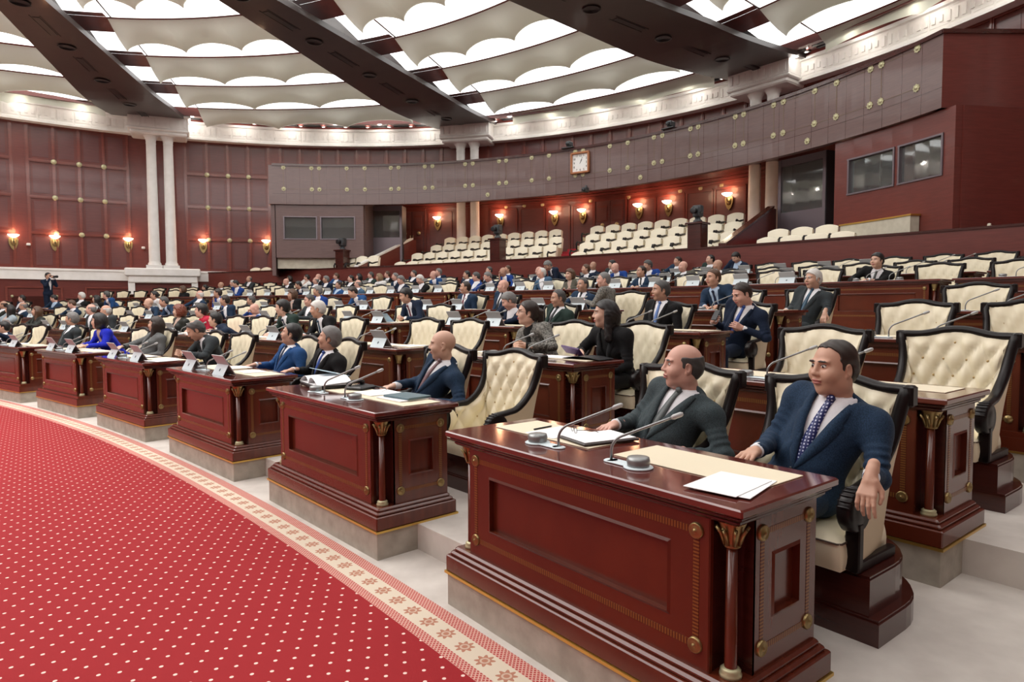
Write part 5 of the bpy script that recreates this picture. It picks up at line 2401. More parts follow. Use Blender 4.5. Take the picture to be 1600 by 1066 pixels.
def hand_sdf(s, wrist, direction, palm, side, curl=0.5, spread=0.12, k=0.006, grip=False):
    """five fingered hand grown from the wrist; palm = unit vector out of the palm; side = +1 thumb towards cross(direction, palm)"""
    d = np.array(direction, float)
    d /= np.linalg.norm(d)
    n = np.array(palm, float)
    n -= d * (n @ d)
    n /= np.linalg.norm(n)
    t = np.cross(d, n) * side                 # thumb side
    w = np.array(wrist, float)
    s.cone(w - d * 0.03, w + d * 0.02, 0.026, 0.026, 0.015)
    for q in (-1, -0.33, 0.33, 1):
        s.cone(w + d * 0.015 + t * q * 0.014, w + d * 0.082 + t * q * 0.030, 0.015, 0.0125, 0.012)
    L = [(0.95, 0.040, 0.026, 0.020), (0.33, 0.045, 0.029, 0.021), (-0.33, 0.042, 0.027, 0.020), (-1.0, 0.034, 0.020, 0.017)]
    for i, (q, a, b, c) in enumerate(L):
        p0 = w + d * 0.084 + t * q * 0.031
        dd = d + t * q * spread
        dd /= np.linalg.norm(dd)
        ang = curl * (0.8 + 0.12 * i)

        def bend(v, an):
            return v * math.cos(an) + n * math.sin(an)
        d1 = bend(dd, ang * 0.6)
        d2 = bend(dd, ang * 1.5)
        d3 = bend(dd, ang * 2.1)
        p1 = p0 + d1 * a
        p2 = p1 + d2 * b
        p3 = p2 + d3 * c
        s.cone(p0, p1, 0.0105, 0.0092, 0.004)
        s.cone(p1, p2, 0.0092, 0.0082, 0.003)
        s.cone(p2, p3, 0.0082, 0.0070, 0.003)
    a0 = w + d * 0.022 + t * 0.022
    a1 = w + d * 0.050 + t * 0.046 + n * (0.012 + 0.02 * curl)
    a2 = a1 + (d * 0.8 + t * (0.35 - 0.5 * curl) + n * 0.35 * curl) * 0.032
    a3 = a2 + (d * 0.9 - t * 0.3 * curl + n * 0.3 * curl) * 0.026
    s.cone(a0, a1, 0.017, 0.012, 0.012)
    s.cone(a1, a2, 0.0115, 0.0105, 0.004)
    s.cone(a2, a3, 0.0105, 0.0085, 0.003)


SKINS = [mat('skin_light', (0.62, 0.38, 0.28), 0.5), mat('skin_warm', (0.56, 0.32, 0.225), 0.5), mat('skin_tan', (0.48, 0.27, 0.185), 0.5),
         mat('skin_pink', (0.64, 0.36, 0.28), 0.5)]
LIP = mat('lips', (0.42, 0.14, 0.12), 0.45)
LIPR = mat('lips_rouge', (0.42, 0.05, 0.07), 0.4)
EYEW = mat('eye_white', (0.62, 0.58, 0.55), 0.3)
IRIS = mat('eye_iris', (0.02, 0.012, 0.01), 0.15)
HAIRM = {'black': mat('hair_black', (0.010, 0.008, 0.008), 0.45), 'dark': mat('hair_dark_brown', (0.025, 0.015, 0.011), 0.45),
         'grey': mat('hair_grey', (0.17, 0.165, 0.16), 0.55), 'darkgrey': mat('hair_dark_grey', (0.065, 0.062, 0.060), 0.5),
         'white': mat('hair_white', (0.60, 0.58, 0.55), 0.55), 'red': mat('hair_auburn', (0.16, 0.035, 0.015), 0.45),
         'brown': mat('hair_brown', (0.085, 0.040, 0.020), 0.45), 'fair': mat('hair_fair', (0.24, 0.15, 0.08), 0.5)}


def fabric(name, c, rough=0.8, amt=0.25, scale=180, sheen=0.04):
    m = mat(name, c, rough, sheen=sheen, spec=0.15)
    lo = tuple(x * (1 - amt) for x in c)
    hi = tuple(min(1, x * (1 + amt)) for x in c)
    noise_color(m, lo, hi, scale, detail=2, lo=0.4, hi=0.6)
    return m


CLOTH = {
    'navy': fabric('navy_suit', (0.016, 0.035, 0.070)), 'darknavy': fabric('dark_navy_suit', (0.010, 0.018, 0.040)),
    'blue': fabric('blue_suit', (0.020, 0.070, 0.200)), 'bright': fabric('bright_blue_suit', (0.014, 0.050, 0.230)),
    'royal': fabric('royal_blue_jacket', (0.012, 0.022, 0.42)), 'charcoal': fabric('charcoal_suit', (0.035, 0.042, 0.046)),
    'slate': fabric('slate_grey_suit', (0.045, 0.060, 0.066)), 'black': fabric('black_suit', (0.010, 0.010, 0.011)),
    'grey': fabric('grey_suit', (0.12, 0.125, 0.125)), 'check': fabric('grey_checked_jacket', (0.17, 0.165, 0.15), amt=0.5, scale=60),
    'olive': fabric('olive_grey_jacket', (0.10, 0.095, 0.075)), 'lightgrey': fabric('light_grey_blue_jacket', (0.30, 0.36, 0.40)),
    'white': fabric('white_blouse', (0.75, 0.74, 0.72), amt=0.05), 'steel': fabric('steel_blue_suit', (0.06, 0.12, 0.20)),
    'red': fabric('red_dress', (0.45, 0.02, 0.05)), 'leather': fabric('dark_leather_jacket', (0.03, 0.032, 0.028), rough=0.35, sheen=0),
    'green': fabric('dark_green_suit', (0.022, 0.040, 0.034))}
SHIRT = {'white': fabric('white_shirt', (0.80, 0.80, 0.83), amt=0.02), 'pale': fabric('pale_blue_shirt', (0.45, 0.58, 0.75), amt=0.04),
         'black': fabric('black_top', (0.012, 0.012, 0.012)), 'red': CLOTH['red'], 'blush': fabric('pale_neckline', (0.50, 0.36, 0.30), amt=0.05)}
TIE = {'navy': mat('navy_tie', (0.010, 0.018, 0.055), 0.45), 'blue': mat('blue_tie', (0.03, 0.08, 0.32), 0.45),
       'black': mat('black_tie', (0.012, 0.012, 0.016), 0.45), 'grey': mat('grey_tie', (0.10, 0.115, 0.115), 0.5),
       'mauve': mat('mauve_tie', (0.22, 0.13, 0.14), 0.5), 'red': mat('dark_red_tie', (0.14, 0.015, 0.03), 0.5),
       'pink': mat('pink_tie', (0.60, 0.33, 0.34), 0.5), 'sky': mat('sky_blue_tie', (0.12, 0.22, 0.50), 0.5),
       'teal': mat('teal_tie', (0.03, 0.08, 0.13), 0.5)}


def dotted(m, base, dotc, sc=62.0):
    b = m.node_tree.nodes['Principled BSDF']
    tc = nd(m, 'ShaderNodeTexCoord')
    mp = nd(m, 'ShaderNodeMapping')
    mp.inputs['Scale'].default_value = (0.0, sc, sc)
    lk(m, tc.outputs['Object'], mp.inputs[0])
    vo = nd(m, 'ShaderNodeTexVoronoi')
    vo.inputs['Scale'].default_value = 1.0
    vo.inputs['Randomness'].default_value = 0.0
    lk(m, mp.outputs[0], vo.inputs['Vector'])
    lt = nd(m, 'ShaderNodeMath', operation='LESS_THAN')
    lt.inputs[1].default_value = 0.24
    lk(m, vo.outputs['Distance'], lt.inputs[0])
    mx = nd(m, 'ShaderNodeMix', data_type='RGBA')
    mx.inputs[6].default_value = (*base, 1)
    mx.inputs[7].default_value = (*dotc, 1)
    lk(m, lt.outputs[0], mx.inputs[0])
    lk(m, mx.outputs[2], b.inputs['Base Color'])


TIE['dotted'] = mat('dotted_navy_tie', (0.012, 0.02, 0.10), 0.4)
dotted(TIE['dotted'], (0.012, 0.020, 0.12), (0.55, 0.58, 0.75))
SHOE = mat('black_shoe', (0.01, 0.01, 0.01), 0.3)


def person(frame, hx, hz, hy=0.0, suit='navy', shirt='white', tie='navy', hair='short', hcol='black', skin=1, yaw=0.0, pitch=0.0, roll=0.0,
           arms=('table', 'table'), fem=False, fat=0.0, lod=2, label='', group=None, stand=False, heavy=0.0, collar=True, name='person',
           glasses=False, watch=False, shx=0.0, legs=True):
    """build a seated (or standing) figure; x backwards, y to its right, z up; origin on the floor at the chair"""
    res = (0.0085, 0.013, 0.019, 0.027)[lod]
    hres = (0.0036, 0.0060, 0.0095, 0.014)[lod]
    root = empty(name, label, 'person', frame, group)
    w = 0.93 if fem else 1.0
    if stand:
        hip = v3(0.02, 0, 0.92)
    else:
        hip = v3(0.175, 0, 0.56)
    H = v3(hx, hy, hz)
    Rh = rotz(yaw) @ roty(pitch) @ rotx(roll)
    nb = H + Rh @ v3(0.045, 0, -0.122)             # base of the neck
    nb = nb + v3(0.004, 0, -0.03)
    up = nb - hip
    up = up / np.linalg.norm(up)
    right = v3(0, 1, 0)
    sy = math.radians(shx)
    right = v3(-math.sin(sy), math.cos(sy), 0)
    right = right - up * (right @ up)
    right = right / np.linalg.norm(right)
    fwd = np.cross(up, right)
    fwd = -np.cross(right, up) if fwd[0] > 0 else fwd
    fwd = fwd / np.linalg.norm(fwd)
    L = np.linalg.norm(nb - hip)
    SH = {1: nb - up * 0.062 + right * 0.203 * w - fwd * 0.01, -1: nb - up * 0.058 - right * 0.203 * w - fwd * 0.01}
    su = 0.016 if not fem else 0.006
    Rt = np.stack([-fwd, right, up], 1)            # local torso axes as columns (x back, y right, z up)

    def torso(s, g=0.0, k=0.06):
        s.ell(hip + up * 0.02 + v3(0, 0, 0.0), (0.135 + fat * .6 + g, 0.175 * w + fat + g, 0.125 + g), k, R=Rt)
        s.ell(hip + up * L * 0.34 + fwd * (0.015 + fat * .8), (0.118 + fat + g, 0.152 * w + fat + g, 0.16 + g), k, R=Rt)
        s.ell(hip + up * L * 0.66 + fwd * 0.012, (0.118 + fat * .3 + g, 0.168 * w + fat * .3 + g, 0.165 + g), k, R=Rt)
        s.cone(SH[1] - right * 0.02, nb - up * 0.045, 0.066 + su * 0.3 + g, 0.075 + g, k * 0.8)
        s.cone(SH[-1] + right * 0.02, nb - up * 0.045, 0.066 + su * 0.3 + g, 0.075 + g, k * 0.8)
        s.cone(nb - up * 0.06, nb - up * 0.005, 0.085 + g * 0.5, 0.056 + g * 0.5, 0.05)
        if fem:
            for q in (-1, 1):
                s.ell(hip + up * L * 0.62 + fwd * 0.095 + right * q * 0.07, (0.055 + g, 0.06 + g, 0.06 + g), 0.04, R=Rt)

    # ---- arms
    ARM = {}
    tz = 0.80 if not stand else 1.0
    for i, sd in ((0, 1), (1, -1)):       # right arm (+y) first
        mode = arms[i]
        sh = SH[sd]
        y0 = hy + sd * 0.18 * w
        if mode == 'table':        # forearm resting on the desk top
            el = v3(hx - 0.03, hip[1] + sd * 0.27, tz + 0.055)
            el[0] = min(el[0], 0.06)
            wr = v3(el[0] - 0.23, hip[1] + sd * 0.09, tz + 0.045)
            hd = v3(-0.7, -sd * 0.55, -0.05)
            pn = v3(0, 0, -1)
        elif mode == 'edge':       # hand laid on the desk edge, arm long
            el = v3(sh[0] - 0.10, y0 + sd * 0.09, 0.80)
            wr = v3(-0.115, y0 + sd * 0.01, tz - 0.01)
            hd = v3(-1, -0.1 * sd, -0.06)
            pn = v3(0, 0, -1)
        elif mode == 'fold':       # hands together above the desk
            el = v3(hx + 0.0, hip[1] + sd * 0.26, tz + 0.06)
            el[0] = min(el[0], 0.08)
            wr = v3(el[0] - 0.24, hip[1] + sd * 0.055, tz + 0.075)
            hd = v3(-0.6, -sd * 0.8, 0.15)
            pn = v3(0.3, -sd * 0.8, 0)
        elif mode == 'rest':       # elbow on the arm rest, hand hanging over its scroll
            el = v3(0.16, sd * 0.365, 0.765)
            wr = v3(-0.045, sd * 0.425, 0.755)
            hd = v3(-0.55, 0.05 * sd, -0.85)
            pn = v3(0.85, 0.0, -0.5)
        elif mode == 'lap':
            el = v3(sh[0] - 0.03, y0 + sd * 0.09, 0.72)
            wr = v3(-0.06, sd * 0.10, 0.66)
            hd = v3(-0.8, -sd * 0.5, -0.2)
            pn = v3(0, 0, -1)
        elif mode == 'chin':
            el = v3(hx - 0.10, hip[1] + sd * 0.14, tz + 0.06)
            wr = H + v3(-0.10, sd * 0.05, -0.13)
            hd = v3(0.1, -sd * 0.3, 1)
            pn = v3(1, 0, 0)
        elif mode == 'face':
            el = v3(hx - 0.08, hip[1] + sd * 0.15, tz + 0.06)
            wr = H + v3(-0.14, sd * 0.04, -0.06)
            hd = v3(0.1, -sd * 0.2, 1)
            pn = v3(1, 0, 0)
        elif mode == 'phone':
            el = v3(sh[0] - 0.02, y0 + sd * 0.07, 0.80)
            wr = v3(-0.14, sd * 0.085, 0.90)
            hd = v3(-0.65, -sd * 0.5, 0.35)
            pn = v3(0.2, -sd * 0.9, 0.2)
        elif mode == 'camera':
            el = v3(sh[0] - 0.16, y0 + sd * 0.06, sh[2] - 0.16)
            wr = H + v3(-0.18, sd * 0.08, -0.06)
            hd = v3(-0.35, -sd * 0.5, 0.7)
            pn = v3(-0.2, -sd * 1.0, 0)
        elif mode == 'down':
            el = v3(sh[0] - 0.02, y0 + sd * 0.05, sh[2] - 0.28)
            wr = v3(sh[0] - 0.10, y0 + sd * 0.04, sh[2] - 0.52)
            hd = v3(-0.1, 0, -1)
            pn = v3(0, -sd, 0)
        elif mode == 'raise':      # hand up, gesturing
            el = v3(sh[0] - 0.12, y0 + sd * 0.10, sh[2] - 0.22)
            wr = v3(sh[0] - 0.34, y0 - sd * 0.04, sh[2] - 0.16)
            hd = v3(-0.9, -sd * 0.3, 0.3)
            pn = v3(0, -sd * 0.8, -0.4)
        # keep the upper arm a believable length
        ve = el - sh
        le = np.linalg.norm(ve)
        if le > 0.34:
            el = sh + ve / le * 0.34
        if le < 0.22:
            el = sh + ve / le * 0.25
        vw = wr - el
        lw = np.linalg.norm(vw)
        if lw > 0.29 and mode in ('table', 'fold', 'lap', 'phone'):
            wr = el + vw / lw * 0.28
        ARM[sd] = (sh, el, wr, hd / np.linalg.norm(hd), pn)

    def sleeves(s, g=0.0):
        for sd, (sh, el, wr, hd, pn) in ARM.items():
            s.cone(sh, el, 0.064 + g, 0.050 + g, 0.045)
            e2 = el + (wr - el) * 0.92
            s.cone(el, e2, 0.050 + g, 0.037 + g, 0.02)

    # ---- jacket with open front
    jk = SDF()
    torso(jk, 0.012)
    sleeves(jk)
    T = nb + fwd * 0.07 - up * 0.0
    Bt = hip + up * L * (0.24 if not fem else 0.42) + fwd * (0.13 + fat * 0.8)
    ax = T - Bt
    La = np.linalg.norm(ax)
    ax = ax / La
    mid = hip + up * L * 0.5

    def wedge(P):
        q = P - Bt
        t = q @ ax
        y = np.abs(q @ right)
        wd = np.clip(t / La, 0, 1.4) * (0.088 if not fem else 0.072)
        a = y - wd
        b = -((P - mid) @ fwd) + 0.02
        c = -(t)
        return np.maximum(np.maximum(a, b), c)
    jk.fn(lambda P: -wedge(P), op='&')

    # cloth folds
    def folds(P):
        q = P
        d = 0.0055 * np.sin(q[:, 2] * 34 + 5 * np.sin(q[:, 1] * 9 + q[:, 0] * 6)) * np.sin(q[:, 0] * 22 + q[:, 1] * 13)
        for sd, (sh, el, wr, hd, pn) in ARM.items():
            r = np.sqrt(((q - el) ** 2).sum(-1))
            d += 0.0075 * np.exp(-(r / 0.12) ** 2) * np.sin(r * 150 + q[:, 2] * 40)
        return d
    V, Q = jk.mesh(res, folds if lod < 3 else None)
    jm = np_mesh('jacket', V, Q, [CLOTH[suit]])
    jo = link('jacket', jm, root)

    # ---- shirt: slimmer torso, cuffs, collar
    sf = SDF()
    torso(sf, -0.004)
    sf.fn(lambda P: ((mid - P) @ fwd) - 0.03)
    if collar and not (fem and tie is None):
        ncol = nb + up * 0.018
        sf.cyl(nb - up * 0.03, ncol - fwd * 0.0, 0.070 + heavy, 0.006)
    for sd, (sh, el, wr, hd, pn) in ARM.items():
        a = el + (wr - el) * 0.80
        b = el + (wr - el) * 1.02
        if lod < 3:
            sf.cyl(a, b, 0.0350, 0.004)
    V, Q = sf.mesh(res * (0.8 if lod == 0 else 1))
    link('shirt', np_mesh('shirt', V, Q, [SHIRT[shirt]]), root)

    if lod < 2 and collar and not (fem and tie is None):
        mb = MB()
        r0_ = 0.0665 + heavy
        n = 28
        vs = []
        cz = nb + up * 0.008
        for i in range(n + 1):
            a = 0.14 + (2 * PI - 0.28) * i / n          # open at the front
            rad = fwd * math.cos(a) + right * math.sin(a)
            front = max(0.0, math.cos(a))
            hgt = 0.034 - 0.010 * front
            drop_ = 0.030 + 0.050 * max(0, front - 0.75) / 0.25
            tilt = up * (-0.022 * front)
            p0 = cz + rad * r0_ * (1.0 + 0.03 * front) + tilt
            vs += [tuple(p0 + up * (hgt - 0.03)), tuple(p0 + up * hgt + rad * 0.002), tuple(p0 + up * (hgt - 0.004) + rad * 0.010),
                   tuple(p0 + up * (hgt - 0.004 - drop_) + rad * (0.018 + 0.010 * front))]
        fs = []
        for i in range(n):
            for j in range(3):
                fs.append((i * 4 + j, i * 4 + j + 1, i * 4 + 5 + j, i * 4 + 4 + j))
        mb.add(vs, fs, 0, True)
        mb.build('collar', SHIRT[shirt], root, fix=False)
    tor = SDF()
    torso(tor, -0.004)
    jks = SDF()
    torso(jks, 0.012)

    def drop(o, sdf, p, off):
        """slide a point from the front onto the clothed surface"""
        q = np.array(p, float) + fwd * 0.25
        for _ in range(40):
            d = float(sdf.eval(q[None, :])[0])
            if d < off:
                break
            q = q - fwd * max(d - off, 0.0015) * 0.9
        return q
    if tie and lod < 3:
        mb = MB()
        n = 12 if lod < 2 else 6
        rows_ = []
        for i in range(n + 1):
            t = i / n
            c = T + (Bt - ax * 0.10 - T) * t
            wd = 0.017 if t < 0.04 else (0.013 + 0.030 * t)
            if t < 0.09:
                wd = 0.021 - 0.06 * t
            rows_.append([drop(0, tor, c + right * q * wd, 0.012 if abs(q) < 1 else 0.007) for q in (-1, 0, 1)])
        vs = [tuple(p) for r_ in rows_ for p in r_]
        fs = []
        for i in range(n):
            for j in range(2):
                fs.append((i * 3 + j, i * 3 + j + 1, (i + 1) * 3 + j + 1, (i + 1) * 3 + j))
        back = [tuple(np.array(p) - fwd * 0.008) for p in vs]
        o_ = len(vs)
        fs += [tuple(reversed([q + o_ for q in f])) for f in fs]
        for i in range(n):
            for j in (0, 2):
                a, b = i * 3 + j, (i + 1) * 3 + j
                fs.append((a, b, b + o_, a + o_))
        mb.add(vs + back, fs, 0, True)
        c = drop(0, tor, T - up * 0.004, 0.012)
        mb.ball(c, (0.017, 0.021, 0.019), 10, 7)
        mb.build('tie', TIE[tie], root)
    if lod < 2 and suit not in ('white', 'red'):
        for sd in (-1, 1):
            mb = MB()
            n = 16
            vs = []
            for i in range(n + 1):
                t = i / n
                e = T + (Bt - T) * t
                wd = (1 - t) * (0.088 if not fem else 0.072)
                # lapel width with a notch near the top
                lw = 0.010 + 0.052 * math.sin(PI * min(1, (1 - t) * 0.78 + 0.02)) ** 0.8 * (1 if t > 0.22 else 0.55 + t)
                if 0.20 < t < 0.26:
                    lw *= 0.75
                for f in (0, 0.5, 1.0):
                    p = e + right * sd * (wd - 0.004 + lw * f)
                    vs.append(drop(0, jks, p, 0.002 + 0.004 * math.sin(PI * (0.15 + 0.7 * f))))
            fs = []
            for i in range(n):
                for j in range(2):
                    fs.append((i * 3 + j, i * 3 + j + 1, i * 3 + 4 + j, i * 3 + 3 + j))
            o_ = len(vs)
            vs2 = [tuple(p) for p in vs] + [tuple(np.array(p) - fwd * 0.012) for p in vs]
            fs += [tuple(reversed([q + o_ for q in f])) for f in fs]
            for i in range(n):
                for j in (0, 2):
                    a, b = i * 3 + j, i * 3 + 3 + j
                    fs.append((a, b, b + o_, a + o_))
            mb.add(vs2, fs, 0, True)
            mb.build('lapel', CLOTH[suit], root)
        if not fem:
            c = drop(0, jks, Bt + right * 0.012 - ax * 0.01, 0.002)
            mb = MB()
            mb.ball(c, (0.005, 0.010, 0.010), 8, 6)
            mb.build('jacket_button', DGREY, root)

    # ---- trousers
    if legs:
        tr = SDF()
        if stand:
            for q in (-1, 1):
                tr.cone(hip + v3(0, q * 0.085, -0.02), v3(hip[0] - 0.01, q * 0.095, 0.50), 0.095, 0.068, 0.03)
                tr.cone(v3(hip[0] - 0.01, q * 0.095, 0.50), v3(hip[0] + 0.02, q * 0.10, 0.08), 0.068, 0.055, 0.02)
        else:
            for q in (-1, 1):
                tr.cone(hip + v3(0.0, q * 0.085, 0.0), v3(-0.245, q * 0.125, 0.535), 0.090, 0.066, 0.04)
                tr.cone(v3(-0.245, q * 0.125, 0.535), v3(-0.20, q * 0.12, 0.12), 0.064, 0.052, 0.03)
        V, Q = tr.mesh(res * 1.2)
        link('trousers', np_mesh('trousers', V, Q, [CLOTH[suit] if suit not in ('white', 'red', 'lightgrey', 'royal') else CLOTH['black']]), root)
        if lod < 2:
            for q in (-1, 1):
                mb = MB()
                if stand:
                    x0, yq = hip[0] + 0.02, q * 0.10
                else:
                    x0, yq = -0.20, q * 0.12
                mb.ball((x0 - 0.07, yq, 0.045), (0.13, 0.048, 0.045), 12, 8)
                mb.build('shoe', SHOE, root)

    # ---- body: one continuous skin surface (neck, trunk core, arms, hands) with the detailed head on top
    bd = SDF()
    bd.cone(nb - up * 0.05, H + Rh @ v3(0.03, 0, -0.075), 0.056 * w + heavy, 0.053 * w + heavy, 0.02)
    bd.ell(hip + up * L * 0.5, (0.085, 0.12, L * 0.46), 0.05, R=Rt)
    for sd, (sh, el, wr, hd, pn) in ARM.items():
        bd.cone(nb - up * 0.07, sh, 0.04, 0.035, 0.03)
        bd.cone(sh, el, 0.035, 0.030, 0.02)
        bd.cone(el, wr, 0.030, 0.0245, 0.015)
    parts = []
    if lod <= 1:
        V, Q = bd.mesh(res)
        parts.append((V, Q, np.zeros(len(Q), int)))
        for sd, (sh, el, wr, hd, pn) in ARM.items():
            hs = SDF()
            hand_sdf(hs, wr, hd, pn, -sd, curl=0.45 if arms[0 if sd > 0 else 1] not in ('fold', 'phone', 'chin', 'face', 'camera') else 0.85)
            hs.cone(wr - hd * 0.06, wr, 0.0245, 0.0255, 0.01)
            V, Q = hs.mesh(0.0042 if lod == 0 else 0.0062)
            parts.append((V, Q, np.zeros(len(Q), int)))
    else:
        for sd, (sh, el, wr, hd, pn) in ARM.items():
            d = hd
            bd.ell(wr + d * 0.055, (0.045, 0.030, 0.022), 0.02)
            if lod == 2:
                n_ = pn - d * (pn @ d)
                n_ = n_ / (np.linalg.norm(n_) + 1e-9)
                t_ = np.cross(d, n_)
                for q in (-1, -0.33, 0.33, 1):
                    bd.cone(wr + d * 0.07 + t_ * q * 0.027, wr + d * 0.125 + t_ * q * 0.030 + n_ * 0.03, 0.0115, 0.010, 0.004)
                bd.cone(wr + d * 0.03 - t_ * sd * 0.03, wr + d * 0.075 - t_ * sd * 0.05 + n_ * 0.02, 0.013, 0.011, 0.004)
        V, Q = bd.mesh(min(res, 0.012) if lod == 2 else res)
        parts.append((V, Q, np.zeros(len(Q), int)))
    hv, hq, hm = head_mesh(hres, fem, heavy)
    parts.append((hv @ Rh.T * HS + H, hq, hm))
    n0 = 0
    VV, QQ, MM = [], [], []
    for V, Q, mi in parts:
        VV.append(V)
        QQ.append(Q + n0)
        MM.append(mi)
        n0 += len(V)
    bm_ = np_mesh('body', np.concatenate(VV), np.concatenate(QQ), [SKINS[skin], LIPR if fem else LIP, EYEW, IRIS, HAIRM[hcol] if hair else HAIRM['dark']],
                  np.concatenate(MM))
    link('body', bm_, root)
    if hair:
        V, Q = hair_mesh(hair, max(hres, 0.005))
        link('hair', np_mesh('hair', V @ Rh.T * HS + H, Q, [HAIRM[hcol]]), root)
    if glasses:
        mb = MB()
        Mh = Matrix([list(Rh[i]) + [H[i]] for i in range(3)] + [[0, 0, 0, 1]])
        for q in (-1, 1):
            ring = [Mh @ Vector((-0.098, q * 0.033 + 0.024 * math.cos(2 * PI * k / 10), 0.014 + 0.019 * math.sin(2 * PI * k / 10))) for k in range(10)]
            mb.tube(ring, 0.0022, 5, closed=True)
            mb.tube([Mh @ Vector((-0.096, q * 0.057, 0.02)), Mh @ Vector((0.01, q * 0.082, 0.015))], 0.002, 4)
        mb.tube([Mh @ Vector((-0.100, -0.010, 0.018)), Mh @ Vector((-0.100, 0.010, 0.018))], 0.002, 4)
        e = empty('glasses', 'thin glasses worn by the ' + ', '.join(label.split(', ')[0::2]), 'glasses', frame)
        mb.build('glasses_frame', BLACK, e)
    if watch:
        sh, el, wr, hd, pn = ARM[-1]
        d = (wr - el) / np.linalg.norm(wr - el)
        c = wr - d * 0.012
        a = Vector(d)
        q = a.to_track_quat('Z', 'Y').to_matrix().to_4x4()
        mb = MB()
        mb.lathe([(0.031, -0.008), (0.033, -0.006), (0.033, 0.006), (0.031, 0.008)], 20, M=Matrix.Translation(Vector(c)) @ q, cap=False)
        e = empty('wristwatch', 'metal wristwatch worn by the ' + label.split(', ')[0] + ', arm over the armrest', 'watch', frame)
        mb.build('strap', GREYM, e)
        mb = MB()
        out = -v3(*pn)
        out = out - d * (out @ d)
        out = out / np.linalg.norm(out)
        cc = Vector(c + out * 0.033)
        mb.lathe([(0.016, -0.003), (0.017, 0.002), (0.014, 0.005), (0.0, 0.005)], 16, M=Matrix.Translation(cc) @ Vector(out).to_track_quat('Z', 'Y').to_matrix().to_4x4(), cap=False)
        mb.build('watch_case', WHITE, e)
    return root, ARM

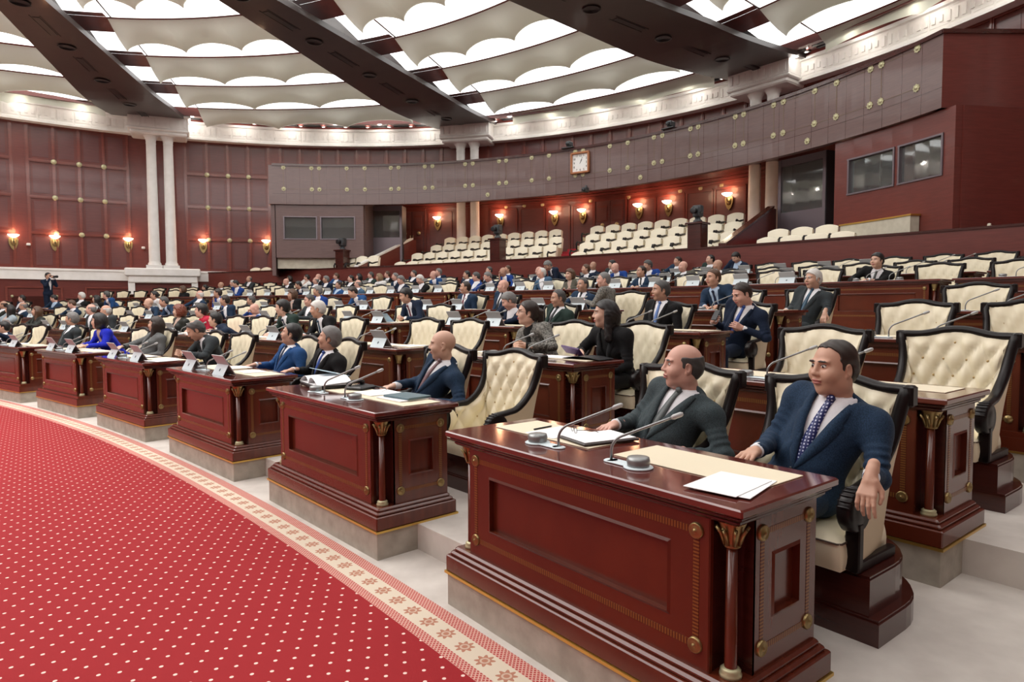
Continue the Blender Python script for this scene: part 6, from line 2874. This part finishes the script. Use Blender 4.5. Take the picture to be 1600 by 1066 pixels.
# row, desk, side, shift of the chair, head x, head y, head height, looks, label
PEOPLE = [
    (0, 0, -1, -0.024, 0.23, -0.12, 1.177, dict(suit='navy', tie='dotted', hair='receding', hcol='dark', skin=1, fat=0.012, heavy=0.008, arms=('edge','rest'), watch=True, gaze=197)),
    (0, 0, 1, -0.057, 0.26, -0.12, 1.119, dict(suit='slate', tie='grey', hair='balding', hcol='darkgrey', skin=3, fat=0.02, heavy=0.009, arms=('edge','lap'), gaze=181, pitch=0.05)),
    (0, 1, 1, -0.14, 0.27, -0.20, 1.135, dict(suit='navy', tie='mauve', hair=None, skin=0, arms=('edge','lap'), gaze=183)),
    (0, 2, -1, 0.0, 0.23, -0.065, 1.127, dict(suit='black', tie='blue', hair='full', hcol='grey', skin=1, arms=('edge','lap'), gaze=184, pitch=0.18)),
    (0, 2, 1, 0.0, 0.26, -0.047, 1.148, dict(suit='blue', tie='navy', hair='short', hcol='black', skin=1, arms=('edge','lap'), gaze=184, pitch=0.2)),
    (0, 3, -1, 0.0, -0.16, 0.045, 1.165, dict(suit='charcoal', tie='black', hair='crown', hcol='darkgrey', skin=2, arms=('fold','fold'), gaze=205, pitch=-0.55)),
    (0, 4, -1, 0.0, 0.32, -0.027, 1.19, dict(suit='grey', shirt='black', tie=None, hair='long', hcol='dark', skin=0, fem=True, glasses=True, arms=('table','lap'), gaze=180, pitch=0.15)),
    (0, 4, 1, 0.0, -0.19, 0.031, 1.243, dict(suit='royal', shirt='blush', tie=None, hair='bob', hcol='black', skin=0, fem=True, glasses=True, arms=('table','table'), gaze=180, pitch=0.1)),
    (0, 5, 1, 0.0, 0.32, -0.123, 1.255, dict(suit='charcoal', tie='grey', hair='full', hcol='grey', skin=2, arms=('lap','lap'), gaze=184, pitch=0.05)),
    (0, 6, 1, 0.0, 0.14, -0.039, 1.051, dict(suit='darknavy', tie='black', hair='short', hcol='black', skin=1, arms=('table','table'), gaze=195)),
    (1, 1, -1, 0.0, -0.07, 0.01, 1.202, dict(suit='black', shirt='black', tie=None, hair='long', hcol='black', skin=0, fem=True, arms=('table','lap'), gaze=176)),
    (1, 1, 1, 0.0, -0.13, 0.125, 1.209, dict(suit='check', shirt='black', tie=None, hair='pony', hcol='dark', skin=0, fem=True, glasses=True, arms=('fold','fold'), gaze=182, pitch=0.05)),
    (1, 3, -1, 0.0, -0.13, 0.089, 1.245, dict(suit='black', tie='teal', hair='full', hcol='white', skin=1, arms=('table','table'), gaze=186, pitch=-0.15)),
    (1, 3, 1, 0.0, -0.22, 0.08, 1.27, dict(suit='green', tie='navy', hair='full', hcol='black', skin=0, arms=('table','table'), gaze=182, pitch=-0.1)),
    (1, 4, -1, 0.14, -0.34, 0.22, 1.052, dict(suit='darknavy', tie='navy', hair='full', hcol='black', skin=0, arms=('table','table'), gaze=184)),
    (1, 4, 1, 0.121, -0.19, 0.12, 1.218, dict(suit='red', shirt='red', tie=None, hair='full', hcol='black', skin=3, fem=True, glasses=True, arms=('table','lap'), gaze=185)),
    (1, 5, -1, 0.0, 0.17, -0.013, 1.199, dict(suit='leather', shirt='blush', tie=None, hair='curly', hcol='red', skin=0, fem=True, arms=('lap','lap'), gaze=186)),
    (1, 6, -1, 0.0, 0.02, 0.107, 1.211, dict(suit='charcoal', tie='navy', hair='balding', hcol='white', skin=1, arms=('lap','lap'), gaze=190)),
    (1, 6, 1, 0.0, 0.11, 0.039, 1.241, dict(suit='charcoal', tie='grey', hair='balding', hcol='grey', skin=3, arms=('lap','lap'), gaze=186)),
    (1, 7, 1, 0.0, 0.17, -0.004, 1.19, dict(suit='leather', shirt='black', tie=None, hair='long', hcol='brown', skin=1, fem=True, arms=('table','table'), gaze=200, pitch=0.1)),
    (1, 8, -1, -0.116, 0.32, -0.12, 1.242, dict(suit='lightgrey', shirt='blush', tie=None, hair='long', hcol='black', skin=1, fem=True, arms=('table','table'), gaze=180)),
    (2, 1, -1, -0.14, 0.08, -0.169, 1.2, dict(suit='darknavy', tie='blue', hair='short', hcol='dark', skin=3, fat=0.015, heavy=0.006, arms=('phone','phone'), gaze=196, pitch=-0.35)),
    (2, 1, 1, 0.0, 0.17, -0.049, 1.269, dict(suit='black', tie='sky', hair='short', hcol='darkgrey', skin=2, arms=('lap','lap'), gaze=188)),
    (2, 2, -1, 0.0, 0.26, -0.133, 1.189, dict(suit='green', tie='black', hair='receding', hcol='darkgrey', skin=2, arms=('lap','lap'), gaze=196, pitch=-0.1)),
    (2, 2, 1, -0.14, -0.01, -0.132, 1.156, dict(suit='darknavy', tie=None, hair='full', hcol='grey', skin=3, arms=('table','table'), gaze=185, pitch=-0.5)),
    (2, 3, -1, 0.0, -0.22, 0.137, 1.27, dict(suit='darknavy', tie='red', hair='full', hcol='black', skin=1, fat=0.02, arms=('fold','fold'), gaze=196, pitch=-0.3)),
    (2, 4, 1, 0.0, 0.17, -0.022, 1.216, dict(suit='charcoal', tie=None, hair='short', hcol='darkgrey', skin=3, glasses=True, arms=('table','table'), gaze=205, pitch=-0.1)),
    (2, 5, -1, -0.026, -0.01, -0.12, 1.018, dict(suit='bright', shirt='pale', tie=None, hair=None, skin=3, arms=('face','table'), gaze=205, pitch=-0.5)),
    (2, 5, 1, 0.0, -0.04, 0.115, 1.239, dict(suit='navy', tie='grey', hair='short', hcol='dark', skin=2, arms=('lap','lap'), gaze=184)),
    (2, 6, -1, 0.14, -0.34, 0.22, 1.223, dict(suit='navy', shirt='pale', tie='blue', hair='short', hcol='darkgrey', skin=1, arms=('table','table'), gaze=200, pitch=-0.2)),
    (2, 6, 1, 0.066, -0.31, 0.12, 1.192, dict(suit='navy', tie='blue', hair=None, skin=0, glasses=True, arms=('table','table'), gaze=200)),
    (2, 8, -1, -0.03, 0.14, -0.12, 1.178, dict(suit='navy', tie='black', hair='receding', hcol='brown', skin=3, glasses=True, arms=('table','table'), gaze=195, pitch=-0.35)),
    (2, 9, -1, -0.14, 0.32, -0.135, 1.127, dict(suit='navy', tie='grey', hair='balding', hcol='grey', skin=2, arms=('lap','lap'), gaze=195, pitch=-0.1)),
    (2, 9, 1, -0.075, 0.32, -0.12, 1.173, dict(suit='leather', tie=None, hair='balding', hcol='dark', skin=2, arms=('lap','lap'), gaze=195)),
    (3, 1, -1, -0.114, 0.26, -0.12, 1.216, dict(suit='charcoal', tie='teal', hair='full', hcol='white', skin=1, fat=0.01, watch=True, arms=('edge','rest'), gaze=200)),
    (3, 1, 1, 0.0, -0.16, 0.122, 1.267, dict(suit='navy', shirt='pale', tie='navy', hair='short', hcol='brown', skin=1, arms=('table','table'), gaze=205)),
    (3, 2, 1, 0.0, 0.2, -0.081, 1.241, dict(suit='navy', tie='black', hair='receding', hcol='darkgrey', skin=2, arms=('table','lap'), gaze=215)),
    (3, 3, -1, 0.0, 0.23, -0.114, 1.27, dict(suit='navy', tie='black', hair=None, skin=3, arms=('lap','lap'), gaze=188)),
    (3, 3, 1, 0.0, 0.17, -0.005, 1.26, dict(suit='navy', tie='red', hair='receding', hcol='dark', skin=2, arms=('lap','lap'), gaze=186)),
    (3, 4, 1, 0.104, -0.34, 0.12, 1.209, dict(suit='blue', tie=None, hair='short', hcol='dark', skin=1, arms=('table','table'), gaze=196, pitch=-0.45)),
    (3, 5, -1, 0.0, -0.01, -0.062, 1.27, dict(suit='bright', tie='grey', hair='full', hcol='grey', skin=2, arms=('table','lap'), gaze=188)),
    (3, 5, 1, 0.0, 0.02, 0.114, 1.189, dict(suit='black', shirt='blush', tie=None, hair='curly', hcol='brown', skin=2, fem=True, arms=('lap','lap'), gaze=200)),
    (3, 6, -1, 0.0, 0.08, -0.077, 1.048, dict(suit='charcoal', tie=None, hair='short', hcol='darkgrey', skin=2, arms=('table','lap'), gaze=190)),
    (3, 6, 1, 0.0, -0.22, 0.097, 1.27, dict(suit='bright', tie='blue', hair='short', hcol='dark', skin=2, glasses=True, arms=('chin','table'), gaze=184)),
    (3, 7, -1, -0.14, 0.32, -0.218, 1.249, dict(suit='navy', tie='navy', hair='balding', hcol='white', skin=3, glasses=True, arms=('table','table'), gaze=180)),
    (3, 7, 1, 0.14, -0.16, 0.124, 1.241, dict(suit='white', shirt='white', tie=None, hair='bun', hcol='black', skin=1, fem=True, arms=('lap','lap'), gaze=200)),
    (3, 8, 1, 0.123, -0.16, 0.12, 1.142, dict(suit='black', shirt='black', tie=None, hair='long', hcol='black', skin=0, fem=True, arms=('table','lap'), gaze=186)),
    (3, 9, -1, -0.14, 0.32, -0.22, 1.268, dict(suit='black', tie=None, hair='full', hcol='white', skin=3, arms=('fold','table'), gaze=186)),
    (3, 9, 1, -0.028, 0.11, -0.12, 1.187, dict(suit='navy', shirt='pale', tie='grey', hair='short', hcol='black', skin=3, arms=('table','table'), gaze=192, pitch=-0.3)),
    (3, 10, -1, -0.106, 0.32, -0.12, 1.203, dict(suit='darknavy', tie=None, hair='short', hcol='black', skin=3, arms=('lap','lap'), gaze=200)),
    (3, 8, -1, 0.14, -0.34, 0.22, 1.27, dict(suit='blue', tie=None, hair='short', hcol='darkgrey', skin=3, arms=('lap','lap'), gaze=160)),
    (4, 1, 1, 0.0, -0.01, -0.133, 1.172, dict(suit='black', tie='grey', hair='full', hcol='black', skin=0, arms=('table','table'), gaze=205)),
    (4, 4, -1, 0.0, 0.14, 0.059, 1.189, dict(suit='navy', tie='black', hair='receding', hcol='dark', skin=2, arms=('table','table'), gaze=196)),
    (4, 5, -1, 0.047, 0.08, 0.12, 1.183, dict(suit='olive', shirt='blush', tie=None, hair='curly', hcol='brown', skin=0, fem=True, arms=('table','table'), gaze=215)),
    (4, 5, 1, 0.0, 0.08, 0.128, 1.263, dict(suit='steel', tie='pink', hair='receding', hcol='white', skin=3, glasses=True, arms=('lap','lap'), gaze=190, pitch=0.1)),
    (4, 6, 1, 0.0, -0.04, -0.025, 1.215, dict(suit='darknavy', tie='sky', hair='short', hcol='grey', skin=3, arms=('table','table'), gaze=200, pitch=-0.4)),
    (4, 7, -1, -0.14, 0.2, -0.22, 1.242, dict(suit='bright', tie=None, hair='short', hcol='darkgrey', skin=3, arms=('table','table'), gaze=175, pitch=-0.2)),
    (4, 8, -1, -0.046, 0.08, -0.12, 1.223, dict(suit='black', tie='navy', hair='full', hcol='white', skin=3, arms=('table','table'), gaze=200, pitch=-0.4)),
    (4, 8, 1, -0.114, 0.14, -0.12, 1.228, dict(suit='darknavy', tie=None, hair='full', hcol='grey', skin=3, arms=('table','table'), gaze=205, pitch=-0.3)),
    (4, 9, 1, 0.0, 0.26, -0.113, 1.157, dict(suit='steel', tie=None, hair='balding', hcol='grey', skin=3, arms=('lap','lap'), gaze=180)),
    (4, 10, -1, -0.04, 0.29, -0.12, 1.135, dict(suit='blue', shirt='pale', tie=None, hair='short', hcol='dark', skin=2, glasses=True, arms=('lap','lap'), gaze=215)),
    (4, 10, 1, 0.106, -0.28, 0.12, 1.146, dict(suit='darknavy', tie='blue', hair='short', hcol='black', skin=2, arms=('table','table'), gaze=195, pitch=-0.3)),
    (4, 12, 1, 0.0, -0.01, -0.073, 1.266, dict(suit='bright', tie='red', hair='short', hcol='black', skin=1, arms=('table','table'), gaze=195, pitch=-0.3)),
    (4, 14, -1, 0.0, 0.11, 0.064, 1.098, dict(suit='black', shirt='black', tie=None, hair='curly', hcol='brown', skin=2, fem=True, arms=('lap','lap'), gaze=190)),
    (5, 3, 1, 0.082, 0.08, 0.12, 1.192, dict(suit='charcoal', tie=None, hair=None, skin=2, arms=('lap','lap'), gaze=190)),
    (5, 4, -1, 0.037, 0.11, 0.12, 1.204, dict(suit='olive', tie=None, hair=None, skin=3, arms=('table','table'), gaze=190)),
    (5, 4, 1, 0.069, 0.05, 0.12, 1.27, dict(suit='bright', tie='navy', hair='full', hcol='darkgrey', skin=2, arms=('table','table'), gaze=200, pitch=-0.2)),
    (5, 5, -1, 0.0, -0.1, 0.108, 1.242, dict(suit='bright', tie=None, hair=None, skin=3, arms=('table','table'), gaze=205, pitch=-0.3)),
    (5, 5, 1, 0.105, 0.05, 0.12, 1.256, dict(suit='darknavy', tie='navy', hair='short', hcol='brown', skin=1, arms=('table','table'), gaze=186)),
    (5, 6, 1, 0.0, 0.14, 0.014, 1.27, dict(suit='darknavy', tie=None, hair=None, skin=3, arms=('table','table'), gaze=200)),
    (5, 7, -1, 0.041, -0.16, 0.12, 1.27, dict(suit='bright', tie=None, hair=None, skin=2, glasses=True, arms=('face','table'), gaze=200, pitch=-0.2)),
    (5, 8, -1, 0.0, 0.17, -0.003, 1.248, dict(suit='darknavy', tie='navy', hair='short', hcol='black', skin=1, arms=('lap','lap'), gaze=195)),
    (5, 8, 1, 0.057, -0.19, 0.12, 1.269, dict(suit='blue', tie='blue', hair=None, skin=3, arms=('table','table'), gaze=190)),
    (5, 9, 1, 0.083, 0.02, 0.12, 1.27, dict(suit='navy', tie='red', hair='short', hcol='grey', skin=3, arms=('table','table'), gaze=200)),
    (5, 10, -1, 0.0, 0.11, 0.075, 1.27, dict(suit='white', shirt='white', tie=None, hair='bob', hcol='fair', skin=2, fem=True, arms=('table','lap'), gaze=178)),
    (5, 11, -1, -0.128, 0.32, -0.12, 1.27, dict(suit='black', tie='navy', hair='short', hcol='black', skin=3, arms=('lap','lap'), gaze=200)),
    (5, 11, 1, 0.0, 0.2, -0.027, 1.27, dict(suit='darknavy', tie='red', hair='full', hcol='grey', skin=2, arms=('lap','lap'), gaze=195)),
    (5, 12, -1, -0.14, 0.32, -0.22, 1.24, dict(suit='navy', tie='blue', hair='balding', hcol='grey', skin=3, arms=('lap','lap'), gaze=195)),
    (5, 12, 1, 0.0, 0.11, 0.066, 1.214, dict(suit='black', tie='grey', hair=None, skin=3, arms=('table','table'), gaze=195, pitch=-0.2)),
    (5, 14, 1, 0.0, 0.2, -0.04, 1.155, dict(suit='charcoal', tie=None, hair=None, skin=2, arms=('lap','lap'), gaze=190)),
    (5, 15, -1, 0.0, 0.23, -0.067, 1.063, dict(suit='black', shirt='black', tie=None, hair='bun', hcol='black', skin=1, fem=True, arms=('lap','lap'), gaze=186)),
    (6, 4, -1, -0.14, 0.05, -0.14, 1.27, dict(suit='darknavy', shirt='pale', tie='sky', hair='full', hcol='black', skin=0, arms=('table','table'), gaze=205, pitch=-0.6)),
    (6, 4, 1, -0.14, 0.32, -0.22, 1.27, dict(suit='green', tie=None, hair='receding', hcol='black', skin=0, arms=('lap','lap'), gaze=186)),
    (6, 5, -1, -0.14, 0.32, -0.22, 1.27, dict(suit='navy', tie='mauve', hair='short', hcol='dark', skin=1, arms=('table','lap'), gaze=195)),
    (6, 6, -1, -0.032, 0.23, -0.12, 1.27, dict(suit='charcoal', tie=None, hair='full', hcol='black', skin=0, arms=('lap','lap'), gaze=185)),
    (6, 6, 1, -0.14, 0.32, -0.22, 1.27, dict(suit='darknavy', tie='black', hair=None, skin=2, arms=('lap','lap'), gaze=215)),
    (6, 8, -1, 0.0, 0.14, 0.004, 1.27, dict(suit='black', tie=None, hair='short', hcol='brown', skin=1, arms=('lap','lap'), gaze=200)),
    (6, 8, 1, 0.0, 0.23, -0.061, 1.27, dict(suit='black', tie=None, hair='short', hcol='darkgrey', skin=3, arms=('lap','lap'), gaze=200)),
    (6, 9, 1, 0.046, 0.02, 0.12, 1.27, dict(suit='darknavy', tie='blue', hair='full', hcol='grey', skin=3, arms=('table','lap'), gaze=200)),
    (6, 10, 1, -0.14, 0.32, -0.143, 1.27, dict(suit='darknavy', tie='sky', hair='short', hcol='darkgrey', skin=3, arms=('lap','lap'), gaze=200)),
    (6, 11, -1, 0.0, 0.2, -0.042, 1.27, dict(suit='black', tie='grey', hair='short', hcol='brown', skin=3, arms=('lap','lap'), gaze=186)),
    (6, 11, 1, 0.0, 0.23, -0.089, 1.27, dict(suit='green', tie=None, hair='short', hcol='darkgrey', skin=3, arms=('table','table'), gaze=190)),
    (6, 12, -1, -0.14, 0.32, -0.22, 1.221, dict(suit='black', shirt='black', tie=None, hair='long', hcol='black', skin=3, fem=True, arms=('lap','lap'), gaze=180)),
    (6, 12, 1, 0.0, 0.26, -0.127, 1.27, dict(suit='blue', tie='sky', hair='full', hcol='brown', skin=3, arms=('table','table'), gaze=200)),
    (6, 13, -1, 0.0, 0.26, -0.119, 1.27, dict(suit='black', tie='grey', hair=None, skin=3, arms=('lap','lap'), gaze=200)),
    (6, 13, 1, -0.14, 0.32, -0.212, 1.268, dict(suit='white', shirt='blush', tie=None, hair='bun', hcol='dark', skin=3, fem=True, arms=('table','lap'), gaze=180)),
    (6, 14, -1, -0.14, 0.32, -0.209, 1.236, dict(suit='black', shirt='white', tie=None, hair='bob', hcol='dark', skin=2, fem=True, arms=('lap','lap'), gaze=185)),
    (6, 15, -1, 0.0, 0.2, -0.049, 1.27, dict(suit='charcoal', tie='grey', hair='balding', hcol='grey', skin=1, arms=('table','table'), gaze=215)),
    (6, 15, 1, 0.0, 0.08, -0.121, 1.091, dict(suit='darknavy', tie=None, hair='full', hcol='white', skin=3, arms=('table','table'), gaze=195)),
]

SUITW = {'navy': 'navy suit', 'darknavy': 'dark navy suit', 'blue': 'mid-blue suit', 'bright': 'bright blue suit', 'royal': 'royal blue jacket',
         'charcoal': 'charcoal suit', 'slate': 'slate grey suit', 'black': 'black suit', 'grey': 'grey jacket', 'check': 'grey checked blazer',
         'olive': 'olive grey jacket', 'lightgrey': 'light grey-blue jacket', 'white': 'white blouse', 'steel': 'steel blue suit',
         'red': 'red top', 'leather': 'dark leather jacket', 'green': 'dark grey-green suit'}
TIEW = {'navy': 'navy tie', 'blue': 'blue tie', 'black': 'black tie', 'grey': 'grey tie', 'mauve': 'mauve tie', 'red': 'dark red tie', 'pink': 'pink tie',
        'sky': 'sky blue tie', 'teal': 'teal tie', 'dotted': 'dotted navy tie'}


def pose_words(o):
    a = o.get('arms', ('table', 'table'))
    if 'phone' in a:
        return 'holding a telephone'
    if 'face' in a:
        return 'face resting in one hand'
    if 'chin' in a:
        return 'chin resting on one hand'
    if 'rest' in a:
        return 'arm over the armrest'
    if 'fold' in a:
        return 'hands together on the desk' + (', head bowed' if o.get('pitch', 0) < -.3 else '')
    if o.get('pitch', 0) < -.25:
        return 'head bowed over the desk'
    if 'lap' in a and 'table' not in a and 'edge' not in a:
        return 'sitting back'
    if 'edge' in a:
        return 'reclining, hand at desk edge'
    return 'forearms on the desk'


taken = {}
for q in PEOPLE:
    taken[(q[0], q[1], q[2])] = q

prow = {}
for q in sorted(PEOPLE, key=lambda q: (q[0], th_of(q[0], q[1]) + q[2] * 0.01)):
    prow.setdefault(q[0], []).append(q[:3])

seat_list = []
for (m, k), (c, th, lod, cnt) in DESKS.items():
    R, Fz = ROWS[m]
    for s in (-1, 1):
        seat_list.append((m, k, s, th + s * 0.46 / R))
for q in PEOPLE:
    if (q[0], q[1]) not in DESKS:
        print('NO DESK', q[:3])
        seat_list.append((q[0], q[1], q[2], th_of(q[0], q[1]) + q[2] * 0.46 / ROWS[q[0]][0]))
seat_list.sort(key=lambda q: (q[0], q[3]))
cnt_row = {}
for m, k, s, th in seat_list:
    R, Fz = ROWS[m]
    cnt_row[m] = cnt_row.get(m, 0) + 1
    q = taken.get((m, k, s))
    sh = q[3] if q else (-0.10 if (m, k, s) == (0, 1, -1) else 0.0)
    t2 = th + sh / (R + 1.3)
    pos = rowpt(R + 1.02, t2, Fz)
    dist = pos.length
    if hdist(rowpt(R + 1.75, t2)) > WR - 0.15:
        continue
    lod = 0 if dist < 5.2 else 1
    t3 = t2
    occ = 'occupied' if q else 'empty'
    M = frame_at(pos, t3)
    CHAIR[lod].spawn(M, '%s cream button-tufted armchair, %s from the right in the %s' % (occ, ORD[cnt_row[m] - 1], ROWN[m]),
                     'tufted armchairs at the desks')
    if q:
        o = dict(q[7])
        hx, hy, hz = q[4], q[5], q[6]
        g = math.radians(o.pop('gaze', 190))
        yaw = g - (t3 + PI)
        while yaw < -PI:
            yaw += 2 * PI
        yaw = max(-1.15, min(1.15, yaw))
        plod = 0 if dist < 5.6 else (1 if dist < 10.5 else (2 if dist < 16 else 3))
        if plod == 3:
            o['glasses'] = False
        n = prow[m].index((m, k, s)) + 1
        tw = ' and ' + TIEW[o['tie']] if o.get('tie') else ''
        lb = 'person in %s, %s, %s from right in the %s' % (SUITW[o['suit']] + (tw if len(tw.split()) < 3 else ''), pose_words(o), ORD[n - 1], ROWN[m])
        if len(lb.replace('-', ' ').split()) > 16:
            lb = 'person in %s, %s, %s in the %s' % (SUITW[o['suit']], pose_words(o), ORD[n - 1], ROWN[m])
        if len(lb.replace('-', ' ').split()) > 15 and o.get('glasses'):
            lb = 'person in %s, %s, %s in the %s' % (SUITW[o['suit']], 'forearms on desk', ORD[n - 1], ROWN[m])
        root, ARM = person(M, hx, hz, hy=hy, yaw=yaw, lod=plod, label=lb, legs=dist < 15, group='people seated at the desks', **o)
        if 'phone' in o.get('arms', ()):
            mb = MB()
            mb.bevbox(-0.006, 0.006, -0.036, 0.036, -0.075, 0.075, 0.004)
            w = ARM[1][2]
            e = mb.build('mobile_phone', BLACK, None, M @ Matrix.Translation((float(w[0]) - 0.075, 0.0, float(w[2]) + 0.075)) @ Matrix.Rotation(0.7, 4, 'Y'))
            tag(e, 'black mobile telephone held in both hands by the person in the third row', 'telephone')
        if (m, k, s) == (2, 3, -1):
            w = ARM[1][2]
            e = sheet('paper_sheet', 'pale blue papers held by the person in dark navy with a dark red tie', 'paper',
                      M @ Matrix.Translation((hx - 0.42, 0.20, 0.87)) @ Matrix.Rotation(0.8, 4, 'Y'), 0.24, 0.34, 0.004, BLUEFOLD)


# ---- standing figures
def stand_at(R, th, z, face, **kw):
    M = Matrix.Translation(rowpt(R, th, z)) @ Matrix.Rotation(math.radians(face) + PI, 4, 'Z')
    return person(M, kw.pop('hx', -0.02), kw.pop('hz', 1.62), stand=True, group=None, **kw)


# person in a grey checked jacket, turned left, behind the fourth row desk
stand_at(51.72 + 1.0, 0.7796, 0.80 - 0.27, 150, hx=-0.06, hz=1.58, suit='check', tie='navy', hair='stubble', hcol='grey', skin=3, lod=1, yaw=0.5,
         arms=('down', 'raise'), label='standing person in a grey checked jacket, turned away with one hand raised')
# person bending over in the upper rows
stand_at(58.0, 0.8730, 1.42, 200, hx=-0.42, hz=1.38, suit='darknavy', tie='navy', hair='full', hcol='grey', skin=2, lod=2, pitch=-0.7,
         arms=('down', 'down'), label='standing person in a dark navy suit bending far forward before the wooden parapet')
# photographer at the left wall
px, py, pz = -17.9, 25.4, 2.88 - 1.62
M = Matrix.Translation((px, py, pz)) @ Matrix.Rotation(math.radians(-12) + PI, 4, 'Z')
pr, arm_ = person(M, -0.03, 1.62, stand=True, suit='darknavy', shirt='white', tie=None, hair='short', hcol='black', skin=1, lod=2, arms=('camera', 'camera'),
                  label='standing person in dark navy holding a camera to the face by the left wall')
e = empty('photo_camera', 'black camera with long lens held by the standing person at the left wall', 'camera', M @ Matrix.Translation((-0.20, 0, 1.60)))
mb = MB()
mb.bevbox(-0.04, 0.04, -0.07, 0.07, -0.05, 0.05, 0.01)
mb.build('body', BLACK, e)
mb = MB()
mb.lathe([(0.04, 0), (0.04, 0.10), (0.05, 0.16), (0.05, 0.20)], 12, M=Matrix.Translation((-0.04, 0, 0)) @ Matrix.Rotation(-PI / 2, 4, 'Y'))
mb.build('lens', BLACK, e)
# small step he stands on
mb = MB()
mb.bevbox(px - 0.9, px + 0.9, py - 0.5, py + 0.5, 0.0, pz + 0.005, 0.01)
tag(mb.build('platform', BLOCKC), 'low carpeted platform under the standing photographer at the left wall', 'platform')
